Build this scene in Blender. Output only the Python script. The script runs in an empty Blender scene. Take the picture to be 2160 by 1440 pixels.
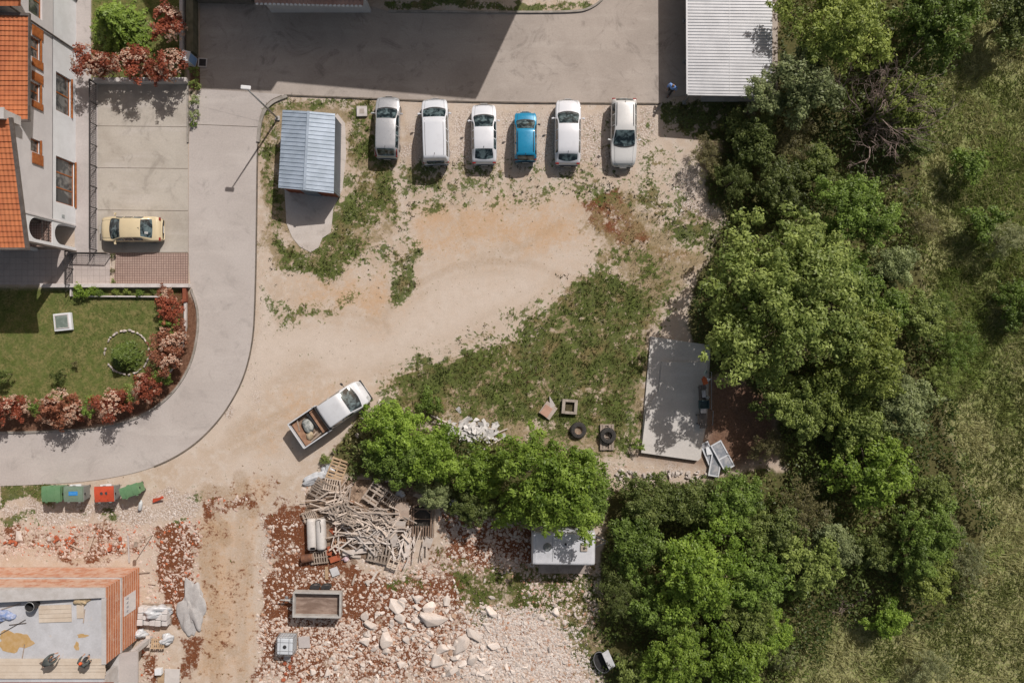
import bpy, bmesh, math, random
import numpy as np
from mathutils import Vector, Matrix, Euler

SC = bpy.context.scene
COL = SC.collection
random.seed(7)
RNG = np.random.default_rng(11)

# ---------------------------------------------------------------- camera, sky, sun, exposure
S, H = 30.0, 50.0                 # photo pixels per metre on the ground, drone height in metres
cam_d = bpy.data.cameras.new('camera')
cam_d.sensor_width = 36.0
cam_d.lens = 25.0
cam_d.clip_end = 2000.0
cam = bpy.data.objects.new('camera', cam_d)
cam.location = (0, 0, H)
COL.objects.link(cam)
SC.camera = cam

SUN_DIR = Vector((-.568, -.864, -1.0)).normalized()      # the way the light travels
ELEV = math.asin(-SUN_DIR.z)
AZ = math.atan2(.568, .864)
world = bpy.data.worlds.new('World')
SC.world = world
world.use_nodes = True
wt = world.node_tree
bg = wt.nodes['Background']
sky = wt.nodes.new('ShaderNodeTexSky')
sky.sky_type = 'NISHITA'
sky.sun_disc = False
sky.sun_elevation = ELEV
sky.sun_rotation = AZ
sky.air_density = 1.0
sky.dust_density = 2.0
sky.ozone_density = 1.0
warm = wt.nodes.new('ShaderNodeMix')
warm.data_type, warm.blend_type = 'RGBA', 'MULTIPLY'
warm.inputs[0].default_value = 1.0
warm.inputs[7].default_value = (1.24, 1.0, .76, 1)       # hazy warm sky
wt.links.new(sky.outputs[0], warm.inputs[6])
wt.links.new(warm.outputs[2], bg.inputs[0])
bg.inputs[1].default_value = 0.074

sun_d = bpy.data.lights.new('sun', 'SUN')
sun_d.energy = 3.6
sun_d.angle = math.radians(.53)
sun_d.color = (1.0, .94, .89)
sun = bpy.data.objects.new('sun', sun_d)
sun.location = (20, 30, 60)
sun.rotation_euler = SUN_DIR.to_track_quat('-Z', 'Y').to_euler()
COL.objects.link(sun)

SC.view_settings.view_transform = 'Standard'
SC.view_settings.look = 'None'
SC.view_settings.exposure = 0.08
SC.view_settings.gamma = 1.0
SC.cycles.max_bounces = 6
SC.cycles.diffuse_bounces = 3
SC.cycles.transparent_max_bounces = 6
SC.cycles.caustics_reflective = False
SC.cycles.caustics_refractive = False


def P(px, py, z=0.0):
    """ground position of something at height z that the photo shows at this pixel"""
    k = (1 - z / H) / S
    return ((px - 1080) * k, (720 - py) * k)


# ---------------------------------------------------------------- mesh helpers
class MB:
    def __init__(self):
        self.v, self.f = [], []

    def add(self, vs, fs, M=None):
        b = len(self.v)
        if M is not None:
            vs = [tuple(M @ Vector(p)) for p in vs]
        self.v += [tuple(p) for p in vs]
        self.f += [tuple(i + b for i in f) for f in fs]
        return self

    def box(self, c, s, rz=0.0, M=None):
        hx, hy, hz = s[0] / 2, s[1] / 2, s[2] / 2
        vs = [(x, y, z) for z in (-hz, hz) for x, y in ((-hx, -hy), (hx, -hy), (hx, hy), (-hx, hy))]
        T = Matrix.Translation(c) @ Matrix.Rotation(rz, 4, 'Z')
        if M is not None:
            T = Matrix.Translation(c) @ M
        return self.add(vs, [(3, 2, 1, 0), (4, 5, 6, 7), (0, 1, 5, 4), (1, 2, 6, 5), (2, 3, 7, 6), (3, 0, 4, 7)], T)

    def prism(self, pts, z0, z1):
        a = sum(pts[i][0] * pts[(i + 1) % len(pts)][1] - pts[(i + 1) % len(pts)][0] * pts[i][1] for i in range(len(pts)))
        if a < 0:
            pts = pts[::-1]
        n = len(pts)
        vs = [(x, y, z0) for x, y in pts] + [(x, y, z1) for x, y in pts]
        fs = [tuple(range(n))[::-1], tuple(range(n, 2 * n))]
        fs += [(i, (i + 1) % n, n + (i + 1) % n, n + i) for i in range(n)]
        return self.add(vs, fs)

    def tube(self, pts, r, n=6):
        pts = [Vector(p) for p in pts]
        rs = r if isinstance(r, (list, tuple)) else [r] * len(pts)
        vs, fs = [], []
        for i, p in enumerate(pts):
            d = (pts[min(i + 1, len(pts) - 1)] - pts[max(i - 1, 0)]).normalized()
            a = d.orthogonal().normalized() if abs(d.z) > .9 else d.cross(Vector((0, 0, 1))).normalized()
            b = d.cross(a)
            for k in range(n):
                t = 2 * math.pi * k / n
                vs.append(tuple(p + (a * math.cos(t) + b * math.sin(t)) * rs[i]))
        for i in range(len(pts) - 1):
            for k in range(n):
                fs.append((i * n + k, i * n + (k + 1) % n, (i + 1) * n + (k + 1) % n, (i + 1) * n + k))
        fs.append(tuple(range(n))[::-1])
        fs.append(tuple(range((len(pts) - 1) * n, len(pts) * n)))
        return self.add(vs, fs)

    def lathe(self, prof, n=20, M=None):
        vs, fs = [], []
        for r, z in prof:
            for k in range(n):
                t = 2 * math.pi * k / n
                vs.append((r * math.cos(t), r * math.sin(t), z))
        for i in range(len(prof) - 1):
            for k in range(n):
                fs.append((i * n + k, i * n + (k + 1) % n, (i + 1) * n + (k + 1) % n, (i + 1) * n + k))
        if prof[0] != prof[-1]:
            fs.append(tuple(range(n))[::-1])
            fs.append(tuple(range((len(prof) - 1) * n, len(prof) * n)))
        return self.add(vs, fs, M)

    def mesh(self, name, smooth=False):
        me = bpy.data.meshes.new(name)
        me.from_pydata(self.v, [], self.f)
        if smooth:
            me.polygons.foreach_set('use_smooth', [True] * len(me.polygons))
        me.update()
        return me

    def build(self, name, m, parent=None, loc=(0, 0, 0), rot=(0, 0, 0), smooth=False, bevel=0.0):
        o = link(name, self.mesh(name, smooth), m, parent, loc, rot)
        if bevel:
            b = o.modifiers.new('bevel', 'BEVEL')
            b.width = bevel
            b.segments = 2
            b.limit_method = 'ANGLE'
        return o


def link(name, me, m=None, parent=None, loc=(0, 0, 0), rot=(0, 0, 0)):
    o = bpy.data.objects.new(name, me)
    COL.objects.link(o)
    o.location = loc
    o.rotation_euler = rot
    if m is not None and not me.materials:
        me.materials.append(m)
    elif m is not None:
        o.material_slots[0].link = 'OBJECT'
        o.material_slots[0].material = m
    if parent is not None:
        o.parent = parent
    return o


def tag(o, label, cat, group=None):
    o['label'] = label
    o['category'] = cat
    if group:
        o['group'] = group
    return o


def struct(o):
    o['kind'] = 'structure'
    return o


def stuff(o, label, cat):
    o['kind'] = 'stuff'
    o['label'] = label
    o['category'] = cat
    return o


def thing(name, label, cat, loc=(0, 0, 0), rz=0.0, group=None):
    o = bpy.data.objects.new(name, None)
    COL.objects.link(o)
    o.empty_display_size = .3
    o.location = loc
    o.rotation_euler = (0, 0, rz)
    return tag(o, label, cat, group)


def dup(root, loc, rot, label=None, group=None, scale=None):
    """copy a thing with its parts and sub-parts"""
    r = root.copy()
    COL.objects.link(r)
    r.location = loc
    r.rotation_euler = rot
    if scale is not None:
        r.scale = scale
    if label:
        r['label'] = label
    if group:
        r['group'] = group
    for ch in list(root.children):
        c = ch.copy()
        COL.objects.link(c)
        c.parent = r
        for g in list(ch.children):
            d = g.copy()
            COL.objects.link(d)
            d.parent = c
    return r


# ---------------------------------------------------------------- node helpers
class NG:
    def __init__(self, tree):
        self.t = tree

    def n(self, typ, **kw):
        nd = self.t.nodes.new(typ)
        for k, v in kw.items():
            setattr(nd, k, v)
        return nd

    def put(self, sock, v):
        if isinstance(v, bpy.types.NodeSocket):
            self.t.links.new(v, sock)
        elif isinstance(v, (tuple, list)) and len(v) == 3 and sock.type == 'RGBA':
            sock.default_value = (*v, 1)
        else:
            sock.default_value = v

    def math(self, op, a, b=0.0, clamp=False):
        nd = self.n('ShaderNodeMath', operation=op, use_clamp=clamp)
        self.put(nd.inputs[0], a)
        self.put(nd.inputs[1], b)
        return nd.outputs[0]

    def mix(self, f, a, b, blend='MIX'):
        nd = self.n('ShaderNodeMix', data_type='RGBA', blend_type=blend)
        self.put(nd.inputs[0], f)
        self.put(nd.inputs[6], a)
        self.put(nd.inputs[7], b)
        return nd.outputs[2]

    def noise(self, vec, scale, detail=4.0, rough=.55, dist=0.0):
        nd = self.n('ShaderNodeTexNoise')
        self.put(nd.inputs['Vector'], vec)
        nd.inputs['Scale'].default_value = scale
        nd.inputs['Detail'].default_value = detail
        nd.inputs['Roughness'].default_value = rough
        nd.inputs['Distortion'].default_value = dist
        return nd.outputs[0]

    def vor(self, vec, scale, feature='F1', out=0):
        nd = self.n('ShaderNodeTexVoronoi', feature=feature)
        self.put(nd.inputs['Vector'], vec)
        nd.inputs['Scale'].default_value = scale
        return nd.outputs[out]

    def step(self, v, lo, hi, a=0.0, b=1.0):
        nd = self.n('ShaderNodeMapRange', interpolation_type='SMOOTHSTEP')
        self.put(nd.inputs['Value'], v)
        nd.inputs['From Min'].default_value = lo
        nd.inputs['From Max'].default_value = hi
        nd.inputs['To Min'].default_value = a
        nd.inputs['To Max'].default_value = b
        return nd.outputs[0]

    def bump(self, h, strength=.5, dist=.02):
        nd = self.n('ShaderNodeBump')
        self.put(nd.inputs['Height'], h)
        nd.inputs['Strength'].default_value = strength
        nd.inputs['Distance'].default_value = dist
        return nd.outputs[0]


def newmat(name):
    m = bpy.data.materials.new(name)
    m.use_nodes = True
    g = NG(m.node_tree)
    b = m.node_tree.nodes['Principled BSDF']
    return m, g, b


MATS = {}


def mat(name, c, c2=None, scale=3.0, rough=.75, metal=0.0, bump=0.0, detail=5.0, lo=.35, hi=.65,
        rnd=0.0, spec=.5, fine=0.0, coat=0.0):
    """a plain surface whose two colours are mixed by noise, with optional fine grain, bump and per-object change"""
    if name in MATS:
        return MATS[name]
    m, g, b = newmat(name)
    tc = g.n('ShaderNodeTexCoord').outputs['Object']
    col = c
    n1 = None
    if c2 is not None:
        n1 = g.noise(tc, scale, detail, .6)
        col = g.mix(g.step(n1, lo, hi), c, c2)
    if fine:
        n2 = g.noise(tc, 14.0, 6, .65)
        v = g.step(n2, .25, .75, 1 - fine, 1 + fine)
        hs = g.n('ShaderNodeHueSaturation')
        g.put(hs.inputs['Value'], v)
        g.put(hs.inputs['Color'], col)
        col = hs.outputs[0]
    if rnd:
        oi = g.n('ShaderNodeObjectInfo').outputs['Random']
        hs = g.n('ShaderNodeHueSaturation')
        g.put(hs.inputs['Value'], g.step(oi, 0, 1, 1 - rnd, 1 + rnd))
        g.put(hs.inputs['Color'], col)
        col = hs.outputs[0]
    g.put(b.inputs['Base Color'], col)
    b.inputs['Roughness'].default_value = rough
    b.inputs['Metallic'].default_value = metal
    b.inputs['Specular IOR Level'].default_value = spec
    if coat:
        b.inputs['Coat Weight'].default_value = coat
        b.inputs['Coat Roughness'].default_value = .05
    if bump:
        n3 = g.noise(tc, max(scale * 3, 12.0), 6, .6)
        g.put(b.inputs['Normal'], g.bump(n3, .6, bump))
    MATS[name] = m
    return m


# ---------------------------------------------------------------- numpy noise and pixel-space masks
def vnoise(x, y, scale, seed):
    r = np.random.default_rng(seed).random((128, 128))
    x, y = x * scale + 37.3, y * scale + 11.9
    xi, yi = np.floor(x).astype(int), np.floor(y).astype(int)
    fx, fy = x - xi, y - yi
    fx, fy = fx * fx * (3 - 2 * fx), fy * fy * (3 - 2 * fy)
    a, b = r[xi % 128, yi % 128], r[(xi + 1) % 128, yi % 128]
    c, d = r[xi % 128, (yi + 1) % 128], r[(xi + 1) % 128, (yi + 1) % 128]
    return (a * (1 - fx) + b * fx) * (1 - fy) + (c * (1 - fx) + d * fx) * fy


def fbm(x, y, scale, seed, octs=4, gain=.55):
    t, amp, tot = 0, 1.0, 0
    for i in range(octs):
        t = t + amp * vnoise(x, y, scale * 2 ** i, seed + i * 13)
        tot += amp
        amp *= gain
    return t / tot


def sstep(v, a, b):
    t = np.clip((v - a) / (b - a), 0, 1)
    return t * t * (3 - 2 * t)


def m_poly(X, Y, pts, soft):
    n = len(pts)
    d = np.full(X.shape, 1e9)
    ins = np.zeros(X.shape, bool)
    for i in range(n):
        x1, y1 = pts[i]
        x2, y2 = pts[(i + 1) % n]
        ex, ey = x2 - x1, y2 - y1
        t = np.clip(((X - x1) * ex + (Y - y1) * ey) / (ex * ex + ey * ey + 1e-9), 0, 1)
        d = np.minimum(d, np.hypot(X - x1 - t * ex, Y - y1 - t * ey))
        if y1 != y2:
            c = ((y1 > Y) != (y2 > Y)) & (X < (x2 - x1) * (Y - y1) / (y2 - y1) + x1)
            ins ^= c
    sd = np.where(ins, d, -d)
    return sstep(sd, -soft, soft)


def m_line(X, Y, pts, w, soft):
    d = np.full(X.shape, 1e9)
    for i in range(len(pts) - 1):
        x1, y1 = pts[i]
        x2, y2 = pts[i + 1]
        ex, ey = x2 - x1, y2 - y1
        t = np.clip(((X - x1) * ex + (Y - y1) * ey) / (ex * ex + ey * ey + 1e-9), 0, 1)
        d = np.minimum(d, np.hypot(X - x1 - t * ex, Y - y1 - t * ey))
    return 1 - sstep(d, w, w + soft)
# ---------------------------------------------------------------- ground: one sheet with painted soil, grass and stone zones
# zones are lists of (outline or line in photo pixels, softness, strength)
Z = {}
Z['grass'] = [
    ([(545, 205), (800, 208), (806, 345), (735, 350), (720, 235), (600, 228), (580, 470), (600, 520), (650, 535), (700, 470),
      (715, 300), (735, 345), (838, 345), (830, 470), (760, 490), (760, 560), (690, 585), (610, 560), (560, 500), (543, 400)], 16, .62),
    ([(560, 490), (620, 545), (690, 570), (700, 590), (600, 570)], 12, .8),
    ([(690, 450), (760, 380), (770, 470), (700, 570), (655, 560)], 18, .8),
    ([(790, 335), (838, 335), (835, 470), (790, 430)], 14, .75),
    ([(838, 345), (945, 345), (940, 395), (850, 420)], 14, .62),
    ([(860, 335), (1345, 340), (1420, 440), (1200, 430), (1000, 440), (850, 470)], 30, .43),
    ([(820, 530), (880, 520), (870, 620), (840, 660), (818, 600)], 14, .75),
    ([(760, 480), (860, 440), (880, 520), (800, 560), (700, 640), (600, 640), (545, 560), (548, 700), (620, 700), (760, 640)], 26, .42),
    ([(800, 840), (840, 790), (930, 750), (1040, 705), (1150, 645), (1230, 600), (1290, 560), (1380, 600), (1400, 660),
      (1370, 720), (1350, 870), (1340, 960), (1260, 960), (1140, 900), (1050, 900), (960, 880), (900, 900), (830, 900), (760, 880)], 48, .78),
    ([(1150, 690), (1350, 620), (1360, 760), (1290, 840), (1130, 800)], 40, .45),
    ([(1330, 350), (1450, 400), (1480, 470), (1500, 560), (1400, 500), (1350, 420)], 26, .50),
    ([(1380, 450), (1520, 480), (1520, 560), (1440, 520)], 20, .6),
    ([(1230, 540), (1330, 500), (1480, 590), (1400, 660), (1280, 640)], 30, .45),
    ([(1400, 216), (1640, 210), (1640, 290), (1560, 330), (1450, 300), (1400, 285)], 10, .85),
    ([(1200, 270), (1330, 230), (1450, 300), (1480, 350), (1400, 420)], 30, .30),
    ([(0, 1028), (105, 1025), (110, 1062), (0, 1066)], 8, .8),
    ([(0, 1094), (75, 1090), (95, 1110), (0, 1116)], 8, .7), ([(160, 1085), (185, 1085), (180, 1108)], 8, .6),
    ([(215, 1085), (250, 1082), (245, 1105), (220, 1108)], 8, .7), ([(365, 1095), (395, 1098), (385, 1118)], 6, .8),
    ([(800, 1215), (880, 1190), (900, 1230), (830, 1245)], 14, .7),
    ([(920, 1160), (1010, 1200), (1100, 1200), (1240, 1190), (1250, 1300), (1150, 1300), (1010, 1310), (960, 1240)], 26, .66),
    ([(1010, 1240), (1075, 1235), (1070, 1300), (1020, 1320), (985, 1270)], 18, .7),
    ([(1160, 1230), (1250, 1180), (1300, 1330), (1270, 1440), (1210, 1400), (1170, 1300)], 24, .62),
    ([(390, 1050), (425, 1035), (420, 1060)], 8, .5), ([(400, 185), (428, 170), (428, 270), (400, 262)], 6, .5),
    ([(820, 0), (1270, 0), (1240, 22), (820, 22)], 6, .8),
]
Z['dry'] = [
    ([(545, 205), (800, 205), (840, 350), (840, 480), (700, 600), (545, 560)], 20, .62),
    ([(830, 860), (840, 800), (960, 740), (1100, 690), (1220, 600), (1400, 480), (1500, 540), (1380, 700), (1350, 960), (1050, 960)], 26, .78),
    ([(980, 760), (1090, 720), (1110, 790), (1010, 800)], 20, .45),
    ([(1220, 440), (1350, 380), (1520, 470), (1480, 600), (1350, 660), (1250, 600)], 30, .55),
    ([(1440, 280), (1600, 280), (1620, 400), (1500, 380)], 20, .8),
    ([(1100, 870), (1360, 860), (1350, 990), (1180, 960)], 20, .6),
    ([(960, 1180), (1260, 1180), (1300, 1440), (1200, 1440), (1150, 1310), (980, 1310)], 24, .6),
    ([(0, 1026), (120, 1026), (120, 1066), (0, 1070)], 8, .7),
    ([(560, 800), (700, 800), (700, 900)], 20, .0001),
]
Z['red'] = [
    ([(1210, 420), (1300, 390), (1340, 450), (1390, 500), (1300, 520), (1235, 500), (1225, 460)], 18, .72),
    ([(1300, 500), (1450, 520), (1450, 550), (1300, 530)], 12, .42),
    ([(540, 1080), (600, 1065), (680, 1080), (760, 1200), (830, 1200), (960, 1190), (1000, 1240), (900, 1300), (780, 1330),
      (700, 1440), (540, 1440), (545, 1300), (560, 1200)], 22, .80),
    ([(330, 1110), (415, 1100), (425, 1150), (405, 1260), (385, 1310), (340, 1290), (330, 1230), (345, 1180)], 12, .85),
    ([(420, 1050), (520, 1040), (545, 1070), (470, 1080), (430, 1110)], 12, .60),
    ([(700, 1290), (1000, 1240), (1240, 1380), (1250, 1440), (540, 1440)], 26, .58),
    ([(0, 1108), (200, 1112), (330, 1130), (330, 1160), (230, 1175), (0, 1180)], 12, .50),
    ([(900, 1150), (1080, 1190), (1240, 1220), (1240, 1300), (1000, 1300), (930, 1230)], 20, .62),
    ([(910, 1060), (1120, 1080), (1120, 1200), (940, 1190)], 20, .72),
    ([(1100, 1180), (1260, 1170), (1250, 1215), (1090, 1225)], 14, .45),
    ([(395, 1085), (565, 1075), (575, 1450), (390, 1450)], 46, .27), ([(425, 1000), (560, 990), (640, 1060), (560, 1100), (420, 1090)], 40, .30),
    ([(385, 1330), (425, 1340), (420, 1440), (370, 1440)], 12, .62), ([(290, 1380), (330, 1390), (320, 1440), (290, 1440)], 10, .6),
    ([(960, 770), (1090, 725), (1080, 760), (980, 800)], 18, .45), ([(720, 930), (775, 905), (740, 960), (700, 1000)], 12, .5),
    ([(1990, 380), (2020, 385), (2010, 450), (1990, 440)], 8, .5),
]
Z['orange'] = [
    ([(870, 430), (1010, 410), (1220, 415), (1240, 500), (1200, 545), (1050, 525), (950, 555), (870, 515)], 60, .66), ([(590, 560), (830, 540), (850, 680), (620, 700)], 60, .34), ([(1000, 540), (1240, 500), (1180, 640), (1020, 660)], 60, .32),
    ([(690, 590), (800, 585), (835, 640), (800, 680), (700, 650)], 24, .58),
    ([(425, 1090), (530, 1075), (545, 1440), (412, 1440)], 34, .62),
    ([(480, 1010), (560, 1000), (560, 1070), (480, 1080)], 18, .5),
    ([(560, 820), (700, 800), (690, 900), (560, 1000), (480, 930)], 60, .34),
    ([(560, 1090), (640, 1080), (650, 1180), (570, 1180)], 16, .5),
    ([(780, 830), (850, 800), (900, 800), (830, 830)], 10, .5), ([(1420, 520), (1470, 530), (1460, 550), (1400, 540)], 10, .55),
    ([(890, 590), (1060, 540), (1200, 540), (1180, 620), (900, 740), (740, 770), (700, 700)], 60, .28),
]
Z['white'] = [
    ([(0, 1062), (220, 1064), (410, 1040), (420, 1085), (300, 1110), (0, 1096)], 8, .75),
    ([(850, 212), (1400, 222), (1370, 360), (850, 350)], 24, .50),
    ([(1410, 340), (1470, 330), (1500, 400), (1510, 470), (1440, 480), (1400, 420)], 20, .62),
    ([(1280, 600), (1400, 570), (1410, 640), (1290, 640)], 20, .40),
    ([(1020, 1290), (1130, 1290), (1200, 1360), (1240, 1440), (960, 1440)], 24, .45),
    ([(780, 1330), (1000, 1240), (1080, 1300), (1000, 1440), (800, 1440)], 30, .38),
    ([(540, 1100), (575, 1110), (580, 1190), (545, 1200)], 14, .6),
    ([(930, 890), (1060, 890), (1050, 940), (960, 940)], 14, .55),
    ([(1270, 970), (1500, 990), (1500, 1015), (1300, 1010)], 12, .5),
    ([(930, 1080), (1100, 1085), (1120, 1170), (950, 1150)], 18, .30),
    ([(1100, 1215), (1190, 1215), (1190, 1290), (1110, 1290)], 14, .5),
    ([(470, 850), (500, 855), (490, 885), (465, 880)], 8, .6),
    ([(800, 650), (840, 600), (850, 660), (815, 700)], 8, .3), ([(640, 1000), (690, 990), (680, 1030), (640, 1030)], 10, .6),
    ([(0, 1165), (330, 1160), (330, 1200), (0, 1200)], 12, .34), ([(298, 1200), (335, 1195), (335, 1290), (298, 1290)], 10, .3),
    ([(545, 560), (560, 560), (560, 900), (520, 880)], 10, .35),
    ([(1640, 330), (1670, 330), (1665, 420), (1640, 420)], 8, .7),
]
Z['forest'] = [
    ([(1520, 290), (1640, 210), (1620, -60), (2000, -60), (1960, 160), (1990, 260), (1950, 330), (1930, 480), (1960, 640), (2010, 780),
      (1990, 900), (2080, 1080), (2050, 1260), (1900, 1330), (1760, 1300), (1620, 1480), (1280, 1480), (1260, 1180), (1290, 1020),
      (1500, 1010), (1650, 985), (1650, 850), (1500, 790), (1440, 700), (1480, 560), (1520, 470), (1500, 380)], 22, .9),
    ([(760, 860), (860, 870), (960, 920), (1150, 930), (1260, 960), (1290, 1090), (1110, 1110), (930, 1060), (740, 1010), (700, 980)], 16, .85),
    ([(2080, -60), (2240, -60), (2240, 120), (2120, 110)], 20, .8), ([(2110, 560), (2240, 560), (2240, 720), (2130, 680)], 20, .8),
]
Z['meadow'] = [
    ([(1940, -80), (2300, -80), (2300, 1540), (1560, 1540), (1640, 1330), (1760, 1290), (1900, 1320), (2040, 1240), (2070, 1070),
      (1980, 900), (2000, 780), (1950, 640), (1920, 480), (1940, 330), (1985, 260), (1950, 160)], 24, .95),
]
Z['mulch_shade'] = [([(386, 606), (414, 640), (418, 690), (405, 760), (372, 818), (322, 862), (250, 890), (150, 906), (0, 912), (-200, 912), (-200, 846), (0, 846),
      (200, 846), (300, 800), (350, 760), (345, 680), (340, 640)], 3, .97),
    ([(398, 120), (428, 120), (428, 190), (400, 190)], 3, .9), ([(1490, 790), (1640, 800), (1650, 965), (1550, 990), (1480, 980), (1350, 960), (1480, 970)], 26, .9)]  # last outline is brown soil, widened to paint the dark shade beside the slab
Z['lawn'] = [
    ([(-200, 606), (396, 606), (396, 690), (375, 760), (310, 830), (200, 858), (-200, 862)], 8, .97),
    ([(190, -60), (392, -60), (392, 170), (190, 175)], 6, .97),
]
Z['lush'] = [
    ([(2010, 330), (2110, 270), (2200, 300), (2200, 540), (2080, 570), (2020, 480)], 30, 1.0), ([(1975, 590), (2040, 560), (2090, 700), (2070, 830), (2000, 860), (1965, 760)], 26, 1.0),
    ([(2000, 120), (2060, 100), (2070, 200), (2010, 240)], 30, .5), ([(2090, 560), (2180, 560), (2180, 700), (2110, 690)], 24, .8), ([(1950, 240), (2000, 230), (2000, 330), (1950, 340)], 16, .6),
    ([(2060, 860), (2180, 830), (2180, 960), (2080, 980)], 40, .35), ([(1970, 180), (2180, 120), (2180, 860), (2060, 880), (1990, 560)], 60, .52), ([(1640, 1340), (1760, 1320), (1740, 1440), (1640, 1450)], 30, .35),
]
Z['cream'] = [
    ([(1215, 545), (1130, 640), (1010, 700), (900, 755), (780, 790), (600, 770), (545, 850), (470, 930), (420, 900), (520, 760), (545, 690),
      (700, 690), (800, 700), (880, 640), (900, 590), (1060, 570)], 60, .85),
    ([(850, 215), (1400, 225), (1380, 350), (1200, 330), (900, 340)], 24, .75), ([(545, 560), (570, 600), (580, 760), (535, 800)], 14, .8),
    ([(1400, 330), (1490, 330), (1510, 470), (1430, 480)], 20, .7), ([(480, 950), (640, 930), (640, 1010), (450, 1010)], 30, .5),
    ([(455, 1100), (520, 1100), (515, 1440), (470, 1440)], 22, .35),
]
Z['track'] = [   # faint wheel tracks and damp streaks in the dirt
    ([(880, 600), (960, 562), (1050, 550), (1130, 560), (1180, 580)], 5, .5), ([(890, 622), (965, 585), (1050, 574), (1120, 583)], 5, .35),
    ([(452, 1080), (447, 1200), (455, 1440)], 9, .5), ([(510, 1090), (505, 1250), (512, 1440)], 9, .45),
    ([(600, 780), (700, 760), (800, 750), (900, 700)], 7, .30), ([(590, 800), (700, 785), (820, 770)], 7, .25),
    ([(470, 940), (540, 900), (600, 870)], 7, .35), ([(490, 960), (560, 925), (640, 880)], 7, .3),
    ([(820, 700), (812, 680), (830, 640), (860, 590), (875, 540)], 3, .5),
    ([(760, 480), (790, 560), (840, 640)], 3, .2), ([(470, 1110), (476, 1140)], 10, .8), ([(488, 1370), (492, 1375)], 10, .8),
    ([(450, 1385), (462, 1395)], 10, .7), ([(440, 1040), (500, 1050), (530, 1075)], 16, .75), ([(505, 1005), (515, 1040)], 12, .8), ([(470, 1300), (476, 1312)], 8, .7),
    ([(432, 1130), (428, 1180), (436, 1230)], 7, .6), ([(520, 1150), (524, 1230)], 8, .55), ([(490, 1170), (484, 1215)], 6, .45), ([(436, 1330), (440, 1400)], 9, .5), ([(480, 910), (520, 880)], 6, .5), ([(488, 925), (530, 893)], 5, .45),
    ([(470, 885), (505, 862)], 5, .4), ([(1130, 600), (1040, 655), (930, 715), (800, 755), (690, 790)], 5, .30), ([(1145, 622), (1055, 680), (945, 738), (815, 778), (700, 812)], 5, .26),
    ([(560, 690), (640, 660), (740, 660), (810, 690)], 5, .22), ([(1180, 470), (1100, 520), (1000, 545)], 6, .25), ([(930, 250), (940, 330), (960, 420), (990, 520)], 4, .2), ([(1070, 260), (1075, 350), (1085, 450)], 4, .2),
    ([(1255, 260), (1250, 340), (1235, 420)], 4, .2), ([(860, 260), (865, 340), (880, 430)], 4, .2), ([(980, 560), (1000, 566)], 5, .4), ([(610, 740), (640, 735)], 8, .3),
]


def zone(name, X, Y, jitter=True):
    out = np.zeros(X.shape)
    for z in Z[name]:
        pts, soft, st = z
        if name == 'track':
            out = np.maximum(out, m_line(X, Y, pts, soft, 6) * st)
        else:
            m = m_poly(X, Y, pts, soft) * st
            out = np.maximum(out, m)
    return out


xs = np.concatenate([[-420, -200, -90], np.arange(-41, 41.01, .16), [90, 200, 420]])
ys = np.concatenate([[-420, -200, -70], np.arange(-28, 28.01, .16), [70, 200, 420]])
GX, GY = np.meshgrid(xs, ys)
PXg, PYg = 1080 + GX * S, 720 - GY * S
WX = PXg + (fbm(GX, GY, .5, 3) - .5) * 60      # ragged outlines
WY = PYg + (fbm(GX, GY, .5, 4) - .5) * 60
MASK = {}
for k in Z:
    tight = k in ('lawn', 'track', 'mulch_shade')
    MASK[k] = zone(k, PXg if tight else WX, PYg if tight else WY)
patch = fbm(GX, GY, .8, 21, 4, .85)
patch2 = fbm(GX, GY, .7, 57, 4, .75)
for k, pn, amp in (('grass', patch, 1.25), ('dry', patch2, 1.3), ('red', patch, 1.0), ('orange', patch, 1.1), ('white', patch2, 1.4)):
    m = MASK[k]
    MASK[k] = np.where(m > .01, np.clip(m + (pn - .5) * amp * np.clip(m * 3, 0, 1), 0, 1), 0)
for k in ('grass', 'dry'):                      # the yard's dirt stays bare under the roads and parked cars
    MASK[k] = MASK[k] * (1 - MASK['lawn'])

GZ = np.zeros(GX.shape)
GZ += MASK['meadow'] * (fbm(GX, GY, .45, 91) - .5) * .35
GZ += (MASK['grass'] + MASK['dry']) * .5 * (fbm(GX, GY, 1.2, 92) - .5) * .08
off = (np.abs(GX) > 41.5) | (np.abs(GY) > 28.5)
GZ[off] = 0
MASK['dry'] = np.where(off & (MASK['meadow'] < .3) & (MASK['lawn'] < .3), .75, MASK['dry'])
GZ -= .03
ny, nx = GX.shape
idx = np.arange(nx * ny).reshape(ny, nx)
quads = np.stack([idx[:-1, :-1], idx[:-1, 1:], idx[1:, 1:], idx[1:, :-1]], -1).reshape(-1, 4)


def np_mesh(name, V, F, smooth=False):
    me = bpy.data.meshes.new(name)
    V = np.asarray(V, np.float32)
    F = np.asarray(F, np.int32)
    k = F.shape[1]
    me.vertices.add(len(V))
    me.vertices.foreach_set('co', V.ravel())
    me.loops.add(F.size)
    me.loops.foreach_set('vertex_index', F.ravel())
    me.polygons.add(len(F))
    me.polygons.foreach_set('loop_start', np.arange(0, F.size, k, dtype=np.int32))
    if smooth:
        me.polygons.foreach_set('use_smooth', np.ones(len(F), bool))
    me.update(calc_edges=True)
    return me


def add_attr(me, name, vals, domain='POINT'):
    a = me.attributes.new(name, 'FLOAT', domain)
    a.data.foreach_set('value', np.asarray(vals, np.float32).ravel())


gme = np_mesh('ground', np.stack([GX, GY, GZ], -1).reshape(-1, 3), quads, True)
for k in MASK:
    add_attr(gme, k, MASK[k])


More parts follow.
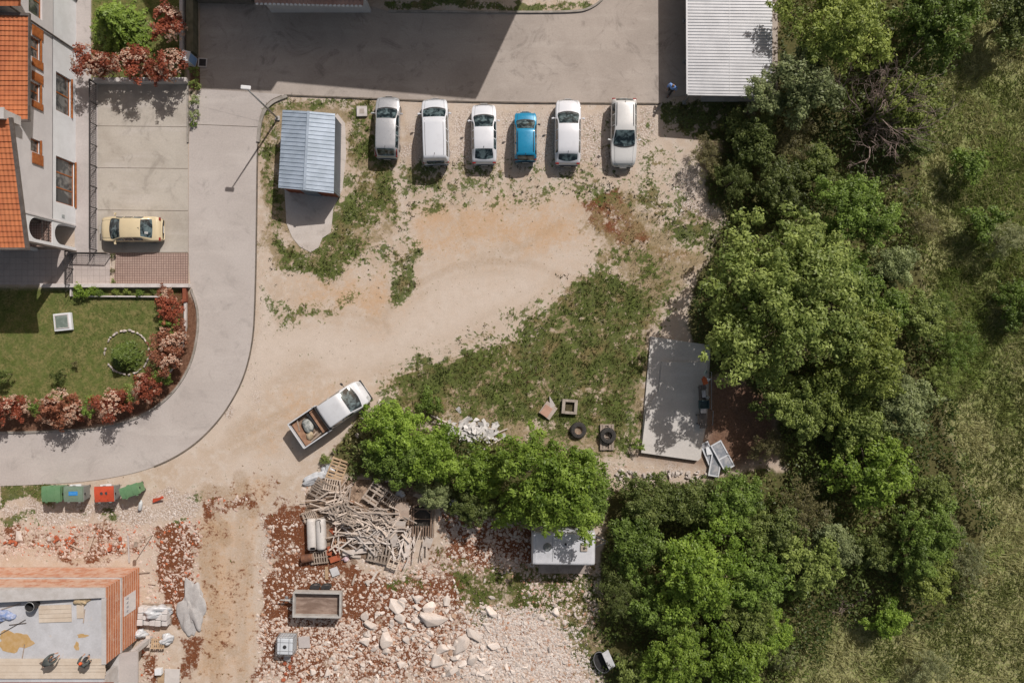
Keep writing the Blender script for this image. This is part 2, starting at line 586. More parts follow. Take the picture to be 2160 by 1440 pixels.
def ground_material():
    m, g, b = newmat('yard_soil')
    tc = g.n('ShaderNodeTexCoord').outputs['Object']

    def at(nm):
        return g.n('ShaderNodeAttribute', attribute_name=nm).outputs['Fac']
    n_big = g.noise(tc, .25, 5, .6)
    n_mid = g.noise(tc, 1.6, 6, .62)
    n_fine = g.noise(tc, 7.0, 7, .68)
    n_grain = g.noise(tc, 24.0, 4, .7)
    n_sp = g.noise(tc, 3.4, 5, .7)
    edge = g.math('ADD', g.math('MULTIPLY', n_mid, .3), g.math('ADD', g.math('MULTIPLY', n_sp, .45), g.math('MULTIPLY', n_fine, .25)))

    def fac(nm, amp=2.0, sharp=.13):
        return g.step(g.math('ADD', at(nm), g.math('MULTIPLY', g.math('SUBTRACT', edge, .5), amp)), .5 - sharp, .5 + sharp)
    # bare dirt
    dirt = g.mix(g.step(n_big, .36, .64), (.52, .43, .35), (.47, .375, .29))
    dirt = g.mix(g.step(n_mid, .40, .72), dirt, (.56, .49, .425))
    dirt = g.mix(g.math('MULTIPLY', fac('orange', 2.6, .4), .85), dirt, g.mix(n_mid, (.54, .35, .21), (.47, .33, .21)))
    dirt = g.mix(g.math('MULTIPLY', at('track'), g.step(n_fine, .3, .7, .3, 1)), dirt, (.33, .235, .15))
    dirt = g.mix(g.math('MULTIPLY', fac('cream', .8, .4), .8), dirt, g.mix(g.step(n_mid, .35, .65), (.60, .525, .46), (.545, .465, .395)))
    # small dark crumbs and weeds lying about in the dirt
    v_crumb = g.vor(tc, 3.1)
    crumb = g.math('MULTIPLY', g.math('LESS_THAN', v_crumb, .08), g.step(n_mid, .50, .62))
    dirt = g.mix(crumb, dirt, (.10, .085, .045))
    # pale limestone gravel
    vd = g.vor(tc, 10.0)
    vc = g.vor(tc, 10.0, out=1)
    sep = g.n('ShaderNodeSeparateColor')
    g.put(sep.inputs[0], vc)
    stone = g.mix(sep.outputs[0], (.64, .585, .545), (.52, .44, .385))
    gravel = g.mix(g.step(vd, .36, .66), stone, (.38, .30, .24))
    dirt = g.mix(g.math('MULTIPLY', fac('white', 1.4, .25), .9), dirt, gravel)
    # red earth with stones in it
    vd2 = g.vor(tc, 3.6)
    vd3 = g.vor(tc, 9.0)
    red = g.mix(g.step(n_fine, .3, .7), (.125, .045, .022), (.20, .078, .037))
    chip = g.math('MAXIMUM', g.math('LESS_THAN', vd2, g.step(n_mid, .35, .7, .02, .22)), g.math('LESS_THAN', vd3, g.step(n_mid, .3, .7, .04, .26)))
    red = g.mix(chip, red, g.mix(n_grain, (.55, .38, .29), (.44, .28, .20)))
    dirt = g.mix(fac('red', 3.2, .16), dirt, red)
    # vegetation
    dry = g.mix(g.step(n_fine, .3, .7), (.17, .135, .06), (.33, .25, .14))
    dirt = g.mix(g.math('MULTIPLY', fac('dry', 2.6, .2), .8), dirt, dry)
    green = g.mix(g.step(n_fine, .3, .7), (.042, .068, .013), (.115, .145, .036))
    n_pt = g.noise(tc, .55, 5, .65)
    green = g.mix(g.step(n_pt, .50, .66, 0, .85), green, g.mix(g.step(n_sp, .35, .65), (.155, .135, .05), (.24, .175, .09)))
    green = g.mix(g.step(n_pt, .44, .30, 0, .6), green, (.15, .215, .04))
    dirt = g.mix(g.math('MULTIPLY', fac('grass', 4.6, .14), .92), dirt, green)
    lawn = g.mix(g.step(n_mid, .38, .62), (.112, .142, .034), (.225, .195, .075))
    lawn = g.mix(g.step(n_fine, .35, .7), lawn, (.075, .10, .022))
    dirt = g.mix(at('lawn'), dirt, lawn)
    meadow = g.mix(g.step(n_mid, .35, .68), (.27, .285, .115), (.175, .215, .066))
    meadow = g.mix(g.step(n_fine, .38, .7), meadow, (.38, .345, .20))
    meadow = g.mix(g.step(n_big, .5, .68), meadow, (.17, .21, .06))
    meadow = g.mix(g.math('MULTIPLY', fac('lush', 1.2, .3), .85), meadow, g.mix(g.step(n_fine, .3, .7), (.09, .125, .03), (.17, .22, .06)))
    dirt = g.mix(fac('meadow', 1.6, .3), dirt, meadow)
    mulch_shade = g.mix(g.step(n_fine, .3, .7), (.09, .04, .022), (.20, .105, .065))
    dirt = g.mix(at('mulch_shade'), dirt, mulch_shade)
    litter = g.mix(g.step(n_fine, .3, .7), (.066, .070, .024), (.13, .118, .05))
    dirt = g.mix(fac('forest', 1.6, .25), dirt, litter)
    hs = g.n('ShaderNodeHueSaturation')
    g.put(hs.inputs['Value'], g.step(n_grain, .25, .75, .86, 1.14))
    g.put(hs.inputs['Color'], dirt)
    g.put(b.inputs['Base Color'], hs.outputs[0])
    b.inputs['Roughness'].default_value = .95
    b.inputs['Specular IOR Level'].default_value = .15
    hgt = g.math('ADD', n_fine, g.math('MULTIPLY', n_grain, .5))
    hgt = g.math('ADD', hgt, g.math('MULTIPLY', vd, g.math('MULTIPLY', at('white'), -1.0)))
    veg = g.math('ADD', g.math('ADD', at('red'), at('white')), g.math('ADD', at('meadow'), at('grass')), True)
    hgt = g.math('MULTIPLY', hgt, g.math('ADD', g.math('MULTIPLY', veg, .8), .2))
    g.put(b.inputs['Normal'], g.bump(hgt, .8, .05))
    return m


ground = struct(link('ground', gme, ground_material()))


def mask_at(k, x, y):
    """bilinear look-up of a ground zone at world points"""
    i = np.clip((np.asarray(x) + 41) / .16 + 3, 3, nx - 5)
    j = np.clip((np.asarray(y) + 28) / .16 + 3, 3, ny - 5)
    i0, j0 = i.astype(int), j.astype(int)
    return MASK[k][j0, i0]


def z_at(x, y):
    i = np.clip((np.asarray(x) + 41) / .16 + 3, 3, nx - 5).astype(int)
    j = np.clip((np.asarray(y) + 28) / .16 + 3, 3, ny - 5).astype(int)
    return GZ[j, i]


# ---------------------------------------------------------------- roads and paved areas
def smooth_line(pts, it=3):
    pts = [Vector((p[0], p[1], 0)) for p in pts]
    for _ in range(it):
        q = [pts[0]]
        for a, b in zip(pts, pts[1:]):
            q += [a * .75 + b * .25, a * .25 + b * .75]
        q.append(pts[-1])
        pts = q
    return [(p.x, p.y) for p in pts]


def sheet(name, px, z, m, thick=.06, soft=False):
    pts = [P(*p) for p in px]
    mb = MB()
    mb.prism(pts, z - thick, z)
    return struct(mb.build(name, m))


def pave_material(name, c1, c2, c3, joints=None, mottle=.25):
    m, g, b = newmat(name)
    tc = g.n('ShaderNodeTexCoord').outputs['Object']
    n1 = g.noise(tc, .22, 5, .6, .4)
    mp = g.n('ShaderNodeMapping')
    g.put(mp.inputs[0], tc)
    mp.inputs['Scale'].default_value = (.25, 1.3, 1)
    n2 = g.noise(mp.outputs[0], .8, 5, .6)
    n3 = g.noise(tc, 9.0, 6, .7)
    n4 = g.noise(tc, 40.0, 2, .6)
    col = g.mix(g.step(n1, .35, .65), c1, c2)
    col = g.mix(g.step(n2, .48, .72, 0, .7), col, c3)
    n5 = g.noise(tc, .9, 7, .72, 1.2)
    col = g.mix(g.step(n5, .57, .74, 0, .6), col, tuple(x * .62 for x in c2))
    n6 = g.noise(tc, .35, 6, .7, 2.0)
    col = g.mix(g.step(n6, .52, .70, 0, mottle), col, tuple(x * .68 for x in c2))
    if joints:
        br = g.n('ShaderNodeTexBrick')
        g.put(br.inputs['Vector'], tc)
        br.offset = joints[2]
        br.inputs['Scale'].default_value = 1.0
        br.inputs['Brick Width'].default_value = joints[0]
        br.inputs['Row Height'].default_value = joints[1]
        br.inputs['Mortar Size'].default_value = joints[3]
        br.inputs['Color1'].default_value = (1, 1, 1, 1)
        br.inputs['Color2'].default_value = (.88, .88, .88, 1)
        br.inputs['Mortar'].default_value = (.45, .42, .4, 1)
        col = g.mix(.6 if joints[0] > .3 else 1.0, col, br.outputs[0], 'MULTIPLY')
    hs = g.n('ShaderNodeHueSaturation')
    g.put(hs.inputs['Value'], g.math('MULTIPLY', g.step(n3, .25, .75, .93, 1.07), g.step(n4, .25, .75, .94, 1.06)))
    g.put(hs.inputs['Color'], col)
    g.put(b.inputs['Base Color'], hs.outputs[0])
    b.inputs['Roughness'].default_value = .88
    b.inputs['Specular IOR Level'].default_value = .3
    g.put(b.inputs['Normal'], g.bump(n3, .3, .012))
    return m


M_road = pave_material('worn_grey_road', (.475, .435, .41), (.435, .395, .37), (.505, .465, .435), None, .38)
M_court = pave_material('court_asphalt', (.415, .365, .325), (.35, .305, .27), (.45, .40, .36), None, .85)
M_drive = pave_material('driveway_concrete', (.46, .425, .375), (.37, .335, .29), (.49, .455, .42), None, .5)
M_path = pave_material('path_concrete', (.47, .43, .42), (.43, .40, .385), (.49, .455, .44))
M_patio = pave_material('patio_slabs', (.50, .44, .41), (.46, .40, .375), (.52, .465, .44), (.42, .42, 0.0, .012))
M_pink = pave_material('pink_pavers', (.43, .315, .27), (.38, .27, .23), (.45, .34, .29), (.17, .17, 0.0, .02))
M_kerb = mat('kerb_concrete', (.36, .33, .30), (.25, .23, .20), 2.0, .9, fine=.12)
M_darkline = mat('tarred_edge', (.10, .085, .07), (.17, .14, .11), 1.5, .9)

west = smooth_line([(400, 215), (398, 400), (398, 600), (416, 640), (420, 690), (406, 765), (370, 826), (318, 868), (250, 896), (150, 910), (-260, 917)])
east = smooth_line([(600, 200), (566, 214), (548, 245), (543, 300), (541, 500), (538, 640), (534, 715), (520, 780), (498, 832), (460, 890), (402, 946),
                    (322, 988), (220, 1011), (100, 1022), (-260, 1032)])
sheet('street', west + east[::-1], .012, M_road)
sheet('court', [(422, 192), (600, 200), (900, 212), (1085, 215), (1396, 218), (1402, 206), (1470, 200), (1640, 200), (1640, -260),
                (1330, -260), (1290, -40), (1272, 0), (1240, 20), (1215, 25), (1100, 26), (820, 24), (770, 10), (422, 6)], .016, M_court)
sheet('street', [(398, 218), (428, 188), (604, 200), (560, 222), (546, 256)], .020, M_road)
sheet('driveway', [(205, 172), (397, 172), (397, 532), (205, 532)], .022, M_drive)
sheet('house_path', [(158, -220), (192, -220), (192, 172), (206, 172), (206, 532), (158, 532)], .028, M_path)
sheet('patio', [(-260, 526), (158, 526), (158, 534), (232, 534), (232, 600), (-260, 600)], .032, M_patio)
sheet('paver_bay', [(245, 534), (397, 534), (397, 600), (240, 600)], .024, M_pink)
# expansion joints across the driveway and street
for jy in (266, 354, 443):
    mb = MB()
    x0, y0 = P(206, jy)
    x1, y1 = P(397, jy + 2)
    mb.box(((x0 + x1) / 2, (y0 + y1) / 2, .0245), (x1 - x0, .035, .004), math.atan2(y1 - y0, x1 - x0))
    struct(mb.build('driveway_joint', M_darkline))
mb = MB()
x0, y0 = P(398, 262)
x1, y1 = P(545, 268)
mb.box(((x0 + x1) / 2, (y0 + y1) / 2, .0225), (x1 - x0, .03, .004), math.atan2(y1 - y0, x1 - x0))
struct(mb.build('street_joint', M_darkline))


def kerb(name, px, w, h, m, z0=-.05):
    pts = [Vector((*P(*p), 0)) for p in px]
    vs, fs = [], []
    for i, p in enumerate(pts):
        d = (pts[min(i + 1, len(pts) - 1)] - pts[max(i - 1, 0)]).normalized()
        nrm = Vector((-d.y, d.x, 0)) * w / 2
        a, b = p + nrm, p - nrm
        vs += [(a.x, a.y, z0), (a.x, a.y, h), (b.x, b.y, h), (b.x, b.y, z0)]
    for i in range(len(pts) - 1):
        for k in range(3):
            fs.append((4 * i + k, 4 * i + k + 1, 4 * i + 4 + k + 1, 4 * i + 4 + k))
    n = len(vs)
    fs += [(0, 1, 2, 3), (n - 1, n - 2, n - 3, n - 4)]
    mb = MB()
    mb.add(vs, fs)
    return struct(mb.build(name, m))


kerb('street_kerb', [p for p in east if p[1] < 985][4:], .10, .025, M_darkline)
kerb('lawn_kerb', [p for p in west if p[1] > 605], .14, .10, M_kerb)
kerb('court_kerb', [(600, 201), (900, 213), (1085, 217), (1396, 219)], .09, .045, M_darkline)
kerb('island_kerb', smooth_line([(820, 25), (1100, 27), (1215, 26), (1243, 20), (1273, 0), (1292, -40), (1330, -240)]), .14, .12, M_kerb)
kerb('street_kerb', smooth_line([(606, 203), (570, 217), (550, 248), (545, 300)]), .22, .11, M_kerb)
# slab corner where the court meets the verge by the canopy
kerb('court_kerb', [(1396, 219), (1380, 236)], .12, .08, M_kerb)
# concrete apron round the little shed
sheet('shed_apron', [(600, 395), (690, 395), (700, 250), (712, 240), (728, 260), (730, 330), (722, 400), (703, 440), (698, 490), (680, 502),
                     (672, 522), (655, 532), (632, 520), (616, 500), (604, 470)], .0, pave_material('pale_apron', (.58, .53, .49), (.47, .42, .38), (.61, .57, .54), None, .5), .05)
# ---------------------------------------------------------------- building materials
M_white = mat('white_render', (.72, .745, .77), (.66, .68, .70), 1.2, .8, fine=.03)
M_greyw = mat('grey_white_render', (.60, .585, .59), (.55, .535, .54), 1.0, .85, fine=.03)
M_conc = mat('raw_concrete', (.50, .485, .48), (.42, .40, .385), 1.4, .9, fine=.06, bump=.004)
M_wood = mat('orange_wood', (.36, .125, .035), (.27, .085, .022), 4.0, .55, fine=.08)
M_gutter = mat('dark_gutter', (.10, .085, .075), (.14, .12, .11), 3.0, .5)
M_iron = mat('black_iron', (.025, .022, .022), (.05, .045, .045), 6.0, .55)
M_steelg = mat('galvanised_steel', (.45, .46, .47), (.36, .37, .38), 4.0, .4, .6)


def glass_mat(name, c1, c2, scale=1.5):
    m, g, b = newmat(name)
    tc = g.n('ShaderNodeTexCoord').outputs['Object']
    n = g.noise(tc, scale, 3, .6, .6)
    g.put(b.inputs['Base Color'], g.mix(g.step(n, .42, .62), c1, c2))
    b.inputs['Roughness'].default_value = .06
    b.inputs['Specular IOR Level'].default_value = .7
    return m


M_glass = glass_mat('window_glass', (.045, .05, .05), (.20, .20, .19), 1.3)


def tile_mat(name, c1, c2, c3):
    m, g, b = newmat(name)
    tc = g.n('ShaderNodeTexCoord').outputs['Object']
    n1 = g.noise(tc, .9, 5, .6)
    br = g.n('ShaderNodeTexBrick')
    g.put(br.inputs['Vector'], tc)
    br.inputs['Scale'].default_value = 1.0
    br.inputs['Brick Width'].default_value = .3
    br.inputs['Row Height'].default_value = .33
    br.inputs['Mortar Size'].default_value = 0.0
    br.inputs['Color1'].default_value = (1, 1, 1, 1)
    br.inputs['Color2'].default_value = (.86, .86, .87, 1)
    col = g.mix(g.step(n1, .35, .68), c1, c2)
    col = g.mix(1.0, col, br.outputs[0], 'MULTIPLY')
    n2 = g.noise(tc, 3.0, 7, .7)
    col = g.mix(g.step(n2, .58, .78, 0, .6), col, c3)
    g.put(b.inputs['Base Color'], col)
    b.inputs['Roughness'].default_value = .75
    return m


M_tile = tile_mat('orange_roof_tiles', (.56, .19, .075), (.48, .15, .06), (.30, .12, .06))
M_tilepink = tile_mat('faded_roof_tiles', (.40, .26, .22), (.33, .20, .165), (.22, .15, .12))


def tile_roof(name, A, B, C, D, course, col_w, m, parent):
    """stepped courses of curved tiles on the slope A-B (eave) to D-C (ridge)"""
    A, B, C, D = (Vector(p) for p in (A, B, C, D))
    L = ((D - A).length + (C - B).length) / 2
    Wd = (B - A).length
    rows = max(2, round(L / course))
    cols = max(4, round(Wd / col_w) * 6)
    nrm = (B - A).cross(D - A).normalized()
    if nrm.z < 0:
        nrm = -nrm
    vs, fs = [], []
    rj = random.Random(5)

    def pt(u, v, h):
        return tuple(A.lerp(B, u).lerp(D.lerp(C, u), v) + nrm * h)
    for r in range(rows):
        v0, v1 = r / rows, (r + 1) / rows
        dz = rj.uniform(-.006, .006)
        base = len(vs)
        for c in range(cols + 1):
            u = c / cols
            w = .014 * math.sin(2 * math.pi * (u * Wd / col_w))
            vs.append(pt(u, v0, .05 + w + dz))
            vs.append(pt(u, v1, .012 + w + dz))
            vs.append(pt(u, v0, -.02))
        for c in range(cols):
            a = base + c * 3
            fs.append((a, a + 3, a + 4, a + 1))
            fs.append((a + 2, a + 5, a + 3, a))
    # underside slab
    b = len(vs)
    for p in (A, B, C, D):
        vs.append(tuple(p - nrm * .02))
    for p in (A, B, C, D):
        vs.append(tuple(p - nrm * .16))
    fs += [(b + 4, b + 7, b + 6, b + 5), (b, b + 1, b + 5, b + 4), (b + 1, b + 2, b + 6, b + 5), (b + 2, b + 3, b + 7, b + 6), (b + 3, b, b + 4, b + 7)]
    mb = MB()
    mb.add(vs, fs)
    return mb.build(name, m, parent)


def holed_wall(x, y0, y1, z0, z1, holes, depth=.22):
    """a wall face in the plane x (outside towards +x) with real reveals round its openings"""
    ysl = sorted({y0, y1} | {h[0] for h in holes} | {h[1] for h in holes})
    zsl = sorted({z0, z1} | {h[2] for h in holes} | {h[3] for h in holes})
    mb = MB()
    for ya, yb in zip(ysl, ysl[1:]):
        for za, zb in zip(zsl, zsl[1:]):
            cy, cz = (ya + yb) / 2, (za + zb) / 2
            if any(h[0] < cy < h[1] and h[2] < cz < h[3] for h in holes):
                continue
            mb.add([(x, ya, za), (x, yb, za), (x, yb, zb), (x, ya, zb)], [(0, 1, 2, 3)])
    for h in holes:
        a, b, c, d = h
        xi = x - depth
        mb.add([(x, a, c), (xi, a, c), (xi, a, d), (x, a, d)], [(0, 1, 2, 3)])
        mb.add([(x, b, c), (x, b, d), (xi, b, d), (xi, b, c)], [(0, 1, 2, 3)])
        mb.add([(x, a, c), (x, b, c), (xi, b, c), (xi, a, c)], [(0, 1, 2, 3)])
        mb.add([(x, a, d), (xi, a, d), (xi, b, d), (x, b, d)], [(0, 1, 2, 3)])
    return mb


def window(parent, x, h, panes=2, fm=None, depth=.16, sill=True):
    a, b, c, d = h
    fm = fm or M_wood
    mb = MB()
    t = .075
    xi = x - depth
    mb.box((xi, a + t / 2, (c + d) / 2), (.07, t, d - c))
    mb.box((xi, b - t / 2, (c + d) / 2), (.07, t, d - c))
    mb.box((xi, (a + b) / 2, c + t / 2), (.068, b - a - 2 * t, t))
    mb.box((xi, (a + b) / 2, d - t / 2), (.068, b - a - 2 * t, t))
    for k in range(1, panes):
        yk = a + (b - a) * k / panes
        mb.box((xi, yk, (c + d) / 2), (.064, t * 1.1, d - c - 2 * t))
    w = mb.build('window', fm, parent)
    mb = MB()
    mb.box((xi - .005, (a + b) / 2, (c + d) / 2), (.012, b - a - t, d - c - t))
    mb.build('pane', M_glass, w)
    if sill:
        mb = MB()
        mb.box((x + .03, (a + b) / 2, c - .025), (.16, b - a + .1, .05))
        mb.build('sill', fm if fm is M_wood else M_conc, w)
    return w


def gpx(x=None, y=None):
    return (x - 1080) / S if x is not None else (720 - y) / S


# ---------------------------------------------------------------- the terraced houses on the left
XW = gpx(x=160)
hy = lambda y: gpx(y=y)
house = thing('terraced_house', 'white house with stepped orange tile roofs and an arched loggia beside the driveway', 'house', (XW, hy(300), 0))
ho = Vector(house.location)


def hl(v):
    return tuple(Vector(v) - ho)


def hpart(mb, name, m, parent=None, **k):
    o = mb.build(name, m, parent or house, **k)
    return o


def loc_mb(mb):
    mb.v = [hl(p) for p in mb.v]
    return mb


low = [(hy(253), hy(175), .54, 2.18), (hy(438), hy(345), .12, 2.18)]
hpart(loc_mb(holed_wall(XW, hy(475), hy(108), 0, 2.5, low)), 'lower_wall', M_white)
up = [(hy(173), hy(134), 3.75, 4.75), (hy(255), hy(221), 3.75, 4.75), (hy(355), hy(330), 3.75, 4.65)]
hpart(loc_mb(holed_wall(XW - .03, hy(475), hy(108), 2.5, 5.55, up)), 'upper_wall', M_greyw)
for h, n in ((low[0], 2), (low[1], 3)):
    window(house, XW - ho.x, (h[0] - ho.y, h[1] - ho.y, h[2], h[3]), n)
for h in up:
    window(house, XW - .03 - ho.x, (h[0] - ho.y, h[1] - ho.y, h[2], h[3]), 2 if h is not up[2] else 1)
for a, b in ((112, 132), (175, 191), (201, 218), (257, 270), (357, 378)):
    mb = MB()
    mb.box((XW + .03, (hy(a) + hy(b)) / 2, 4.05), (.05, hy(a) - hy(b), 1.05))
    for k in range(9):
        mb.box((XW + .06, (hy(a) + hy(b)) / 2, 3.62 + k * .107), (.02, (hy(a) - hy(b)) * .82, .05))
    hpart(loc_mb(mb), 'shutter', M_wood)
# the rest of the body: south wall, ceiling mass
mb = MB()
mb.prism([(XW - 14, hy(476)), (XW - .3, hy(476)), (XW - .3, hy(108)), (XW - 14, hy(108))], 0, 5.6)
hpart(loc_mb(mb), 'house_core', M_greyw)
mb = MB()
mb.box(((XW - .15), hy(475) - .04, 2.95), (.42, .1, 5.9))
mb.box((XW - 7, hy(475) - .04, 2.95), (13.4, .08, 5.9))
hpart(loc_mb(mb), 'south_wall', M_greyw)
def gable(y0, y1, za, zb):
    mb = MB()
    vs = [(x, y, z) for x in (XW - .035, XW - .28) for y, z in ((y0, 5.55), (y0, za), (y1, zb), (y1, 5.55))]
    mb.add(vs, [(0, 3, 2, 1), (4, 5, 6, 7), (0, 1, 5, 4), (1, 2, 6, 5), (2, 3, 7, 6), (3, 0, 4, 7)])
    hpart(loc_mb(mb), 'gable_wall', M_greyw)


gable(hy(475), hy(314), 6.05, 7.08)
gable(hy(298), hy(130), 5.58, 6.65)
# roofs (image corners lifted to their own heights)
zA0, zA1 = 5.85, 7.35
A = [(*P(-200, 522, zA0), zA0), (*P(55, 522, zA0), zA0), (*P(20, 250, zA1), zA1), (*P(-240, 250, zA1), zA1)]
ra = tile_roof('roof', *[hl(p) for p in A], .33, .27, M_tile, house)
zB0, zB1 = 5.75, 6.9
Bq = [(*P(-200, 252, zB0), zB0), (*P(60, 252, zB0), zB0), (*P(61, 34, zB1), zB1), (*P(-200, 28, zB1), zB1)]
rb = tile_roof('roof', *[hl(p) for p in Bq], .30, .27, M_tile, house)


def verge(a, b, w, parent, m=M_gutter, h=.16):
    a, b = Vector(hl(a)), Vector(hl(b))
    mb = MB()
    d = (b - a)
    q = d.to_track_quat('X', 'Z').to_matrix().to_4x4()
    mb.box((a + b) / 2, (d.length, w, h), M=q)
    mb.build('verge_board', m, parent)


verge((A[1][0] + .09, A[1][1] - .05, zA0 + .0), (A[2][0] + .09, A[2][1] + .05, zA1 + .0), .20, ra)
verge((A[0][0], A[0][1] - .08, zA0 - .03), (A[1][0] + .18, A[1][1] - .08, zA0 - .03), .13, ra)
verge((Bq[1][0] + .05, Bq[1][1] - .03, zB0 + .02), (Bq[2][0] + .05, Bq[2][1] + .03, zB1 + .02), .07, rb)
verge((Bq[0][0], Bq[0][1] - .06, zB0 - .02), (Bq[1][0] + .08, Bq[1][1] - .06, zB0 - .02), .12, rb)
verge((Bq[3][0], Bq[3][1] + .06, zB1 + .02), (Bq[2][0] + .09, Bq[2][1] + .06, zB1 + .02), .16, rb)
mb = MB()
cx, cy = P(-2, 240, 7.6)
mb.box((cx, cy, 6.9), (.62, .55, 1.5))
mb.box((cx, cy, 7.7), (.76, .68, .1))
loc_mb(mb)
mb.build('chimney', M_conc, ra)
# gable strip that closes the step between the two roofs
mb = MB()
mb.add([(XW - .31, hy(312), 5.2), (XW - .31, hy(300), 5.2), (XW - .31, hy(300), 7.1), (XW - .31, hy(312), 7.1),
        (XW - 10, hy(312), 5.2), (XW - 10, hy(300), 5.2), (XW - 10, hy(300), 7.1), (XW - 10, hy(312), 7.1)],
       [(0, 1, 2, 3), (7, 6, 5, 4), (0, 3, 7, 4), (1, 5, 6, 2), (3, 2, 6, 7)])
hpart(loc_mb(mb), 'parapet', M_white)
# loggia: two storeys of arched openings at the south-east corner


def arch_wall(y0, y1, z0, z1, o0, o1, ztop, t=.2):
    """wall in the y-z plane with an arched opening that reaches its foot"""
    r = (o1 - o0) / 2
    rise = min(.75, r)
    pts = [(y0, z0), (y0, z1), (y1, z1), (y1, z0), (o1, z0), (o1, ztop - rise)]
    for k in range(1, 12):
        a = math.pi * k / 12
        pts.append((o0 + r + r * math.cos(a), ztop - rise + rise * math.sin(a)))
    pts += [(o0, ztop - rise), (o0, z0)]
    n = len(pts)
    vs = [(0, y, z) for y, z in pts] + [(-t, y, z) for y, z in pts]
    fs = [tuple(range(n))[::-1], tuple(range(n, 2 * n))] + [(i, (i + 1) % n, n + (i + 1) % n, n + i) for i in range(n)]
    return vs, fs


ys0, ys1 = hy(529), hy(477)
for z0, z1, zt in ((.03, 2.56, 2.3), (2.62, 5.3, 4.85)):
    vs, fs = arch_wall(ys0, ys1, z0, z1, ys0 + .22, ys1 - .12, zt)
    mb = MB()
    mb.add([(XW + v[0], v[1], v[2]) for v in vs], fs)
    hpart(loc_mb(mb), 'arched_wall', M_white)
    # south side, three arches
    for k in range(3):
        L = 2.6
        vs, fs = arch_wall(-L, 0, z0, z1, -L + .15, -.15, zt)
        mb = MB()
        mb.add([(XW - .21 + v[1] - k * L, ys0 - v[0] * .9 + .001, v[2]) for v in vs], fs)
        hpart(loc_mb(mb), 'arched_wall', M_white)
mb = MB()
mb.box((XW - 6, (ys0 + ys1) / 2, 2.59), (11.9, ys1 - ys0 + .1, .055))
hpart(loc_mb(mb), 'balcony_floor', M_pink)
mb = MB()
mb.box((XW - .05, ys0 - .06, 2.6), (.26, .12, 5.2))
hpart(loc_mb(mb), 'downpipe', M_gutter)
mb = MB()
for z in (2.9, 3.5):
    mb.box((XW - .06, (ys0 + ys1) / 2, z), (.04, ys1 - ys0 - .4, .04))
for k in range(6):
    mb.box((XW - .06, ys0 + .3 + k * .22, 3.1), (.025, .025, .9))
hpart(loc_mb(mb), 'balcony_railing', M_iron)
mb = MB()
mb.box((XW - .9, hy(482), 3.3), (.5, .12, 1.2))
mb.box((XW - 1.6, hy(480), 3.4), (.3, .1, 1.4))
hpart(loc_mb(mb), 'balcony_door', M_gutter)
# vertical pipe at the party line and a small house number plate
mb = MB()
mb.tube([(XW + .07, hy(108), 0), (XW + .07, hy(108), 6.6)], .055, 8)
hpart(loc_mb(mb), 'downpipe', M_gutter)
mb = MB()
mb.box((XW + .008, hy(464), 1.42), (.02, .24, .30))
hpart(loc_mb(mb), 'number_plate', mat('plate_grey', (.24, .28, .29), (.4, .43, .44), 9.0, .5))

# neighbour house to the north
nb = thing('terraced_house', 'white house in the top left corner, beyond the dark downpipe of the stepped roof house', 'house', (XW, hy(20), 0))
nbo = Vector(nb.location)


def nbp(mb, name, m, parent=None):
    mb.v = [tuple(Vector(p) - nbo) for p in mb.v]
    return mb.build(name, m, parent or nb)


wn = (hy(92), hy(28), 3.6, 4.9)
nbp(holed_wall(XW + .035, hy(107), hy(-260), 0, 2.5, []), 'lower_wall', M_white)
nbp(holed_wall(XW + .015, hy(107), hy(-260), 2.5, 7.4, [wn]), 'upper_wall', M_greyw)
window(nb, XW + .015 - nbo.x, (wn[0] - nbo.y, wn[1] - nbo.y, wn[2], wn[3]), 2, sill=False)
mb = MB()
mb.prism([(XW - 14, hy(106)), (XW - .3, hy(106)), (XW - .3, hy(-260)), (XW - 14, hy(-260))], 0, 7.0)
nbp(mb, 'house_core', M_greyw)
mb = MB()
mb.box((XW - 3.5, hy(106) - .02, 6.8), (7, .04, 2.3))
nbp(mb, 'gable_wall', M_white)
mb = MB()
mb.tube([(XW + .1, hy(2), 0), (XW + .1, hy(2), 7)], .05, 8)
nbp(mb, 'downpipe', M_gutter)
zc0, zc1 = 7.4, 9.0
Cq = [(*P(-160, 12, zc0), zc0), (*P(40, 13, zc0), zc0), (*P(48, -150, zc1), zc1), (*P(-160, -150, zc1), zc1)]
rc = tile_roof('roof', *[tuple(Vector(p) - nbo) for p in Cq], .32, .27, M_tile, nb)

# ---------------------------------------------------------------- the apartment block beyond the top edge (its shadow fills the court)
apt = thing('apartment_block', 'building at the top edge showing a faded pink tiled porch eave over the court', 'building', (*P(800, -200), 0))
ao = Vector(apt.location)


def apart(mb, name, m, parent=None):
    mb.v = [tuple(Vector(p) - ao) for p in mb.v]
    return mb.build(name, m, parent or apt)


foot = [(1173, -49), (744, -87), (742, -66), (568, -72), (470, -260), (500, -700), (1420, -574)]
mb = MB()
mb.prism([P(*p) for p in [(1060, -60), (744, -87), (742, -66), (568, -72), (470, -260), (500, -700), (1150, -580)]], 0, 9.7)
apart(mb, 'wall', M_white)
mb = MB()
mb.prism([P(*p) for p in foot], 9.7, 10.0)
apart(mb, 'roof', M_conc)
for k in range(7):
    mb = MB()
    x, y = P(780 + k * 52, -84 + k * 4.6)
    mb.box((x, y - .04, 5.9), (1.0, .08, 1.3), -.09)
    apart(mb, 'window', M_glass)
zp = 3.1
E = [(*P(538, 7, zp), zp), (*P(765, 12, zp), zp), (*P(775, -140, 4.6), 4.6), (*P(530, -140, 4.6), 4.6)]
pr = tile_roof('porch_roof', *[tuple(Vector(p) - ao) for p in E], .33, .27, M_tilepink, apt)
mb = MB()
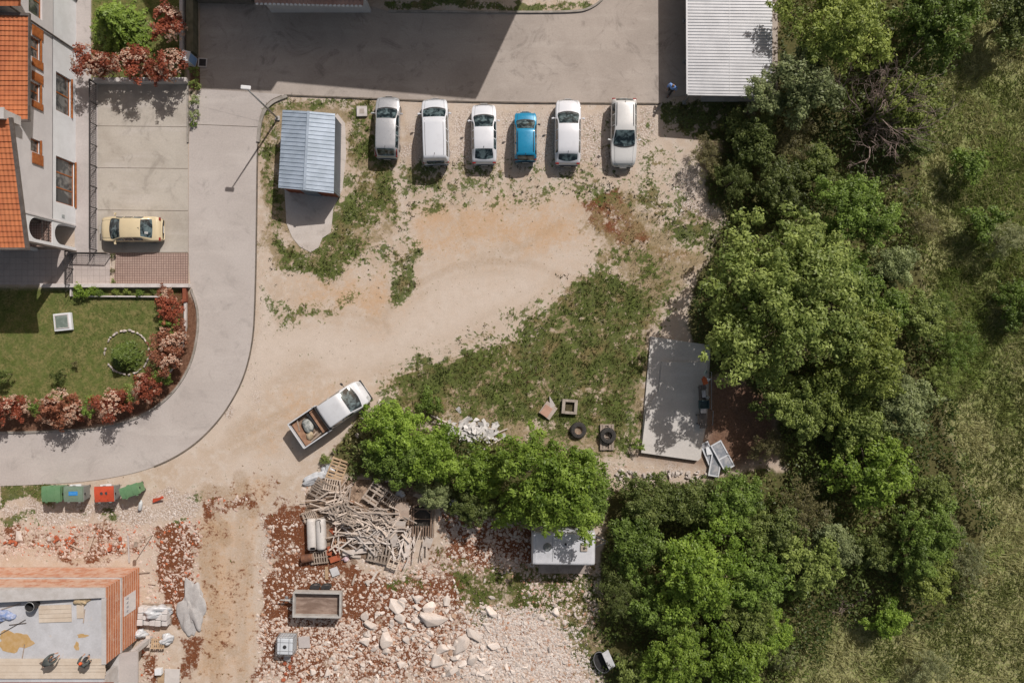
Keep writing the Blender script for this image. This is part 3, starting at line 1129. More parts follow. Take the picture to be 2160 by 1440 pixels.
for k in range(25):
    t = (k + .5) / 25
    x = E[0][0] + (E[1][0] - E[0][0]) * t
    y = E[0][1] + (E[1][1] - E[0][1]) * t
    mb.box((x, y - .05, zp + .02), (.17, .12, .07), -.02)
mb.v = [tuple(Vector(p) - ao) for p in mb.v]
mb.build('lit_tile_ends', M_white, pr)  # tile ends coloured white to stand for their sunlit fringe
mb = MB()
mb.box(((E[0][0] + E[1][0]) / 2, E[0][1] + .9, 1.5), (7.0, .2, 3.0))
apart(mb, 'porch_wall', M_greyw)

# ---------------------------------------------------------------- ribbed sheet roofs


def rib_sheet(A, B, C, D, pitch, depth, seam=.25):
    """ribs run A-B; A-D is the stacking direction"""
    A, B, C, D = (Vector(p) for p in (A, B, C, D))
    n = max(3, round(((D - A).length + (C - B).length) / 2 / pitch))
    nrm = (B - A).cross(D - A).normalized()
    if nrm.z < 0:
        nrm = -nrm
    prof = []
    for i in range(n):
        for f, h in ((0, 0), (.5 - seam, 0), (.5 - seam * .55, 1), (.5 + seam * .55, 1), (.5 + seam, 0)):
            prof.append(((i + f) / n, h * depth))
    prof.append((1.0, 0))
    vs, fs = [], []
    for t, h in prof:
        vs.append(tuple(A.lerp(D, t) + nrm * h))
        vs.append(tuple(B.lerp(C, t) + nrm * h))
    for i in range(len(prof) - 1):
        fs.append((2 * i, 2 * i + 1, 2 * i + 3, 2 * i + 2))
    m = len(vs)
    for p in (A, B, C, D):
        vs.append(tuple(p - nrm * .03))
    fs.append((m, m + 3, m + 2, m + 1))
    return vs, fs


M_blue = mat('blue_grey_sheet', (.45, .53, .63), (.36, .43, .51), 1.1, .42, .25, fine=.07, spec=.6)
M_bluedk = mat('blue_grey_wall_sheet', (.20, .24, .29), (.16, .19, .24), 1.5, .5, .2)
M_white_sheet = mat('white_sheet', (.52, .53, .55), (.45, .46, .48), .9, .42, .1, fine=.07, spec=.5)
M_rustred = mat('red_brown_wall', (.26, .075, .035), (.19, .055, .03), 2.5, .8)

shed = thing('metal_shed', 'small metal shed with blue grey ribbed gable roof beside the street corner', 'shed', (*P(655, 330), 0))
so = Vector(shed.location)
ze, zr = 2.0, 2.38
NW, NE, SE, SW = (*P(596, 232, ze), ze), (*P(707, 240, ze), ze), (*P(704, 408, ze), ze), (*P(587, 396, ze), ze)
RN, RS = (*P(651, 235, zr), zr), (*P(642, 401, zr), zr)
sub = lambda p: tuple(Vector(p) - so)
for q in ((NW, RN, RS, SW), (NE, RN, RS, SE)):
    vs, fs = rib_sheet(sub(q[0]), sub(q[1]), sub(q[2]), sub(q[3]), .28, .035, .10)
    mb = MB()
    mb.add(vs, fs)
    mb.build('roof_sheet', M_blue, shed)
mb = MB()
d = Vector(sub(RS)) - Vector(sub(RN))
mb.box((Vector(sub(RN)) + Vector(sub(RS))) / 2 + Vector((0, 0, .05)), (d.length, .16, .03), M=d.to_track_quat('X', 'Z').to_matrix().to_4x4())
mb.build('ridge_cap', M_blue, shed)


def shed_wall(a, b, rib, m, name):
    a, b = Vector(sub(a)), Vector(sub(b))
    zt = ze - .06
    n = max(2, int((b - a).length / rib))
    mb = MB()
    vs, fs = [], []
    side = (b - a).cross(Vector((0, 0, 1))).normalized()
    for i in range(n * 2 + 1):
        p = a.lerp(b, i / (2 * n)) + side * (.02 if i % 2 else -.02)
        vs += [(p.x, p.y, 0), (p.x, p.y, zt)]
    for i in range(n * 2):
        fs.append((2 * i, 2 * i + 2, 2 * i + 3, 2 * i + 1))
    mb.add(vs, fs)
    mb.build(name, m, shed)


ins = lambda p, dx, dy: (p[0] + dx, p[1] + dy, 0)
cNW, cNE, cSE, cSW = ins(NW, .1, -.1), ins(NE, -.06, -.1), ins(SE, -.06, .12), ins(SW, .1, .12)
shed_wall(cSE, cNE, .16, M_bluedk, 'side_wall')
shed_wall(cNW, cSW, .16, M_bluedk, 'side_wall')
shed_wall(cNE, cNW, .3, M_bluedk, 'back_wall')
shed_wall(cSW, cSE, .4, M_rustred, 'front_wall')
mb = MB()
mid = (Vector(sub(cSW)) + Vector(sub(cSE))) / 2
mb.box((mid.x, mid.y - .03, .92), (1.1, .05, 1.84), -.1)
mb.build('door', M_bluedk, shed)

can = thing('carport', 'long open carport with white ribbed sheet roof at the court edge by the trees', 'carport', (*P(1540, 60), 0))
co = Vector(can.location)
zc = 2.35
csub = lambda p: tuple(Vector(p) - co)
cA, cB = (*P(1450, 199, zc), zc), (*P(1629, 202, zc + .25), zc + .25)
cC, cD = (*P(1629, -300, zc + .25), zc + .25), (*P(1448, -300, zc), zc)
vs, fs = rib_sheet(csub(cA), csub(cB), csub(cC), csub(cD), .205, .035, .2)
mb = MB()
mb.add(vs, fs)
mb.build('roof_sheet', M_white_sheet, can)
mb = MB()
for fx in (.5,):
    a, b = Vector(csub(cA)).lerp(Vector(csub(cB)), fx), Vector(csub(cD)).lerp(Vector(csub(cC)), fx)
    d = b - a
    mb.box((a + b) / 2 + Vector((0, 0, .037)), (d.length, .012, .006), M=d.to_track_quat('X', 'Z').to_matrix().to_4x4())
mb.build('sheet_overlap', M_steelg, can)
for p, q, w in ((cA, cD, .10), (cA, cB, .08)):
    a, b = Vector(csub(p)), Vector(csub(q))
    d = b - a
    mb = MB()
    mb.box((a + b) / 2 + Vector((-.03 if w == .10 else 0, 0 if w == .10 else -.04, 0)), (d.length, w, .12), M=d.to_track_quat('X', 'Z').to_matrix().to_4x4())
    mb.build('fascia', M_white_sheet, can)
for py in (217, 131, 45, -40, -130):
    x, y = P(1443, py)
    mb = MB()
    mb.box((x - co.x, y - co.y, 1.15), (.09, .09, 2.3))
    mb.box((x - co.x, y - co.y, .03), (.26, .26, .06))
    mb.build('post', M_steelg, can)
for py in (214, 45, -130):
    x, y = P(1606, py)
    mb = MB()
    mb.box((x - co.x, y - co.y, 1.2), (.09, .09, 2.4))
    mb.build('post', M_steelg, can)
mb = MB()
x0, y0 = P(1478, 215)
x1, y1 = P(1600, -260)
mb.box(((x0 + x1) / 2 - co.x, (y0 + y1) / 2 - co.y, .08), (x1 - x0, y1 - y0, .16))
mb.build('floor_slab', M_conc, can)
mb = MB()
mb.box((x1 - co.x, (y0 + y1) / 2 - co.y, 1.1), (.15, y1 - y0, 2.1))
mb.build('back_wall', M_conc, can)


# ---------------------------------------------------------------- half built house, lower left
def brick_mat(name, axis, dust=.8, d0=.50):
    m, g, b = newmat(name)
    tc = g.n('ShaderNodeTexCoord').outputs['Object']
    sp = g.n('ShaderNodeSeparateXYZ')
    g.put(sp.inputs[0], tc)
    fr = g.math('FRACT', g.math('MULTIPLY', g.math('ADD', sp.outputs[2], 1.15), 3.6))
    row = g.math('FLOOR', g.math('MULTIPLY', g.math('ADD', sp.outputs[2], 1.15), 3.6))
    joint = g.step(g.math('ABSOLUTE', g.math('SUBTRACT', fr, .5)), .30, .42)
    hx = g.math('FRACT', g.math('ADD', g.math('MULTIPLY', sp.outputs[axis], 2.6), g.math('MULTIPLY', row, .5)))
    head = g.math('MULTIPLY', g.step(g.math('ABSOLUTE', g.math('SUBTRACT', hx, .5)), .46, .49), .35)
    n1 = g.noise(tc, 1.2, 5, .6)
    n = g.noise(tc, 2.2, 6, .65)
    n3 = g.noise(tc, 11.0, 5, .7)
    col = g.mix(g.step(n1, .35, .65), (.50, .19, .085), (.42, .14, .06))
    col = g.mix(g.step(n, d0, d0 + .22, 0, dust), col, (.58, .40, .30))
    col = g.mix(g.math('MULTIPLY', g.math('MAXIMUM', joint, head), g.step(n3, .2, .6, .4, .95)), col, (.62, .46, .38))
    g.put(b.inputs['Base Color'], col)
    b.inputs['Roughness'].default_value = .9
    g.put(b.inputs['Normal'], g.bump(joint, .6, -.015))
    return m


M_brick_e = brick_mat('hollow_brick_east', 1)
M_brick_n = brick_mat('hollow_brick_north', 0, .85, .38)
con = thing('unfinished_house', 'half built brick house with a bare concrete roof slab, lower left corner', 'house', (*P(150, 1300), 0))
no = Vector(con.location)


def cp(mb, name, m, parent=None, **k):
    mb.v = [tuple(Vector(p) - no) for p in mb.v]
    return mb.build(name, m, parent or con, **k)


xe, yn, ysb = gpx(x=294), gpx(y=1196), gpx(y=1344)
xwst = gpx(x=-220)
ztop = 4.1
for z0, z1 in ((0, 2.3), (2.45, ztop)):
    mb = MB()
    mb.box((xe - .125, (yn + ysb) / 2, (z0 + z1) / 2), (.25, yn - ysb, z1 - z0))
    cp(mb, 'brick_wall', M_brick_e)
    mb = MB()
    mb.box(((xe - .25 + xwst) / 2, yn - .125, (z0 + z1) / 2), (xe - .25 - xwst, .25, z1 - z0))
    cp(mb, 'brick_wall', M_brick_n)
mb = MB()
mb.prism([(xwst, yn + .06), (xe + .06, yn + .06), (xe + .06, ysb - .02), (xe - .1, ysb - .02), (xe - .1, gpx(y=1500)), (xwst, gpx(y=1500))], 2.302, 2.448)
cp(mb, 'floor_slab', M_conc)
mb = MB()
zs = 3.96
xi = xe - .25
mb.prism([(xwst, yn - .25), (xi, yn - .25), (xi, gpx(y=1500)), (xwst, gpx(y=1500))], zs - .16, zs)


def slab_mat():
    m, g, b = newmat('roof_slab_concrete')
    tc = g.n('ShaderNodeTexCoord').outputs['Object']
    n1 = g.noise(tc, .9, 5, .6)
    n2 = g.noise(tc, .55, 6, .7, .5)
    col = g.mix(g.step(n1, .35, .65), (.52, .53, .56), (.45, .455, .475))
    col = g.mix(g.step(n2, .60, .66, 0, .6), col, (.52, .44, .37))
    n3 = g.noise(tc, 9, 6, .7)
    hs = g.n('ShaderNodeHueSaturation')
    g.put(hs.inputs['Value'], g.step(n3, .25, .75, .93, 1.07))
    g.put(hs.inputs['Color'], col)
    g.put(b.inputs['Base Color'], hs.outputs[0])
    b.inputs['Roughness'].default_value = .8
    return m


cp(mb, 'roof_slab', slab_mat())
mb = MB()
mb.box(((xwst + xe - .5) / 2, (ysb + gpx(y=1500)) / 2 - .05, 1.15), (xe - .5 - xwst, ysb - gpx(y=1500) - .1, 2.3))
cp(mb, 'ground_floor', M_conc)
# pale edging over the brick heads, rising towards the west on the north side
mb = MB()
yb0, yb1 = yn + .02, yn - .98
xq = xe - .02
mb.add([(xwst, yb0, ztop), (xq, yb0, ztop), (xq, yb1 + .35, ztop), (xwst, yb1, ztop),
        (xwst, yb0, ztop + 1.25), (xq, yb0, ztop + .08), (xq, yb1 + .35, ztop + .08), (xwst, yb1, ztop + 1.25)],
       [(3, 2, 1, 0), (4, 5, 6, 7), (0, 1, 5, 4), (1, 2, 6, 5), (2, 3, 7, 6), (3, 0, 4, 7)])
cp(mb, 'sloping_beam', M_conc)
mb = MB()
mb.box((xe - .125, (yb1 + .35 + ysb) / 2, ztop + .025), (.29, yb1 + .35 - ysb, .05))
cp(mb, 'wall_head', M_conc)
mb = MB()
mb.box((xe - .25, gpx(y=1422), 3.2), (.25, 3.6, 1.5))
cp(mb, 'side_wall', M_conc)
mb = MB()
mb.prism([(xe - .1, gpx(y=1346)), (gpx(x=329), gpx(y=1340)), (gpx(x=329), gpx(y=1500)), (xe - .1, gpx(y=1500))], 2.31, 2.44)
cp(mb, 'balcony_slab', M_path)
mb = MB()
mb.box((gpx(x=318), gpx(y=1345), 1.15), (.3, .3, 2.3))
cp(mb, 'pillar', M_conc)
# the timber deck along the slab's south side, in long boards
mb = MB()
rj = random.Random(3)
M_ply = mat('formwork_boards', (.61, .53, .44), (.54, .455, .365), 1.3, .8, rnd=.08, fine=.06)
for k in range(6):
    y = P(0, 1389 + k * 7.0, 4.1)[1]
    mb.box(((xwst + P(222, 0, 4.1)[0]) / 2 - rj.random() * .06, y - .105, 4.05), (P(222, 0, 4.1)[0] - xwst, .205, .05), rj.uniform(-.002, .002))
cp(mb, 'timber_deck', M_ply)
mb = MB()
mb.box((P(60, 0, 4)[0], P(0, 1437, 4)[1] - .2, 3.98), (11, .3, .06))
cp(mb, 'brick_ledge', M_rustred)
# notice on the brick wall with four rough marks
mb = MB()
y0s, y1s = gpx(y=1238), gpx(y=1277)
mb.box((xe + .012, (y0s + y1s) / 2, 1.25), (.02, y0s - y1s, 1.5))
sg = cp(mb, 'notice', mat('paper_white', (.66, .65, .65), (.58, .57, .58), 3.0, .7))
mb = MB()
for k in range(4):
    yy = y0s - .2 - k * .29
    for q in range(3):
        mb.box((xe + .024, yy - q * .05 + .03, 1.55 + (q % 2) * .11), (.006, .035, .2 - q * .04))
    mb.box((xe + .024, yy - .03, 1.48 + .05 * (k % 2)), (.005, .14, .04))
mb.v = [tuple(Vector(p) - no) for p in mb.v]
mb.build('marks', mat('ink_grey', (.22, .22, .26)), sg)
# ---------------------------------------------------------------- foliage: crowns made of many leaf-sized faces


def unit(v):
    return v / (np.linalg.norm(v, axis=-1, keepdims=True) + 1e-9)


def rand_dirs(r, n):
    return unit(r.normal(size=(n, 3)))


def leaf_quads(r, c, nrm, ln, wd):
    n = len(c)
    t = unit(np.cross(nrm, rand_dirs(r, n)))
    b = np.cross(nrm, t)
    ln = (ln * r.uniform(.7, 1.35, n))[:, None]
    wd = (wd * r.uniform(.7, 1.3, n))[:, None]
    V = np.stack([c - t * ln, c - b * wd + t * ln * .15, c + t * ln, c + b * wd + t * ln * .15], 1).reshape(-1, 3)
    return V, np.arange(4 * n).reshape(n, 4)


def crown_mesh(name, seed, R, flat=.72, nlobe=9, clump=.55, per=44, leaf=.13, thin=1.0, cover=1.0, lean=0.0):
    """lobes on limbs, leaf clumps on the lobes, leaves on the clumps; origin at the crown's centre"""
    r = np.random.default_rng(seed)
    cl, rc, tl = [], [], []
    lobes = []
    ga = 2.399963
    ph = r.uniform(0, 6.28, 3)
    for i in range(nlobe):
        a = ga * i + r.uniform(-.35, .35)
        wob = 1 + .20 * math.sin(2 * a + ph[0]) + .16 * math.sin(3 * a + ph[1]) + .08 * math.sin(5 * a + ph[2])
        rad = R * .68 * wob * math.sqrt((i + .4) / nlobe) * r.uniform(.80, 1.12)
        zz = R * flat * (.55 - .75 * (rad / R) ** 1.4) + r.uniform(-.20, .16) * R
        lr = R * r.uniform(.24, .46) * (9 / max(nlobe, 5)) ** .30
        lobes.append((rad * math.cos(a), rad * math.sin(a), zz, lr))
    for (lx, ly, lz, lr) in lobes:
        tb = r.uniform(0, 1)
        n = max(5, int(cover * 2.6 * (lr / clump) ** 2))
        d = rand_dirs(r, n)
        d[:, 2] = np.where(d[:, 2] < -.35, -d[:, 2], d[:, 2])
        rr = lr * r.uniform(.60, 1.22, n)
        p = np.array([lx, ly, lz]) + d * rr[:, None] * np.array([1, 1, .85])
        cl.append(p)
        rc.append(clump * r.uniform(.40, 1.30, n))
        tl.append(np.clip(tb * .5 + r.uniform(0, .5, n), 0, 1))
    cl, rc, tl = np.concatenate(cl), np.concatenate(rc), np.concatenate(tl)
    # stray shoots that break the outline
    ns = max(4, int(len(cl) * .24))
    k = r.integers(0, len(cl), ns)
    out = unit(cl[k] * np.array([1, 1, .4]))
    cl = np.concatenate([cl, cl[k] + out * rc[k][:, None] * r.uniform(.9, 1.7, (ns, 1))])
    rc = np.concatenate([rc, rc[k] * .5])
    tl = np.concatenate([tl, tl[k]])
    cnt = np.maximum(6, (per * (rc / clump) ** 1.6)).astype(int)
    ci = np.repeat(np.arange(len(cl)), cnt)
    n = len(ci)
    d = rand_dirs(r, n)
    d[:, 2] = np.abs(d[:, 2]) * .9 - .25
    d = unit(d)
    c = cl[ci] + d * (rc[ci] * r.uniform(.35, 1.05, n))[:, None] * np.array([1, 1, .7])
    nrm = unit(d * .7 + np.array([0, 0, .55]) + rand_dirs(r, n) * .55)
    V, F = leaf_quads(r, c, nrm, leaf, leaf * .55 * thin)
    me = np_mesh(name, V, F)
    tint = np.clip(tl[ci] * .7 + r.uniform(-.05, .42, n), 0, 1)
    add_attr(me, 'tint', tint, 'FACE')
    return me, lobes


def trunk_mesh(name, lobes, seed, R, ground_z, thick):
    r = random.Random(seed)
    mb = MB()
    fork = ground_z * .45
    mb.tube([(0, 0, ground_z), (r.uniform(-.1, .1) * R * .3, r.uniform(-.1, .1) * R * .3, fork), (0, 0, fork * .3)],
            [thick * 1.25, thick * .95, thick * .7], 8)
    for (x, y, z, lr) in lobes:
        s = Vector((0, 0, fork * r.uniform(.5, 1)))
        e = Vector((x, y, z))
        m = s.lerp(e, .55) + Vector((r.uniform(-.1, .1), r.uniform(-.1, .1), r.uniform(-.1, .05))) * R * .5
        mb.tube([s, m, e], [thick * .55, thick * .33, thick * .12], 6)
        for _ in range(3):
            q = e + Vector((r.uniform(-1, 1), r.uniform(-1, 1), r.uniform(-.2, .8))) * lr * .8
            mb.tube([m.lerp(e, .6), q], [thick * .16, thick * .05], 4)
    return mb.mesh(name, True)


def leaf_mat(name, dark, light, dry=None, trans=.35, rnd=.16):
    m, g, b = newmat(name)
    t = g.n('ShaderNodeAttribute', attribute_name='tint').outputs['Fac']
    col = g.mix(g.step(t, .08, .95), dark, light)
    if dry:
        col = g.mix(g.step(t, .86, 1.0, 0, .8), col, dry)
    oi = g.n('ShaderNodeObjectInfo').outputs['Random']
    hs = g.n('ShaderNodeHueSaturation')
    g.put(hs.inputs['Value'], g.step(oi, 0, 1, 1 - rnd, 1 + rnd))
    g.put(hs.inputs['Color'], col)
    col = hs.outputs[0]
    g.put(b.inputs['Base Color'], col)
    b.inputs['Roughness'].default_value = .5
    b.inputs['Specular IOR Level'].default_value = .35
    tr = g.n('ShaderNodeBsdfTranslucent')
    g.put(tr.inputs[0], col)
    mx = g.n('ShaderNodeMixShader')
    mx.inputs[0].default_value = trans
    out = m.node_tree.nodes['Material Output']
    m.node_tree.links.new(b.outputs[0], mx.inputs[1])
    m.node_tree.links.new(tr.outputs[0], mx.inputs[2])
    m.node_tree.links.new(mx.outputs[0], out.inputs[0])
    return m


LM = {
    'olive': leaf_mat('leaf_olive', (0.116, 0.158, 0.034), (0.320, 0.396, 0.107)),
    'green': leaf_mat('leaf_green', (0.083, 0.134, 0.023), (0.230, 0.338, 0.065)),
    'bright': leaf_mat('leaf_bright', (0.102, 0.177, 0.019), (0.302, 0.429, 0.068)),
    'dark': leaf_mat('leaf_dark', (0.068, 0.097, 0.021), (0.204, 0.251, 0.073)),
    'pale': leaf_mat('leaf_pale', (0.140, 0.176, 0.069), (0.368, 0.431, 0.189)),
    'willow': leaf_mat('leaf_willow', (0.161, 0.182, 0.078), (0.371, 0.397, 0.200)),
    'yellow': leaf_mat('leaf_yellow', (0.132, 0.180, 0.033), (0.368, 0.440, 0.103)),
    'brownish': leaf_mat('leaf_brownish', (0.112, 0.106, 0.044), (0.302, 0.279, 0.120)),
    'big': leaf_mat('leaf_big_tree', (0.107, 0.156, 0.032), (0.327, 0.397, 0.110)),
    'conifer': leaf_mat('needle_green', (0.063, 0.113, 0.015), (0.200, 0.290, 0.040), trans=.15),
}
M_bark = mat('grey_bark', (.13, .10, .075), (.20, .165, .13), 5.0, .9, bump=.01)
M_deadwood = mat('dead_wood', (.34, .265, .235), (.24, .18, .155), 5.0, .9)

VAR = {}


def variant(key, seed, R, hz, thick, **kw):
    me, lobes = crown_mesh('crown_leaves', seed, R, **kw)
    VAR[key] = (me, trunk_mesh('trunk_wood', lobes, seed, R, -hz, thick), R, hz)


variant('huge', 1, 6.3, 3.9, .24, nlobe=30, clump=.58, per=84, leaf=.122, flat=.66, cover=.72)
for i in range(3):
    variant('large%d' % i, 10 + i, 4.0, 3.2, .17, nlobe=18, clump=.48, per=74, leaf=.108, flat=.75)
for i in range(4):
    variant('mid%d' % i, 20 + i, 2.5, 2.1, .11, nlobe=13, clump=.40, per=66, leaf=.100, flat=.8)
for i in range(3):
    variant('small%d' % i, 30 + i, 1.25, 1.25, .05, nlobe=7, clump=.30, per=48, leaf=.080, flat=.85)
for i in range(2):
    variant('thin%d' % i, 40 + i, 2.5, 2.0, .09, nlobe=9, clump=.5, per=48, leaf=.17, thin=.28, flat=.7, cover=.75)


def plant(px, py, rpx, kind, colour, label, name='tree', cat='tree', group=None, hs=1.0, rz=None, squash=(1, 1)):
    me, tk, R, hz = VAR[kind]
    # find the crown's height from its size, then undo the lean of the picture
    s = rpx / S / R
    for _ in range(3):
        zc = hz * s * hs
        s = rpx / S * (1 - zc / H) / R
    zc = hz * s * hs
    x, y = P(px, py, zc)
    t = thing(name, label, cat, (x, y, z_at(x, y) if abs(x) < 40 and abs(y) < 27 else 0), rz if rz is not None else random.uniform(0, 6.28), group)
    c = link('crown', me, LM[colour], t, (0, 0, zc))
    c.scale = (s * squash[0], s * squash[1], s)
    k = link('trunk', tk, M_bark, t, (0, 0, zc))
    k.scale = (s, s, s * hs)
    return t


TREES = [
    # px, py, radius px, mesh, leaf colour, label
    (1745, 70, 118, 'large0', 'yellow', 'yellow olive broadleaf tree beside the upper right end of the carport roof'),
    (1970, 45, 118, 'large1', 'green', 'mid green tree cut by the top edge between the yellow olive tree and the meadow'),
    (2125, 45, 72, 'mid0', 'dark', 'dark tree filling the top right corner of the picture'),
    (1690, 180, 80, 'mid1', 'pale', 'pale grey green tree whose crown laps over the carport roof edge'),
    (1610, 205, 48, 'mid2', 'pale', 'small pale leafy tree leaning over the lower right corner of the carport'),
    (1905, 215, 72, 'mid3', 'yellow', 'yellow green tree between the bare brown thicket and the meadow'),
    (1925, 300, 48, 'mid0', 'dark', 'dark bushy tree under the yellow green tree by the meadow'),
    (1585, 300, 66, 'mid1', 'dark', 'dark bushy tree just below the carport shadow, left of the thicket'),
    (1665, 300, 56, 'thin1', 'brownish', 'brownish loose tree left of the bare brown thicket'),
    (1640, 395, 62, 'mid2', 'dark', 'dark tree above the largest crown, beside the white gravel patch'),
    (1720, 350, 50, 'mid3', 'olive', 'small olive tree just under the bare brown thicket'),
    (1545, 385, 48, 'thin0', 'dark', 'dark thin leaved tree at the right edge of the white gravel patch'),
    (1795, 450, 92, 'large2', 'green', 'rounded mid green tree touching the top right of the largest crown'),
    (1632, 618, 208, 'huge', 'big', 'largest tree of the picture, a broad rounded light green crown above the grey slab'),
    (1790, 585, 70, 'mid0', 'green', 'green tree tucked against the right side of the largest crown'),
    (1880, 560, 50, 'mid1', 'pale', 'pale small tree right of the largest crown at the meadow edge'),
    (1935, 670, 58, 'mid2', 'olive', 'olive tree standing alone right of the largest crown by the trodden meadow strip'),
    (1860, 660, 60, 'mid3', 'green', 'green tree between the largest crown and the lone olive tree'),
    (1800, 775, 118, 'large0', 'yellow', 'yellow olive tree directly below the largest crown'),
    (1690, 850, 92, 'large1', 'olive', 'olive tree right of the discarded window frames and tool row'),
    (1900, 850, 80, 'mid0', 'pale', 'pale green tree bulging into the dry meadow right of the yellow olive crown'),
    (1800, 880, 76, 'mid1', 'olive', 'olive tree in the middle of the clump below the largest crown'),
    (1835, 985, 88, 'mid2', 'bright', 'bright green tree above a deep dark gap in the wood'),
    (1620, 940, 45, 'thin0', 'brownish', 'small brownish tree on the bare soil right of the window frames'),
    (1690, 1080, 62, 'thin1', 'brownish', 'brownish spindly tree in the dark gap of the lower wood'),
    (1745, 1140, 60, 'mid3', 'pale', 'pale tree at the right rim of the lower wood beside the dark gap'),
    (1700, 1180, 76, 'mid0', 'olive', 'olive tree above the dry clearing in the lower right wood'),
    (1640, 1110, 62, 'mid1', 'dark', 'dark tree behind the bright crown in the lower wood'),
    (1940, 1130, 84, 'large2', 'green', 'large green tree at the right side of the lower wood next to the meadow'),
    (1950, 1215, 60, 'mid2', 'yellow', 'yellow green tree under the large green tree by the meadow'),
    (1850, 1160, 50, 'mid3', 'dark', 'dark tree inside the gap left of the large meadow side tree'),
    (1872, 1305, 44, 'mid1', 'bright', 'small bright tree on the dry clearing at the lower right'),
    (1955, 1040, 56, 'mid0', 'olive', 'olive tree right of the deep dark gap, at the meadow edge'),
    (1470, 1190, 112, 'large0', 'bright', 'large bright green tree right of the white caravan'),
    (1340, 1140, 72, 'mid1', 'green', 'green tree close to the right end of the white caravan'),
    (1310, 1250, 56, 'thin1', 'dark', 'dark thin leaved tree below the white caravan at the weed edge'),
    (1390, 1270, 66, 'mid2', 'green', 'mid green tree below the large bright tree near the caravan'),
    (1590, 1220, 72, 'mid3', 'green', 'green tree right of the large bright tree'),
    (1570, 1300, 70, 'mid0', 'olive', 'olive tree in the middle of the lower right wood'),
    (1420, 1375, 92, 'large1', 'bright', 'bright tree at the bottom edge right of the leaning white board'),
    (1545, 1400, 82, 'mid1', 'bright', 'bright green tree on the bottom edge left of the dry clearing'),
    (1340, 1425, 52, 'mid2', 'olive', 'olive tree on the bottom edge beside the leaning white board'),
    (1620, 1330, 52, 'mid3', 'bright', 'bright crown at the right rim of the bottom wood'),
    (1540, 1060, 74, 'mid0', 'green', 'green tree just under the discarded window frames'),
    (1450, 1060, 62, 'mid1', 'dark', 'dark bushy tree under the stone bank below the grey slab'),
    (1360, 1055, 62, 'mid3', 'dark', 'dark olive bushy tree right of the round bright crown near the caravan'),
    (1600, 1120, 56, 'thin0', 'olive', 'olive thin leaved tree in the lower wood above the large bright tree'),
    (1165, 1010, 128, 'large2', 'bright', 'round bright green tree shading the top of the white caravan'),
    (1015, 1000, 66, 'mid0', 'bright', 'bright tree left of the round crown above the caravan'),
    (905, 962, 74, 'mid1', 'bright', 'bright tree below the heap of white broken boards'),
    (835, 905, 70, 'mid2', 'bright', 'bright bushy tree beside the nose of the pickup'),
    (855, 960, 66, 'mid3', 'green', 'green tree directly above the timber heap'),
    (792, 962, 40, 'small0', 'green', 'low green tree beside the lone pallet at the head of the timber heap'),
    (920, 1038, 40, 'mid2', 'pale', 'small pale tree hanging over the right side of the timber heap'),
    (1000, 1060, 52, 'mid0', 'dark', 'dark tree between the timber heap and the caravan'),
    (1245, 1050, 56, 'mid1', 'green', 'green tree at the right shoulder of the round bright crown'),
    (1080, 1075, 46, 'small1', 'bright', 'low bright tree at the upper left corner of the caravan'),
    (1490, 330, 40, 'thin1', 'brownish', 'low brownish shrub tree on dry grass below the carport shadow'),
]
for row in TREES:
    px, py, r, kind, colour, label = row
    plant(px, py, r, kind, colour, label, group='trees of the wood', hs={(1690, 180): 1.7, (1610, 205): 2.6, (1745, 70): 1.3}.get((px, py), 1.0))

BUSHES = [
    (2105, 505, 56, 'thin0', 'willow', 'pale dome shaped bush in the meadow beside a dark hollow'),
    (2020, 735, 52, 'thin1', 'green', 'soft green bush on the meadow edge right of the lone olive tree'),
    (2150, 640, 50, 'mid3', 'green', 'dark green bush cut by the right edge of the meadow'),
    (1990, 1120, 48, 'thin0', 'willow', 'pale willowy bush leaning into the dry meadow from the lower wood'),
    (2035, 1180, 52, 'thin1', 'willow', 'tall pale willowy bush farthest into the dry meadow'),
    (1985, 800, 44, 'thin1', 'olive', 'olive feathery bush between the wood and the dry meadow'),
    (1985, 640, 36, 'thin0', 'green', 'feathery green bush above the soft green meadow bush'),
    (2040, 350, 44, 'small0', 'green', 'low green bush right of the trodden meadow strip near the top'),
    (2065, 470, 44, 'small1', 'green', 'low green bush touching the pale dome shaped meadow bush'),
    (1650, 1385, 34, 'thin0', 'willow', 'pale feathery bush at the bottom edge left of the dry clearing'),
    (1960, 1405, 46, 'thin1', 'willow', 'pale feathery bush on the bottom edge of the dry meadow'),
    (1940, 470, 44, 'thin0', 'brownish', 'brown grey feathery bush between the wood and the trodden strip'),
    (1345, 940, 16, 'small2', 'bright', 'tiny bright bush at the lower left corner of the grey slab'),
    (905, 845, 30, 'small1', 'green', 'low green bush on the grass between the pickup and the white boards'),
    (815, 860, 22, 'small2', 'green', 'small green bush right beside the front bumper of the pickup'),
    (686, 968, 13, 'small0', 'olive', 'small olive bush left of the lone pallet'),
    (770, 845, 14, 'small1', 'green', 'tiny bush in the shade of the pickup'),
]
for px, py, r, kind, colour, label in BUSHES:
    plant(px, py, r, kind, colour, label, 'bush', 'bush', 'bushes in the meadow and yard', hs=.7)

# ---- bare thicket
th = thing('bare_thicket', 'leafless brown thicket of tangled branches above the largest tree', 'thicket', (*P(1800, 265), 0))
rb_ = random.Random(12)


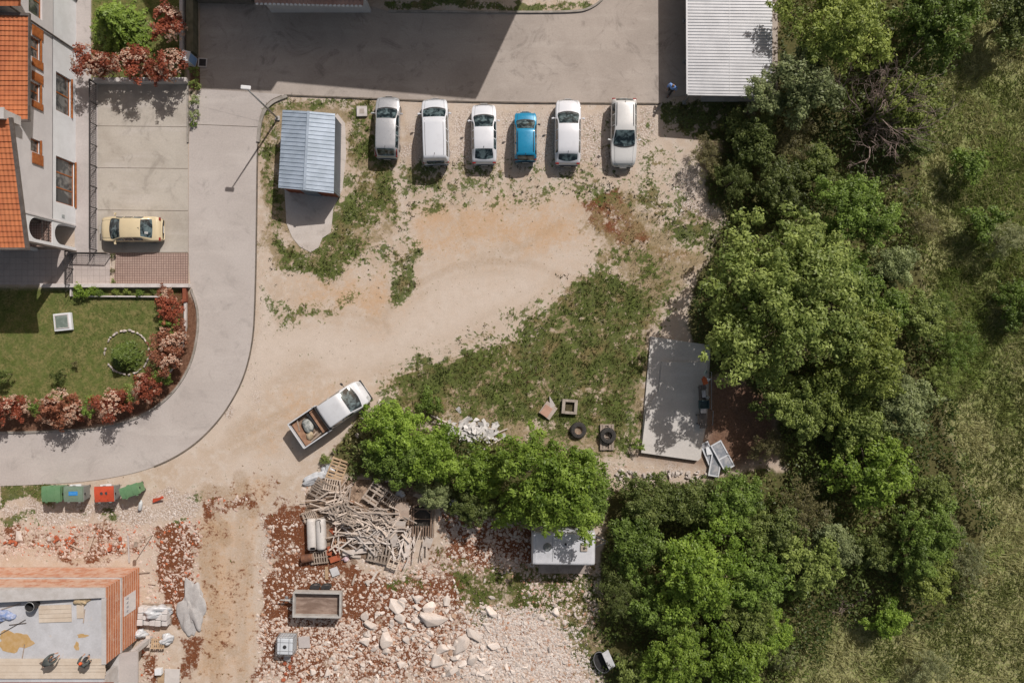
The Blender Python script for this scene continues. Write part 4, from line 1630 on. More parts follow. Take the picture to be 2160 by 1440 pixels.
def branch(mb, p, d, ln, r, depth):
    pts = [p]
    for _ in range(4):
        d = (d + Vector((rb_.uniform(-.35, .35), rb_.uniform(-.35, .35), rb_.uniform(-.18, .2)))).normalized()
        pts.append(pts[-1] + d * ln / 4)
    mb.tube(pts, [r, r * .85, r * .7, r * .55, r * .4], 5)
    if depth:
        for _ in range(4 if depth > 1 else 5):
            k = rb_.randint(1, 4)
            nd = (d + Vector((rb_.uniform(-1, 1), rb_.uniform(-1, 1), rb_.uniform(-.2, .5)))).normalized()
            branch(mb, pts[k], nd, ln * rb_.uniform(.4, .7), r * .5, depth - 1)


for k in range(9):
    mb = MB()
    a = k * .7 + rb_.uniform(-.3, .3)
    branch(mb, Vector((rb_.uniform(-.8, .8), rb_.uniform(-.9, .9), .1)), Vector((math.cos(a) * .8, math.sin(a) * .8, 1.0)).normalized(), rb_.uniform(3.2, 4.4), .07, 3)
    mb.build('limb', M_deadwood, th, smooth=True)
for px, py, lab in ((1800, 1275, 'small grey dead bush on the dark edge of the lower clearing'),
                    (1870, 395, 'grey dead branches lying between the mid green tree and the meadow')):
    t = thing('dead_bush', lab, 'dead bush', (*P(px, py), 0))
    mb = MB()
    for k in range(4):
        a = rb_.uniform(0, 6.28)
        branch(mb, Vector((0, 0, .1)), Vector((math.cos(a), math.sin(a), .6)).normalized(), 1.3, .03, 2)
    mb.build('limb', M_deadwood, t, smooth=True)

# ---- garden: red and cream flowering shrubs, conifer, small shrubs
LM['darkneedle'] = leaf_mat('needle_dark', (.04, .075, .012), (.13, .18, .035), trans=.15)
LM['photinia'] = leaf_mat('leaf_red', (.15, .034, .016), (.38, .105, .055), (.42, .25, .16), trans=.2, rnd=.12)
LM['redbrown'] = leaf_mat('leaf_red_brown', (.15, .045, .02), (.36, .15, .085), (.45, .30, .2), trans=.2, rnd=.12)
LM['blossom'] = leaf_mat('petal_cream', (.44, .24, .16), (.66, .50, .385), trans=.2, rnd=.08)


def blossom_mesh(seed, R, n, part):
    r = np.random.default_rng(seed)
    d = rand_dirs(r, n)
    d[:, 2] = np.abs(d[:, 2]) + .1
    d = unit(d)
    keep = vnoise(d[:, 0] * 2 + 5, d[:, 1] * 2 + 3, 1.2, seed) > part
    d = d[keep]
    c0 = d * R * r.uniform(.9, 1.08, (len(d), 1)) * np.array([1, 1, .85])
    per = 7
    ci = np.repeat(np.arange(len(c0)), per)
    c = c0[ci] + rand_dirs(r, len(ci)) * .075
    V, F = leaf_quads(r, c, unit(d[ci] + rand_dirs(r, len(ci)) * .5 + np.array([0, 0, .4])), .05, .042)
    me = np_mesh('blossom_petals', V, F)
    add_attr(me, 'tint', r.uniform(0, 1, len(F)), 'FACE')
    return me


BLO = [blossom_mesh(50 + i, 1.22, 230, p) for i, p in enumerate((.42, .55, .66))]
HEDGE = [
    (378, 690, 20, 'redbrown', None, 'rust coloured shrub squeezed beside the green one at the road bend'),
    (322, 796, 22, 'redbrown', None, 'rust coloured shrub filling the hedge above the bright red pointed one'),
    (262, 846, 22, 'photinia', None, 'small deep red shrub right of the red one with few cream heads'),
    (100, 872, 22, 'redbrown', None, 'rust coloured low shrub at the road side between the cream headed shrubs'),
    (165, 868, 22, 'photinia', None, 'small deep red shrub touching the right end of the wide cream headed one'),
    (298, 122, 24, 'photinia', None, 'small deep red shrub at the back of the upper hedge'),
    (340, 160, 22, 'photinia', 2, 'low red shrub at the front of the upper hedge over the white wall'),
    # px, py, radius, leaf, blossom density (None = none), label
    (358, 55, 38, 'photinia', 0, 'round shrub with many cream blossoms at the top right of the upper garden'),
    (190, 132, 40, 'photinia', 0, 'cream flowered shrub at the fence corner touching the white house wall'),
    (222, 145, 26, 'photinia', 0, 'smaller cream flowered shrub just right of the house corner shrub'),
    (280, 140, 38, 'photinia', 1, 'red shrub flecked with cream, in the middle of the upper hedge'),
    (318, 146, 24, 'photinia', 2, 'small red shrub between two bigger ones in the upper hedge'),
    (362, 140, 36, 'photinia', 1, 'dark red shrub at the right end of the upper hedge by the white cabinet'),
    (352, 628, 22, 'redbrown', 2, 'pinkish red shrub at the top right corner of the lawn'),
    (360, 652, 31, 'photinia', None, 'deep red rounded shrub on the right side of the lawn'),
    (362, 686, 22, 'green', None, 'green shrub under the deep red one by the road bend'),
    (348, 722, 32, 'redbrown', 2, 'orange red shrub right of the stone ring'),
    (378, 715, 24, 'redbrown', 1, 'orange and cream shrub on the very edge of the road bend'),
    (352, 758, 34, 'redbrown', 2, 'wide orange red shrub below the stone ring edge'),
    (345, 790, 24, 'green', None, 'green shrub in the hedge near the road corner'),
    (312, 818, 32, 'photinia', 2, 'bright red pointed shrub where the hedge turns'),
    (276, 832, 22, 'olive', None, 'olive shrub left of the bright red pointed one'),
    (235, 852, 36, 'photinia', 1, 'red shrub with a few cream heads in the lower hedge'),
    (188, 858, 24, 'green', None, 'green shrub between the two widest red ones of the lower hedge'),
    (132, 862, 42, 'redbrown', 0, 'wide shrub crowded with pinkish cream heads in the lower hedge'),
    (78, 860, 20, 'green', None, 'green shrub left of the wide cream headed one'),
    (40, 858, 28, 'photinia', 0, 'cream topped shrub second from the left picture edge'),
    (8, 862, 34, 'photinia', 1, 'red shrub cut by the left edge of the lower hedge'),
]
for px, py, r, leaf, b, label in HEDGE:
    t = plant(px, py, r * (1.04 if px > 240 or py > 300 else .92), 'small%d' % (px % 3), leaf, label, 'flowering_shrub' if b is not None else 'shrub', 'shrub', 'shrubs of the garden hedges', hs=1.05 if py > 300 else 1.35)
    if b is not None:
        c = [o for o in t.children if o.name.startswith('crown')][0]
        q = link('blossom', BLO[b], LM['blossom'], t, c.location)
        q.scale = c.scale
# conifer: drooping needle sprays in whorls


def conifer(px, py, rpx, h, label, name, seed, lmat='conifer'):
    r = np.random.default_rng(seed)
    Rm = rpx / S * .95
    x, y = P(px, py, h * .35)
    t = thing(name, label, 'conifer', (x, y, 0))
    cs, ns, tn = [], [], []
    nb_ = 0
    for lv in np.linspace(.06, 1, 15):
        n = max(5, int(15 * lv + 3))
        for k in range(n):
            a = 2 * math.pi * (k + r.uniform(-.3, .3)) / n + lv * 9
            L = Rm * lv * r.uniform(.8, 1.12)
            z0 = h * (1 - lv) ** .85 + .25
            m = int(16 * L / Rm * 3) + 5
            s = r.uniform(.12, 1, m)
            px_ = np.cos(a) * L * s
            py_ = np.sin(a) * L * s
            pz = z0 - .28 * L * s ** 1.6 + .1 * s
            side = r.normal(size=m) * .10 * (1.2 - s * .7)
            cs.append(np.stack([px_ - np.sin(a) * side, py_ + np.cos(a) * side, pz + r.uniform(-.06, .06, m)], 1))
            ns.append(np.tile([np.cos(a) * .25, np.sin(a) * .25, 1.0], (m, 1)))
            tn.append(np.clip(s * .55 + r.uniform(0, .4, m), 0, 1))
    c, nr, tn = np.concatenate(cs), unit(np.concatenate(ns) + r.normal(size=(sum(map(len, cs)), 3)) * .3), np.concatenate(tn)
    V, F = leaf_quads(r, c, nr, .14, .05)
    me = np_mesh('crown_needles', V, F)
    add_attr(me, 'tint', tn, 'FACE')
    link('crown', me, LM[lmat], t)
    mb = MB()
    mb.tube([(0, 0, 0), (0, 0, h * .6), (0, 0, h)], [.12, .07, .02], 8)
    mb.build('trunk', M_bark, t)
    return t


conifer(247, 56, 76, 3.2, 'bright green conifer in the upper garden beside the white house', 'conifer_tree', 5)
conifer(262, 752, 34, 1.3, 'low green conifer inside the white stone ring', 'conifer_shrub', 6, 'darkneedle')
for px, py, r, c, lab in ((10, 790, 20, 'dark', 'dark little shrub on the lawn by the left edge'), (128, 792, 17, 'dark', 'dark little shrub in the middle of the lawn'),
                          (160, 768, 8, 'brownish', 'thin bare sapling on the lawn above the dark shrub')):
    plant(px, py, r, 'small1', c, lab, 'garden_shrub', 'shrub', hs=1.1)
for px, py, r, c, lab in ((172, 614, 19, 'bright', 'bright green plant at the left end of the narrow flower bed'),
                          (197, 612, 13, 'bright', 'second bright plant of the narrow flower bed'), (212, 618, 10, 'green', 'low green plant left of the yellow flowers'),
                          (245, 615, 9, 'yellow', 'yellow flowered plant in the narrow bed'), (268, 613, 9, 'yellow', 'yellowish plant right of the yellow flowers'),
                          (295, 618, 10, 'green', 'low plant near the right end of the narrow bed'), (325, 614, 8, 'dark', 'darkest low plant of the narrow bed')):
    plant(px, py, r, 'small0', c, lab, 'bed_plant', 'plant', 'plants of the narrow flower bed', hs=.55)
for px, py, r, c, lab in ((412, 150, 13, 'olive', 'low olive plant under the white cabinet'), (413, 178, 14, 'olive', 'olive plant in the verge strip beside the driveway'),
                          (412, 215, 14, 'pale', 'pale flowering plant in the verge strip'), (410, 245, 14, 'pale', 'pale plant near the lower end of the verge strip'),
                          (408, 262, 9, 'green', 'green tuft at the lower tip of the verge strip'),
                          (238, 540, 6, 'dark', 'dark tuft at the upper left corner of the pink pavers'), (237, 570, 6, 'brownish', 'brown tuft along the left edge of the pink pavers'),
                          (240, 592, 6, 'olive', 'olive tuft at the lower left corner of the pink pavers')):
    plant(px, py, r, 'small2', c, lab, 'verge_plant', 'plant', 'plants along the drive', hs=.5)

# ---- grass, weeds and undergrowth that nobody could count


def tufts(name, mkeys, n, seed, h, w, blades, m, label, cat, thr=.5, spread=.12, box=(-37, 37, -25, 25), droop=.5):
    r = np.random.default_rng(seed)
    x = r.uniform(box[0], box[1], n)
    y = r.uniform(box[2], box[3], n)
    mk = np.max([mask_at(k, x, y) * s for k, s in mkeys], 0)
    # stay off roads, drives and buildings
    PX_, PY_ = 1080 + x * S, 720 - y * S
    ok = r.uniform(thr * .5, thr * 1.5, n) < mk
    for poly in NOGROW:
        ok &= m_poly(PX_, PY_, poly, 2) < .5
    x, y = x[ok], y[ok]
    k = len(x)
    tint0 = np.clip(fbm(x, y, .45, seed + 5) * 2.8 - .9 + r.uniform(-.2, .2, k), 0, 1)
    bi = np.repeat(np.arange(k), blades)
    nb_ = len(bi)
    a = r.uniform(0, 2 * np.pi, nb_)
    bx = x[bi] + r.normal(size=nb_) * spread
    by = y[bi] + r.normal(size=nb_) * spread
    bz = z_at(bx, by)
    hh = h * r.uniform(.45, 1.25, nb_)
    dx, dy = np.cos(a), np.sin(a)
    lean = hh * droop * r.uniform(.4, 1.6, nb_)
    ww = w * r.uniform(.6, 1.3, nb_)
    V = np.stack([np.stack([bx - dy * ww, by + dx * ww, bz], 1), np.stack([bx + dy * ww, by - dx * ww, bz], 1),
                  np.stack([bx + dx * lean * .5 + dy * ww * .8, by + dy * lean * .5 - dx * ww * .8, bz + hh * .75], 1),
                  np.stack([bx + dx * lean * 1.2, by + dy * lean * 1.2, bz + hh], 1)], 1).reshape(-1, 3)
    F = np.arange(4 * nb_).reshape(nb_, 4)
    me = np_mesh(name, V, F)
    add_attr(me, 'tint', np.clip(tint0[bi] + r.uniform(-.2, .2, nb_), 0, 1), 'FACE')
    o = link(name, me, m)
    return stuff(o, label, cat)


MASK['speck'] = sum(m_poly(WX, WY, q, 24) * st for q, st in (
    ([(840, 330), (1350, 335), (1500, 360), (1500, 500), (1320, 520), (1200, 430), (1000, 425), (860, 480)], .8), ([(545, 440), (860, 430), (880, 560), (860, 660), (700, 640), (545, 690)], .7),
    ([(1090, 640), (1260, 500), (1440, 520), (1400, 660), (1200, 640), (1000, 740), (830, 810), (820, 780)], .7), ([(845, 210), (1400, 220), (1380, 350), (860, 345)], .35))) * (.25 + 1.3 * sstep(fbm(GX, GY, 1.3, 71, 3), .42, .62))
NOGROW = [
    [(680, 955), (738, 955), (738, 1020), (680, 1020)],
    west + east[::-1],
    [(422, 192), (600, 200), (900, 213), (1396, 219), (1402, 206), (1640, 200), (1640, -260), (1330, -260), (1272, 0), (1240, 20), (1100, 26), (820, 24), (422, 6)],
    [(597, 220), (735, 220), (735, 410), (700, 500), (656, 534), (616, 505), (597, 400)],
    [(-300, 524), (400, 524), (400, 606), (-300, 606)], [(-300, -100), (190, -100), (190, 530), (-300, 530)], [(185, 170), (400, 170), (400, 535), (185, 535)],
    [(1372, 712), (1500, 730), (1478, 970), (1350, 955)], [(1120, 1110), (1255, 1110), (1255, 1185), (1120, 1185)],
    [(785, 205), (845, 205), (845, 335), (785, 335)], [(880, 205), (952, 205), (952, 350), (880, 350)], [(990, 215), (1052, 215), (1052, 348), (990, 348)],
    [(1080, 235), (1138, 235), (1138, 342), (1080, 342)], [(1165, 205), (1228, 205), (1228, 352), (1165, 352)], [(1282, 205), (1345, 205), (1345, 358), (1282, 358)],
    [(605, 890), (785, 795), (800, 850), (640, 950)],
    [(-300, 1190), (335, 1190), (335, 1500), (-300, 1500)], [(1490, 930), (1560, 930), (1560, 985), (1480, 1000)],
]
GM_grass = leaf_mat('blade_green', (.058, .092, .014), (.24, .33, .062), (.34, .29, .14), trans=.4)
GM_dry = leaf_mat('blade_dry', (.20, .16, .07), (.42, .335, .185), trans=.4)
GM_meadow = leaf_mat('blade_meadow', (.21, .24, .075), (.50, .49, .25), trans=.5)
GM_weed = leaf_mat('weed_leaf', (.036, .046, .012), (.115, .112, .040), (.14, .085, .04), trans=.2)
GM_under = leaf_mat('undergrowth_leaf', (.05, .065, .018), (.19, .20, .06), (.24, .19, .10), trans=.4)
tufts('grass', [('grass', 1.0)], 34000, 61, .16, .016, 4, GM_grass, 'green grass and weeds growing in patches over the dirt yard', 'grass', .55)
tufts('dry_grass', [('dry', .9)], 26000, 62, .17, .013, 4, GM_dry, 'dry straw coloured grass between the green patches of the yard', 'grass', .6)
tufts('lawn_grass', [('lawn', 1.0)], 60000, 63, .045, .012, 3, GM_grass, 'short mown lawn grass of the house gardens', 'grass', .9, .05, (-37, -22, -6, 25))
tufts('meadow_grass', [('meadow', 1.0)], 26000, 64, .20, .024, 4, GM_meadow, 'rough tall dry meadow grass along the right side', 'grass', .6, .14, (15, 38, -25, 25), 1.6)
tufts('weeds', [('grass', .6), ('speck', .34), ('white', .12), ('red', .10)], 80000, 65, .07, .032, 6, GM_weed, 'small dark weeds sprinkled over gravel and dirt', 'weeds', .62, .05, (-22, 16, -25, 17))


def leaf_mounds(name, n, seed, m, label, cat):
    r = np.random.default_rng(seed)
    x, y = r.uniform(-13, 38, n), r.uniform(-26, 25, n)
    hgt = fbm(x, y, .42, seed + 1, 4, .6)
    ok = (mask_at('forest', x, y) * 1.0 > r.uniform(.25, .75, n)) & (hgt > r.uniform(.28, .52, n))
    PX_, PY_ = 1080 + x * S, 720 - y * S
    for poly in NOGROW:
        ok &= m_poly(PX_, PY_, poly, 2) < .5
    x, y, hgt = x[ok], y[ok], hgt[ok]
    k = len(x)
    z = np.clip(hgt - .3, 0, 1) * 3.4 * r.uniform(.55, 1.05, k) + .05
    V, F = leaf_quads(r, np.stack([x, y, z], 1), unit(np.array([0, 0, .8]) + rand_dirs(r, k) * .75), .115, .065)
    me = np_mesh(name, V, F)
    tint = np.clip(fbm(x, y, .3, seed + 9, 3) * 2.2 - .7 + r.uniform(-.25, .35, k), 0, 1)
    add_attr(me, 'tint', tint, 'FACE')
    return stuff(link(name, me, m), label, cat)


GM_mound = leaf_mat('bramble_leaf', (.060, .090, .020), (.220, .275, .070), (.30, .26, .13), trans=.4)
leaf_mounds('undergrowth', 190000, 66, GM_mound, 'low brambles and undergrowth filling the gaps beneath the trees', 'undergrowth')
tufts('lush_grass', [('lush', 1.0)], 26000, 68, .18, .022, 4, leaf_mat('blade_lush', (.12, .17, .035), (.34, .42, .12), trans=.5), 'lush green grass strips in the upper right meadow', 'grass', .6, .12, (15, 38, -25, 25), 1.4)
# ---------------------------------------------------------------- vehicles: lofted bodies with separate glass, lights, mirrors, wheels


def paint(name, c, metal=0.0, rough=.32, dirt=.0):
    m, g, b = newmat(name)
    tc = g.n('ShaderNodeTexCoord').outputs['Object']
    n = g.noise(tc, 1.6, 6, .65)
    n2 = g.noise(tc, 9.0, 5, .7)
    col = g.mix(g.step(n, .45, .75, 0, .35 + dirt), c, tuple(x * .72 + d for x, d in zip(c, (.03, .025, .02))))
    g.put(b.inputs['Base Color'], col)
    g.put(b.inputs['Roughness'], g.step(n2, .3, .7, rough - .06, rough + .12))
    b.inputs['Metallic'].default_value = metal
    b.inputs['Coat Weight'].default_value = .6
    b.inputs['Coat Roughness'].default_value = .08
    return m


M_carglass = glass_mat('car_glass', (.010, .018, .022), (.11, .155, .165), 2.6)  # pale patches paint a sky reflection into the dark glass
M_trim = mat('black_trim', (.022, .022, .024), (.035, .035, .036), 5.0, .6)
M_tyre = mat('tyre_rubber', (.028, .027, .026), (.055, .05, .045), 7.0, .9)
M_rim = mat('wheel_rim', (.40, .41, .42), (.33, .34, .35), 6.0, .35, .7)
M_lamp = mat('head_lamp', (.55, .57, .58), (.38, .40, .42), 9.0, .15, .2)
M_tail = mat('tail_lamp', (.30, .02, .015), (.22, .012, .01), 6.0, .2)
M_plate = mat('number_plate', (.62, .62, .60), (.5, .5, .5), 8.0, .5)
M_seam = mat('panel_gap', (.05, .05, .052), rough=.7)


class Car:
    """surface S(u, v): u = 0 tail .. 1 nose, v = -1 .. 1 across the top, side rows below"""

    def __init__(s, L, W, Hh, zt, wb, wr, zb):
        s.L, s.W, s.H = L, W, Hh
        s.kt, s.kb, s.kr, s.kz = zt, wb, wr, zb

    @staticmethod
    def ip(keys, u):
        xs_ = [k[0] for k in keys]
        ys_ = [k[1] for k in keys]
        # smooth interpolation through the keys
        n = len(xs_)
        if u <= xs_[0]:
            return ys_[0]
        if u >= xs_[-1]:
            return ys_[-1]
        for i in range(n - 1):
            if xs_[i] <= u <= xs_[i + 1]:
                h = xs_[i + 1] - xs_[i]
                t = (u - xs_[i]) / h

                def slope(j):
                    if j <= 0 or j >= n - 1:
                        return 0 if j not in (0, n - 1) else ((ys_[1] - ys_[0]) / (xs_[1] - xs_[0]) if j <= 0 else (ys_[-1] - ys_[-2]) / (xs_[-1] - xs_[-2]))
                    a = (ys_[j] - ys_[j - 1]) / (xs_[j] - xs_[j - 1])
                    b = (ys_[j + 1] - ys_[j]) / (xs_[j + 1] - xs_[j])
                    return 0 if a * b <= 0 else 2 * a * b / (a + b)
                m0, m1 = slope(i) * h, slope(i + 1) * h
                return (2 * t ** 3 - 3 * t ** 2 + 1) * ys_[i] + (t ** 3 - 2 * t ** 2 + t) * m0 + (-2 * t ** 3 + 3 * t ** 2) * ys_[i + 1] + (t ** 3 - t ** 2) * m1

    def x(s, u):
        return (u - .5) * s.L

    def wbelt(s, u):
        return s.ip(s.kb, u) * s.W / 2

    def wroof(s, u):
        return s.ip(s.kr, u) * s.W / 2

    def ztop(s, u):
        return s.ip(s.kt, u)

    def zbelt(s, u):
        return min(s.ip(s.kz, u), s.ztop(u) - .05)

    def top(s, u, t):
        w = s.wroof(u)
        crown = .055
        return Vector((s.x(u), t * w, s.ztop(u) - crown * t * t - .012 * t ** 6))

    def side(s, u, k, sg):
        """k: 0 belt .. 1 roof edge"""
        a = Vector((s.x(u), sg * s.wbelt(u) * .975, s.zbelt(u)))
        b = s.top(u, sg * 1.0)
        return a.lerp(b, k)

    def row(s, u):
        w, zb = s.wbelt(u), s.zbelt(u)
        half = [(w * .90, .20), (w * .975, .30), (w, .30 + (zb - .30) * .45), (w * .995, zb - .05), (w * .975, zb)]
        left = [Vector((s.x(u), y, z)) for y, z in half]
        right = [Vector((s.x(u), -y, z)) for y, z in half]
        tt = [1.0, .94, .75, .4, 0, -.4, -.75, -.94, -1.0]
        mid = [s.top(u, t) for t in tt]
        return left + mid + right[::-1]

    def body(s):
        us = sorted({0, .006, .018, .04, .96, .982, .994, 1.0} | {i / 44 for i in range(1, 44)})
        rows = [s.row(u) for u in us]
        n = len(rows[0])
        mb = MB()
        vs = [tuple(p) for r_ in rows for p in r_]
        fs = []
        for i in range(len(us) - 1):
            for k in range(n - 1):
                fs.append((i * n + k, i * n + k + 1, (i + 1) * n + k + 1, (i + 1) * n + k))
        fs.append(tuple(range(n)))
        fs.append(tuple(range((len(us) - 1) * n, len(us) * n))[::-1])
        for i in range(len(us) - 1):
            fs.append((i * n, (i + 1) * n, (i + 1) * n + n - 1, i * n + n - 1))
        return mb.add(vs, fs)

    def top_patch(s, u0, u1, t0, t1, bow0=0.0, bow1=0.0, lift=.006, nu=8, nt=10):
        """piece of the top surface; bow pushes an end forward at the middle"""
        vs, fs = [], []
        for i in range(nu + 1):
            for j in range(nt + 1):
                t = t0 + (t1 - t0) * j / nt
                a = u0 + bow0 * (1 - t * t)
                b = u1 + bow1 * (1 - t * t)
                p = s.top(a + (b - a) * i / nu, t)
                e = .004
                du = s.top(min(1, a + (b - a) * i / nu + e), t) - s.top(max(0, a + (b - a) * i / nu - e), t)
                n = du.cross(Vector((0, -1, 0))).normalized()
                if n.z < 0:
                    n = -n
                vs.append(tuple(p + n * lift))
        for i in range(nu):
            for j in range(nt):
                a = i * (nt + 1) + j
                fs.append((a, a + 1, a + nt + 2, a + nt + 1))
        mb = MB()
        return mb.add(vs, fs)

    def side_patch(s, u0, u1, k0, k1, sg, lift=.006, nu=10):
        vs, fs = [], []
        for i in range(nu + 1):
            u = u0 + (u1 - u0) * i / nu
            for k in (k0, k1):
                p = s.side(u, k, sg)
                vs.append((p.x, p.y + sg * lift, p.z + lift))
        for i in range(nu):
            fs.append((2 * i, 2 * i + 1, 2 * i + 3, 2 * i + 2))
        mb = MB()
        return mb.add(vs, fs)


def car(label, cx, cy, heading, spec, pm, wind, rear, sides, rails=False, cat='car', name='parked_car', lights_up=False, extra=None, hood=True, tall_tail=False):
    c = spec
    t = thing(name, label, cat, (*P(cx, cy), .02), math.radians(heading))
    c.body().build('body', pm, t, smooth=True)
    u0, u1, bw = wind
    c.top_patch(u0, u1, -.93, .93, .002, bw).build('windscreen', M_carglass, t, smooth=True)
    if rear:
        r0, r1, rb = rear
        c.top_patch(r0, r1, -.90, .90, rb, 0).build('rear_window', M_carglass, t, smooth=True)
    for sg in (1, -1):
        for a, b in sides:
            c.side_patch(a, b, .10, .90, sg).build('side_window', M_carglass, t, smooth=True)
    # shut lines of bonnet and roof seams
    if hood:
        mb = MB()
        pts = [c.top(u1 + .02 + (.965 - u1 - .02) * i / 8, .80) + Vector((0, 0, .004)) for i in range(9)]
        mb.tube(pts, .007, 4)
        mb.tube([Vector((p.x, -p.y, p.z)) for p in pts], .007, 4)
        mb.tube([c.top(.965, tt / 6 * .80) + Vector((0, 0, .004)) for tt in range(-6, 7)], .007, 4)
        mb.build('bonnet_gap', M_seam, t)
    c.top_patch(u1 - .004, u1 + .022, -.90, .90, bw, bw, .004, 2, 10).build('cowl', M_trim, t, smooth=True)
    mb = MB()
    for sg in (1, -1):
        for a in [sides[0][0] - .02] + [(sides[i][1] + sides[i + 1][0]) / 2 for i in range(len(sides) - 1)]:
            w = c.wbelt(a)
            mb.tube([(c.x(a), sg * (w + .004), .32), (c.x(a), sg * (w + .003), c.zbelt(a) - .08), c.side(a, .05, sg) + Vector((0, sg * .004, 0))], .007, 4)
    mb.build('door_gap', M_seam, t)
    # wipers
    mb = MB()
    for y0, y1 in ((.62, -.1), (-.05, -.72)):
        mb.tube([c.top(u1 + bw * .7 - .008, y0) + Vector((0, 0, .02)), c.top(u1 + bw * .5 - .018, y1) + Vector((0, 0, .02))], .011, 4)
    mb.build('wiper', M_trim, t)
    # lights
    for sg in (1, -1):
        a = sg * .62
        b = sg * .97
        c.top_patch(.955, .988, min(a, b), max(a, b), 0, 0, .008, 4, 4).build('headlight', M_lamp, t, smooth=True)
        mb = MB()
        w = c.wbelt(.03)
        if tall_tail:
            pts = [c.side(.025, k, sg) + Vector((-.015, sg * .012, 0)) for k in (.05, .4, .8)]
            mb.tube(pts, .055, 6)
        else:
            z = c.zbelt(.02) - .06
            mb.box((c.x(.018), sg * w * .86, z), (.12, w * .28, .14))
        mb.build('tail_light', M_tail, t, bevel=.02)
        # mirrors on stalks
        um = u0 + (u1 - u0) * .72
        p = Vector((c.x(um), sg * c.wbelt(um), c.zbelt(um) + .03))
        mb = MB()
        mb.tube([p + Vector((0, -sg * .05, -.02)), p + Vector((-.02, sg * .10, .02))], .022, 6)
        mb.box(p + Vector((-.03, sg * .155, .05)), (.10, .17, .12), rz=sg * .25)
        mb.build('mirror', pm if not lights_up else M_trim, t, bevel=.02)
    # bumpers, plates, wheels
    for u, nm in ((.0, 'rear_bumper'), (1.0, 'front_bumper')):
        mb = MB()
        pts = []
        sgn = 1 if u else -1
        for k in range(-5, 6):
            yy = k / 5 * c.wbelt(.03 if u == 0 else .97) * .93
            pts.append(Vector((c.x(u) + sgn * .015 - sgn * .10 * (abs(k) / 5) ** 3, yy, .42)))
        mb.tube(pts, .055, 6)
        mb.build(nm, M_trim, t, smooth=True)
        mb = MB()
        mb.box((c.x(u) + sgn * .075, 0, .52), (.015, .48, .11))
        mb.build('licence_plate', M_plate, t)
    for fx in (.19, .80):
        for sg in (1, -1):
            y = sg * (c.W / 2 - .125)
            M = Matrix.Translation((c.x(fx), y, .31)) @ Matrix.Rotation(math.pi / 2, 4, 'X')
            mb = MB()
            mb.lathe([(.20, -.10), (.28, -.11), (.315, -.06), (.315, .06), (.28, .11), (.20, .10), (.20, -.10)], 20, M)
            w = mb.build('wheel', M_tyre, t, smooth=True)
            mb = MB()
            mb.lathe([(.02, -sg * .07), (.19, -sg * .085), (.205, -sg * .06), (.205, sg * .06), (.02, sg * .05)], 16, M)
            mb.build('rim', M_rim, w)
    if rails:
        for sg in (1, -1):
            mb = MB()
            a, b = rails
            pts = [c.top(a + (b - a) * i / 8, sg * .86) + Vector((0, 0, .045 if 0 < i < 8 else .0)) for i in range(9)]
            mb.tube(pts, .018, 6)
            mb.build('roof_rail', M_trim, t, smooth=True)
    mb = MB()
    ua = (rear[1] + .02) if rear else .1
    p = c.top(ua + .015, 0)
    mb.tube([p, p + Vector((-.05, 0, .03)), p + Vector((-.16, 0, .11))], [.022, .014, .006], 6)
    mb.build('aerial', M_trim, t)
    if extra:
        extra(t, c)
    return t


PLAN = [(0, .80), (.012, .88), (.04, .95), (.12, .985), (.3, 1.0), (.7, 1.0), (.86, .975), (.94, .92), (.985, .80), (1.0, .66)]
PLAN_BOX = [(0, .90), (.012, .95), (.04, .975), (.2, 1.0), (.7, 1.0), (.86, .98), (.94, .93), (.985, .82), (1.0, .68)]
ZB = [(0, .86), (.1, .95), (.5, .93), (.75, .92), (.9, .82), (1, .6)]

silver = paint('silver_paint', (.47, .48, .50), .35)
white1 = paint('white_paint', (.645, .67, .715))
white2 = paint('clean_white_paint', (.685, .705, .75))
blue = paint('bright_blue_paint', (.008, .235, .43), .1)
beige = paint('pale_silver_beige_paint', (.62, .625, .62), .1)
yellow = paint('pale_yellow_paint', (.63, .53, .345))
whiteold = paint('dusty_white_paint', (.58, .60, .63), 0, .4, .2)


def redtails(t, c):
    for sg in (1, -1):
        mb = MB()
        mb.tube([c.side(u, .55, sg) + Vector((0, sg * .02, .0)) for u in (.015, .05, .09, .12)], [.045, .05, .04, .012], 6)
        mb.build('tail_light', M_tail, t)


def roofseams(t, c):
    mb = MB()
    for sg in (1, -1):
        mb.tube([c.top(.08 + .55 * i / 8, sg * .80) + Vector((0, 0, .003)) for i in range(9)], .012, 4)
    mb.build('roof_gutter', M_seam, t)
    mb = MB()
    mb.box((c.x(0) + .03, 0, 1.05), (.06, 1.2, .5))
    mb.build('tailgate_window', M_carglass, t)


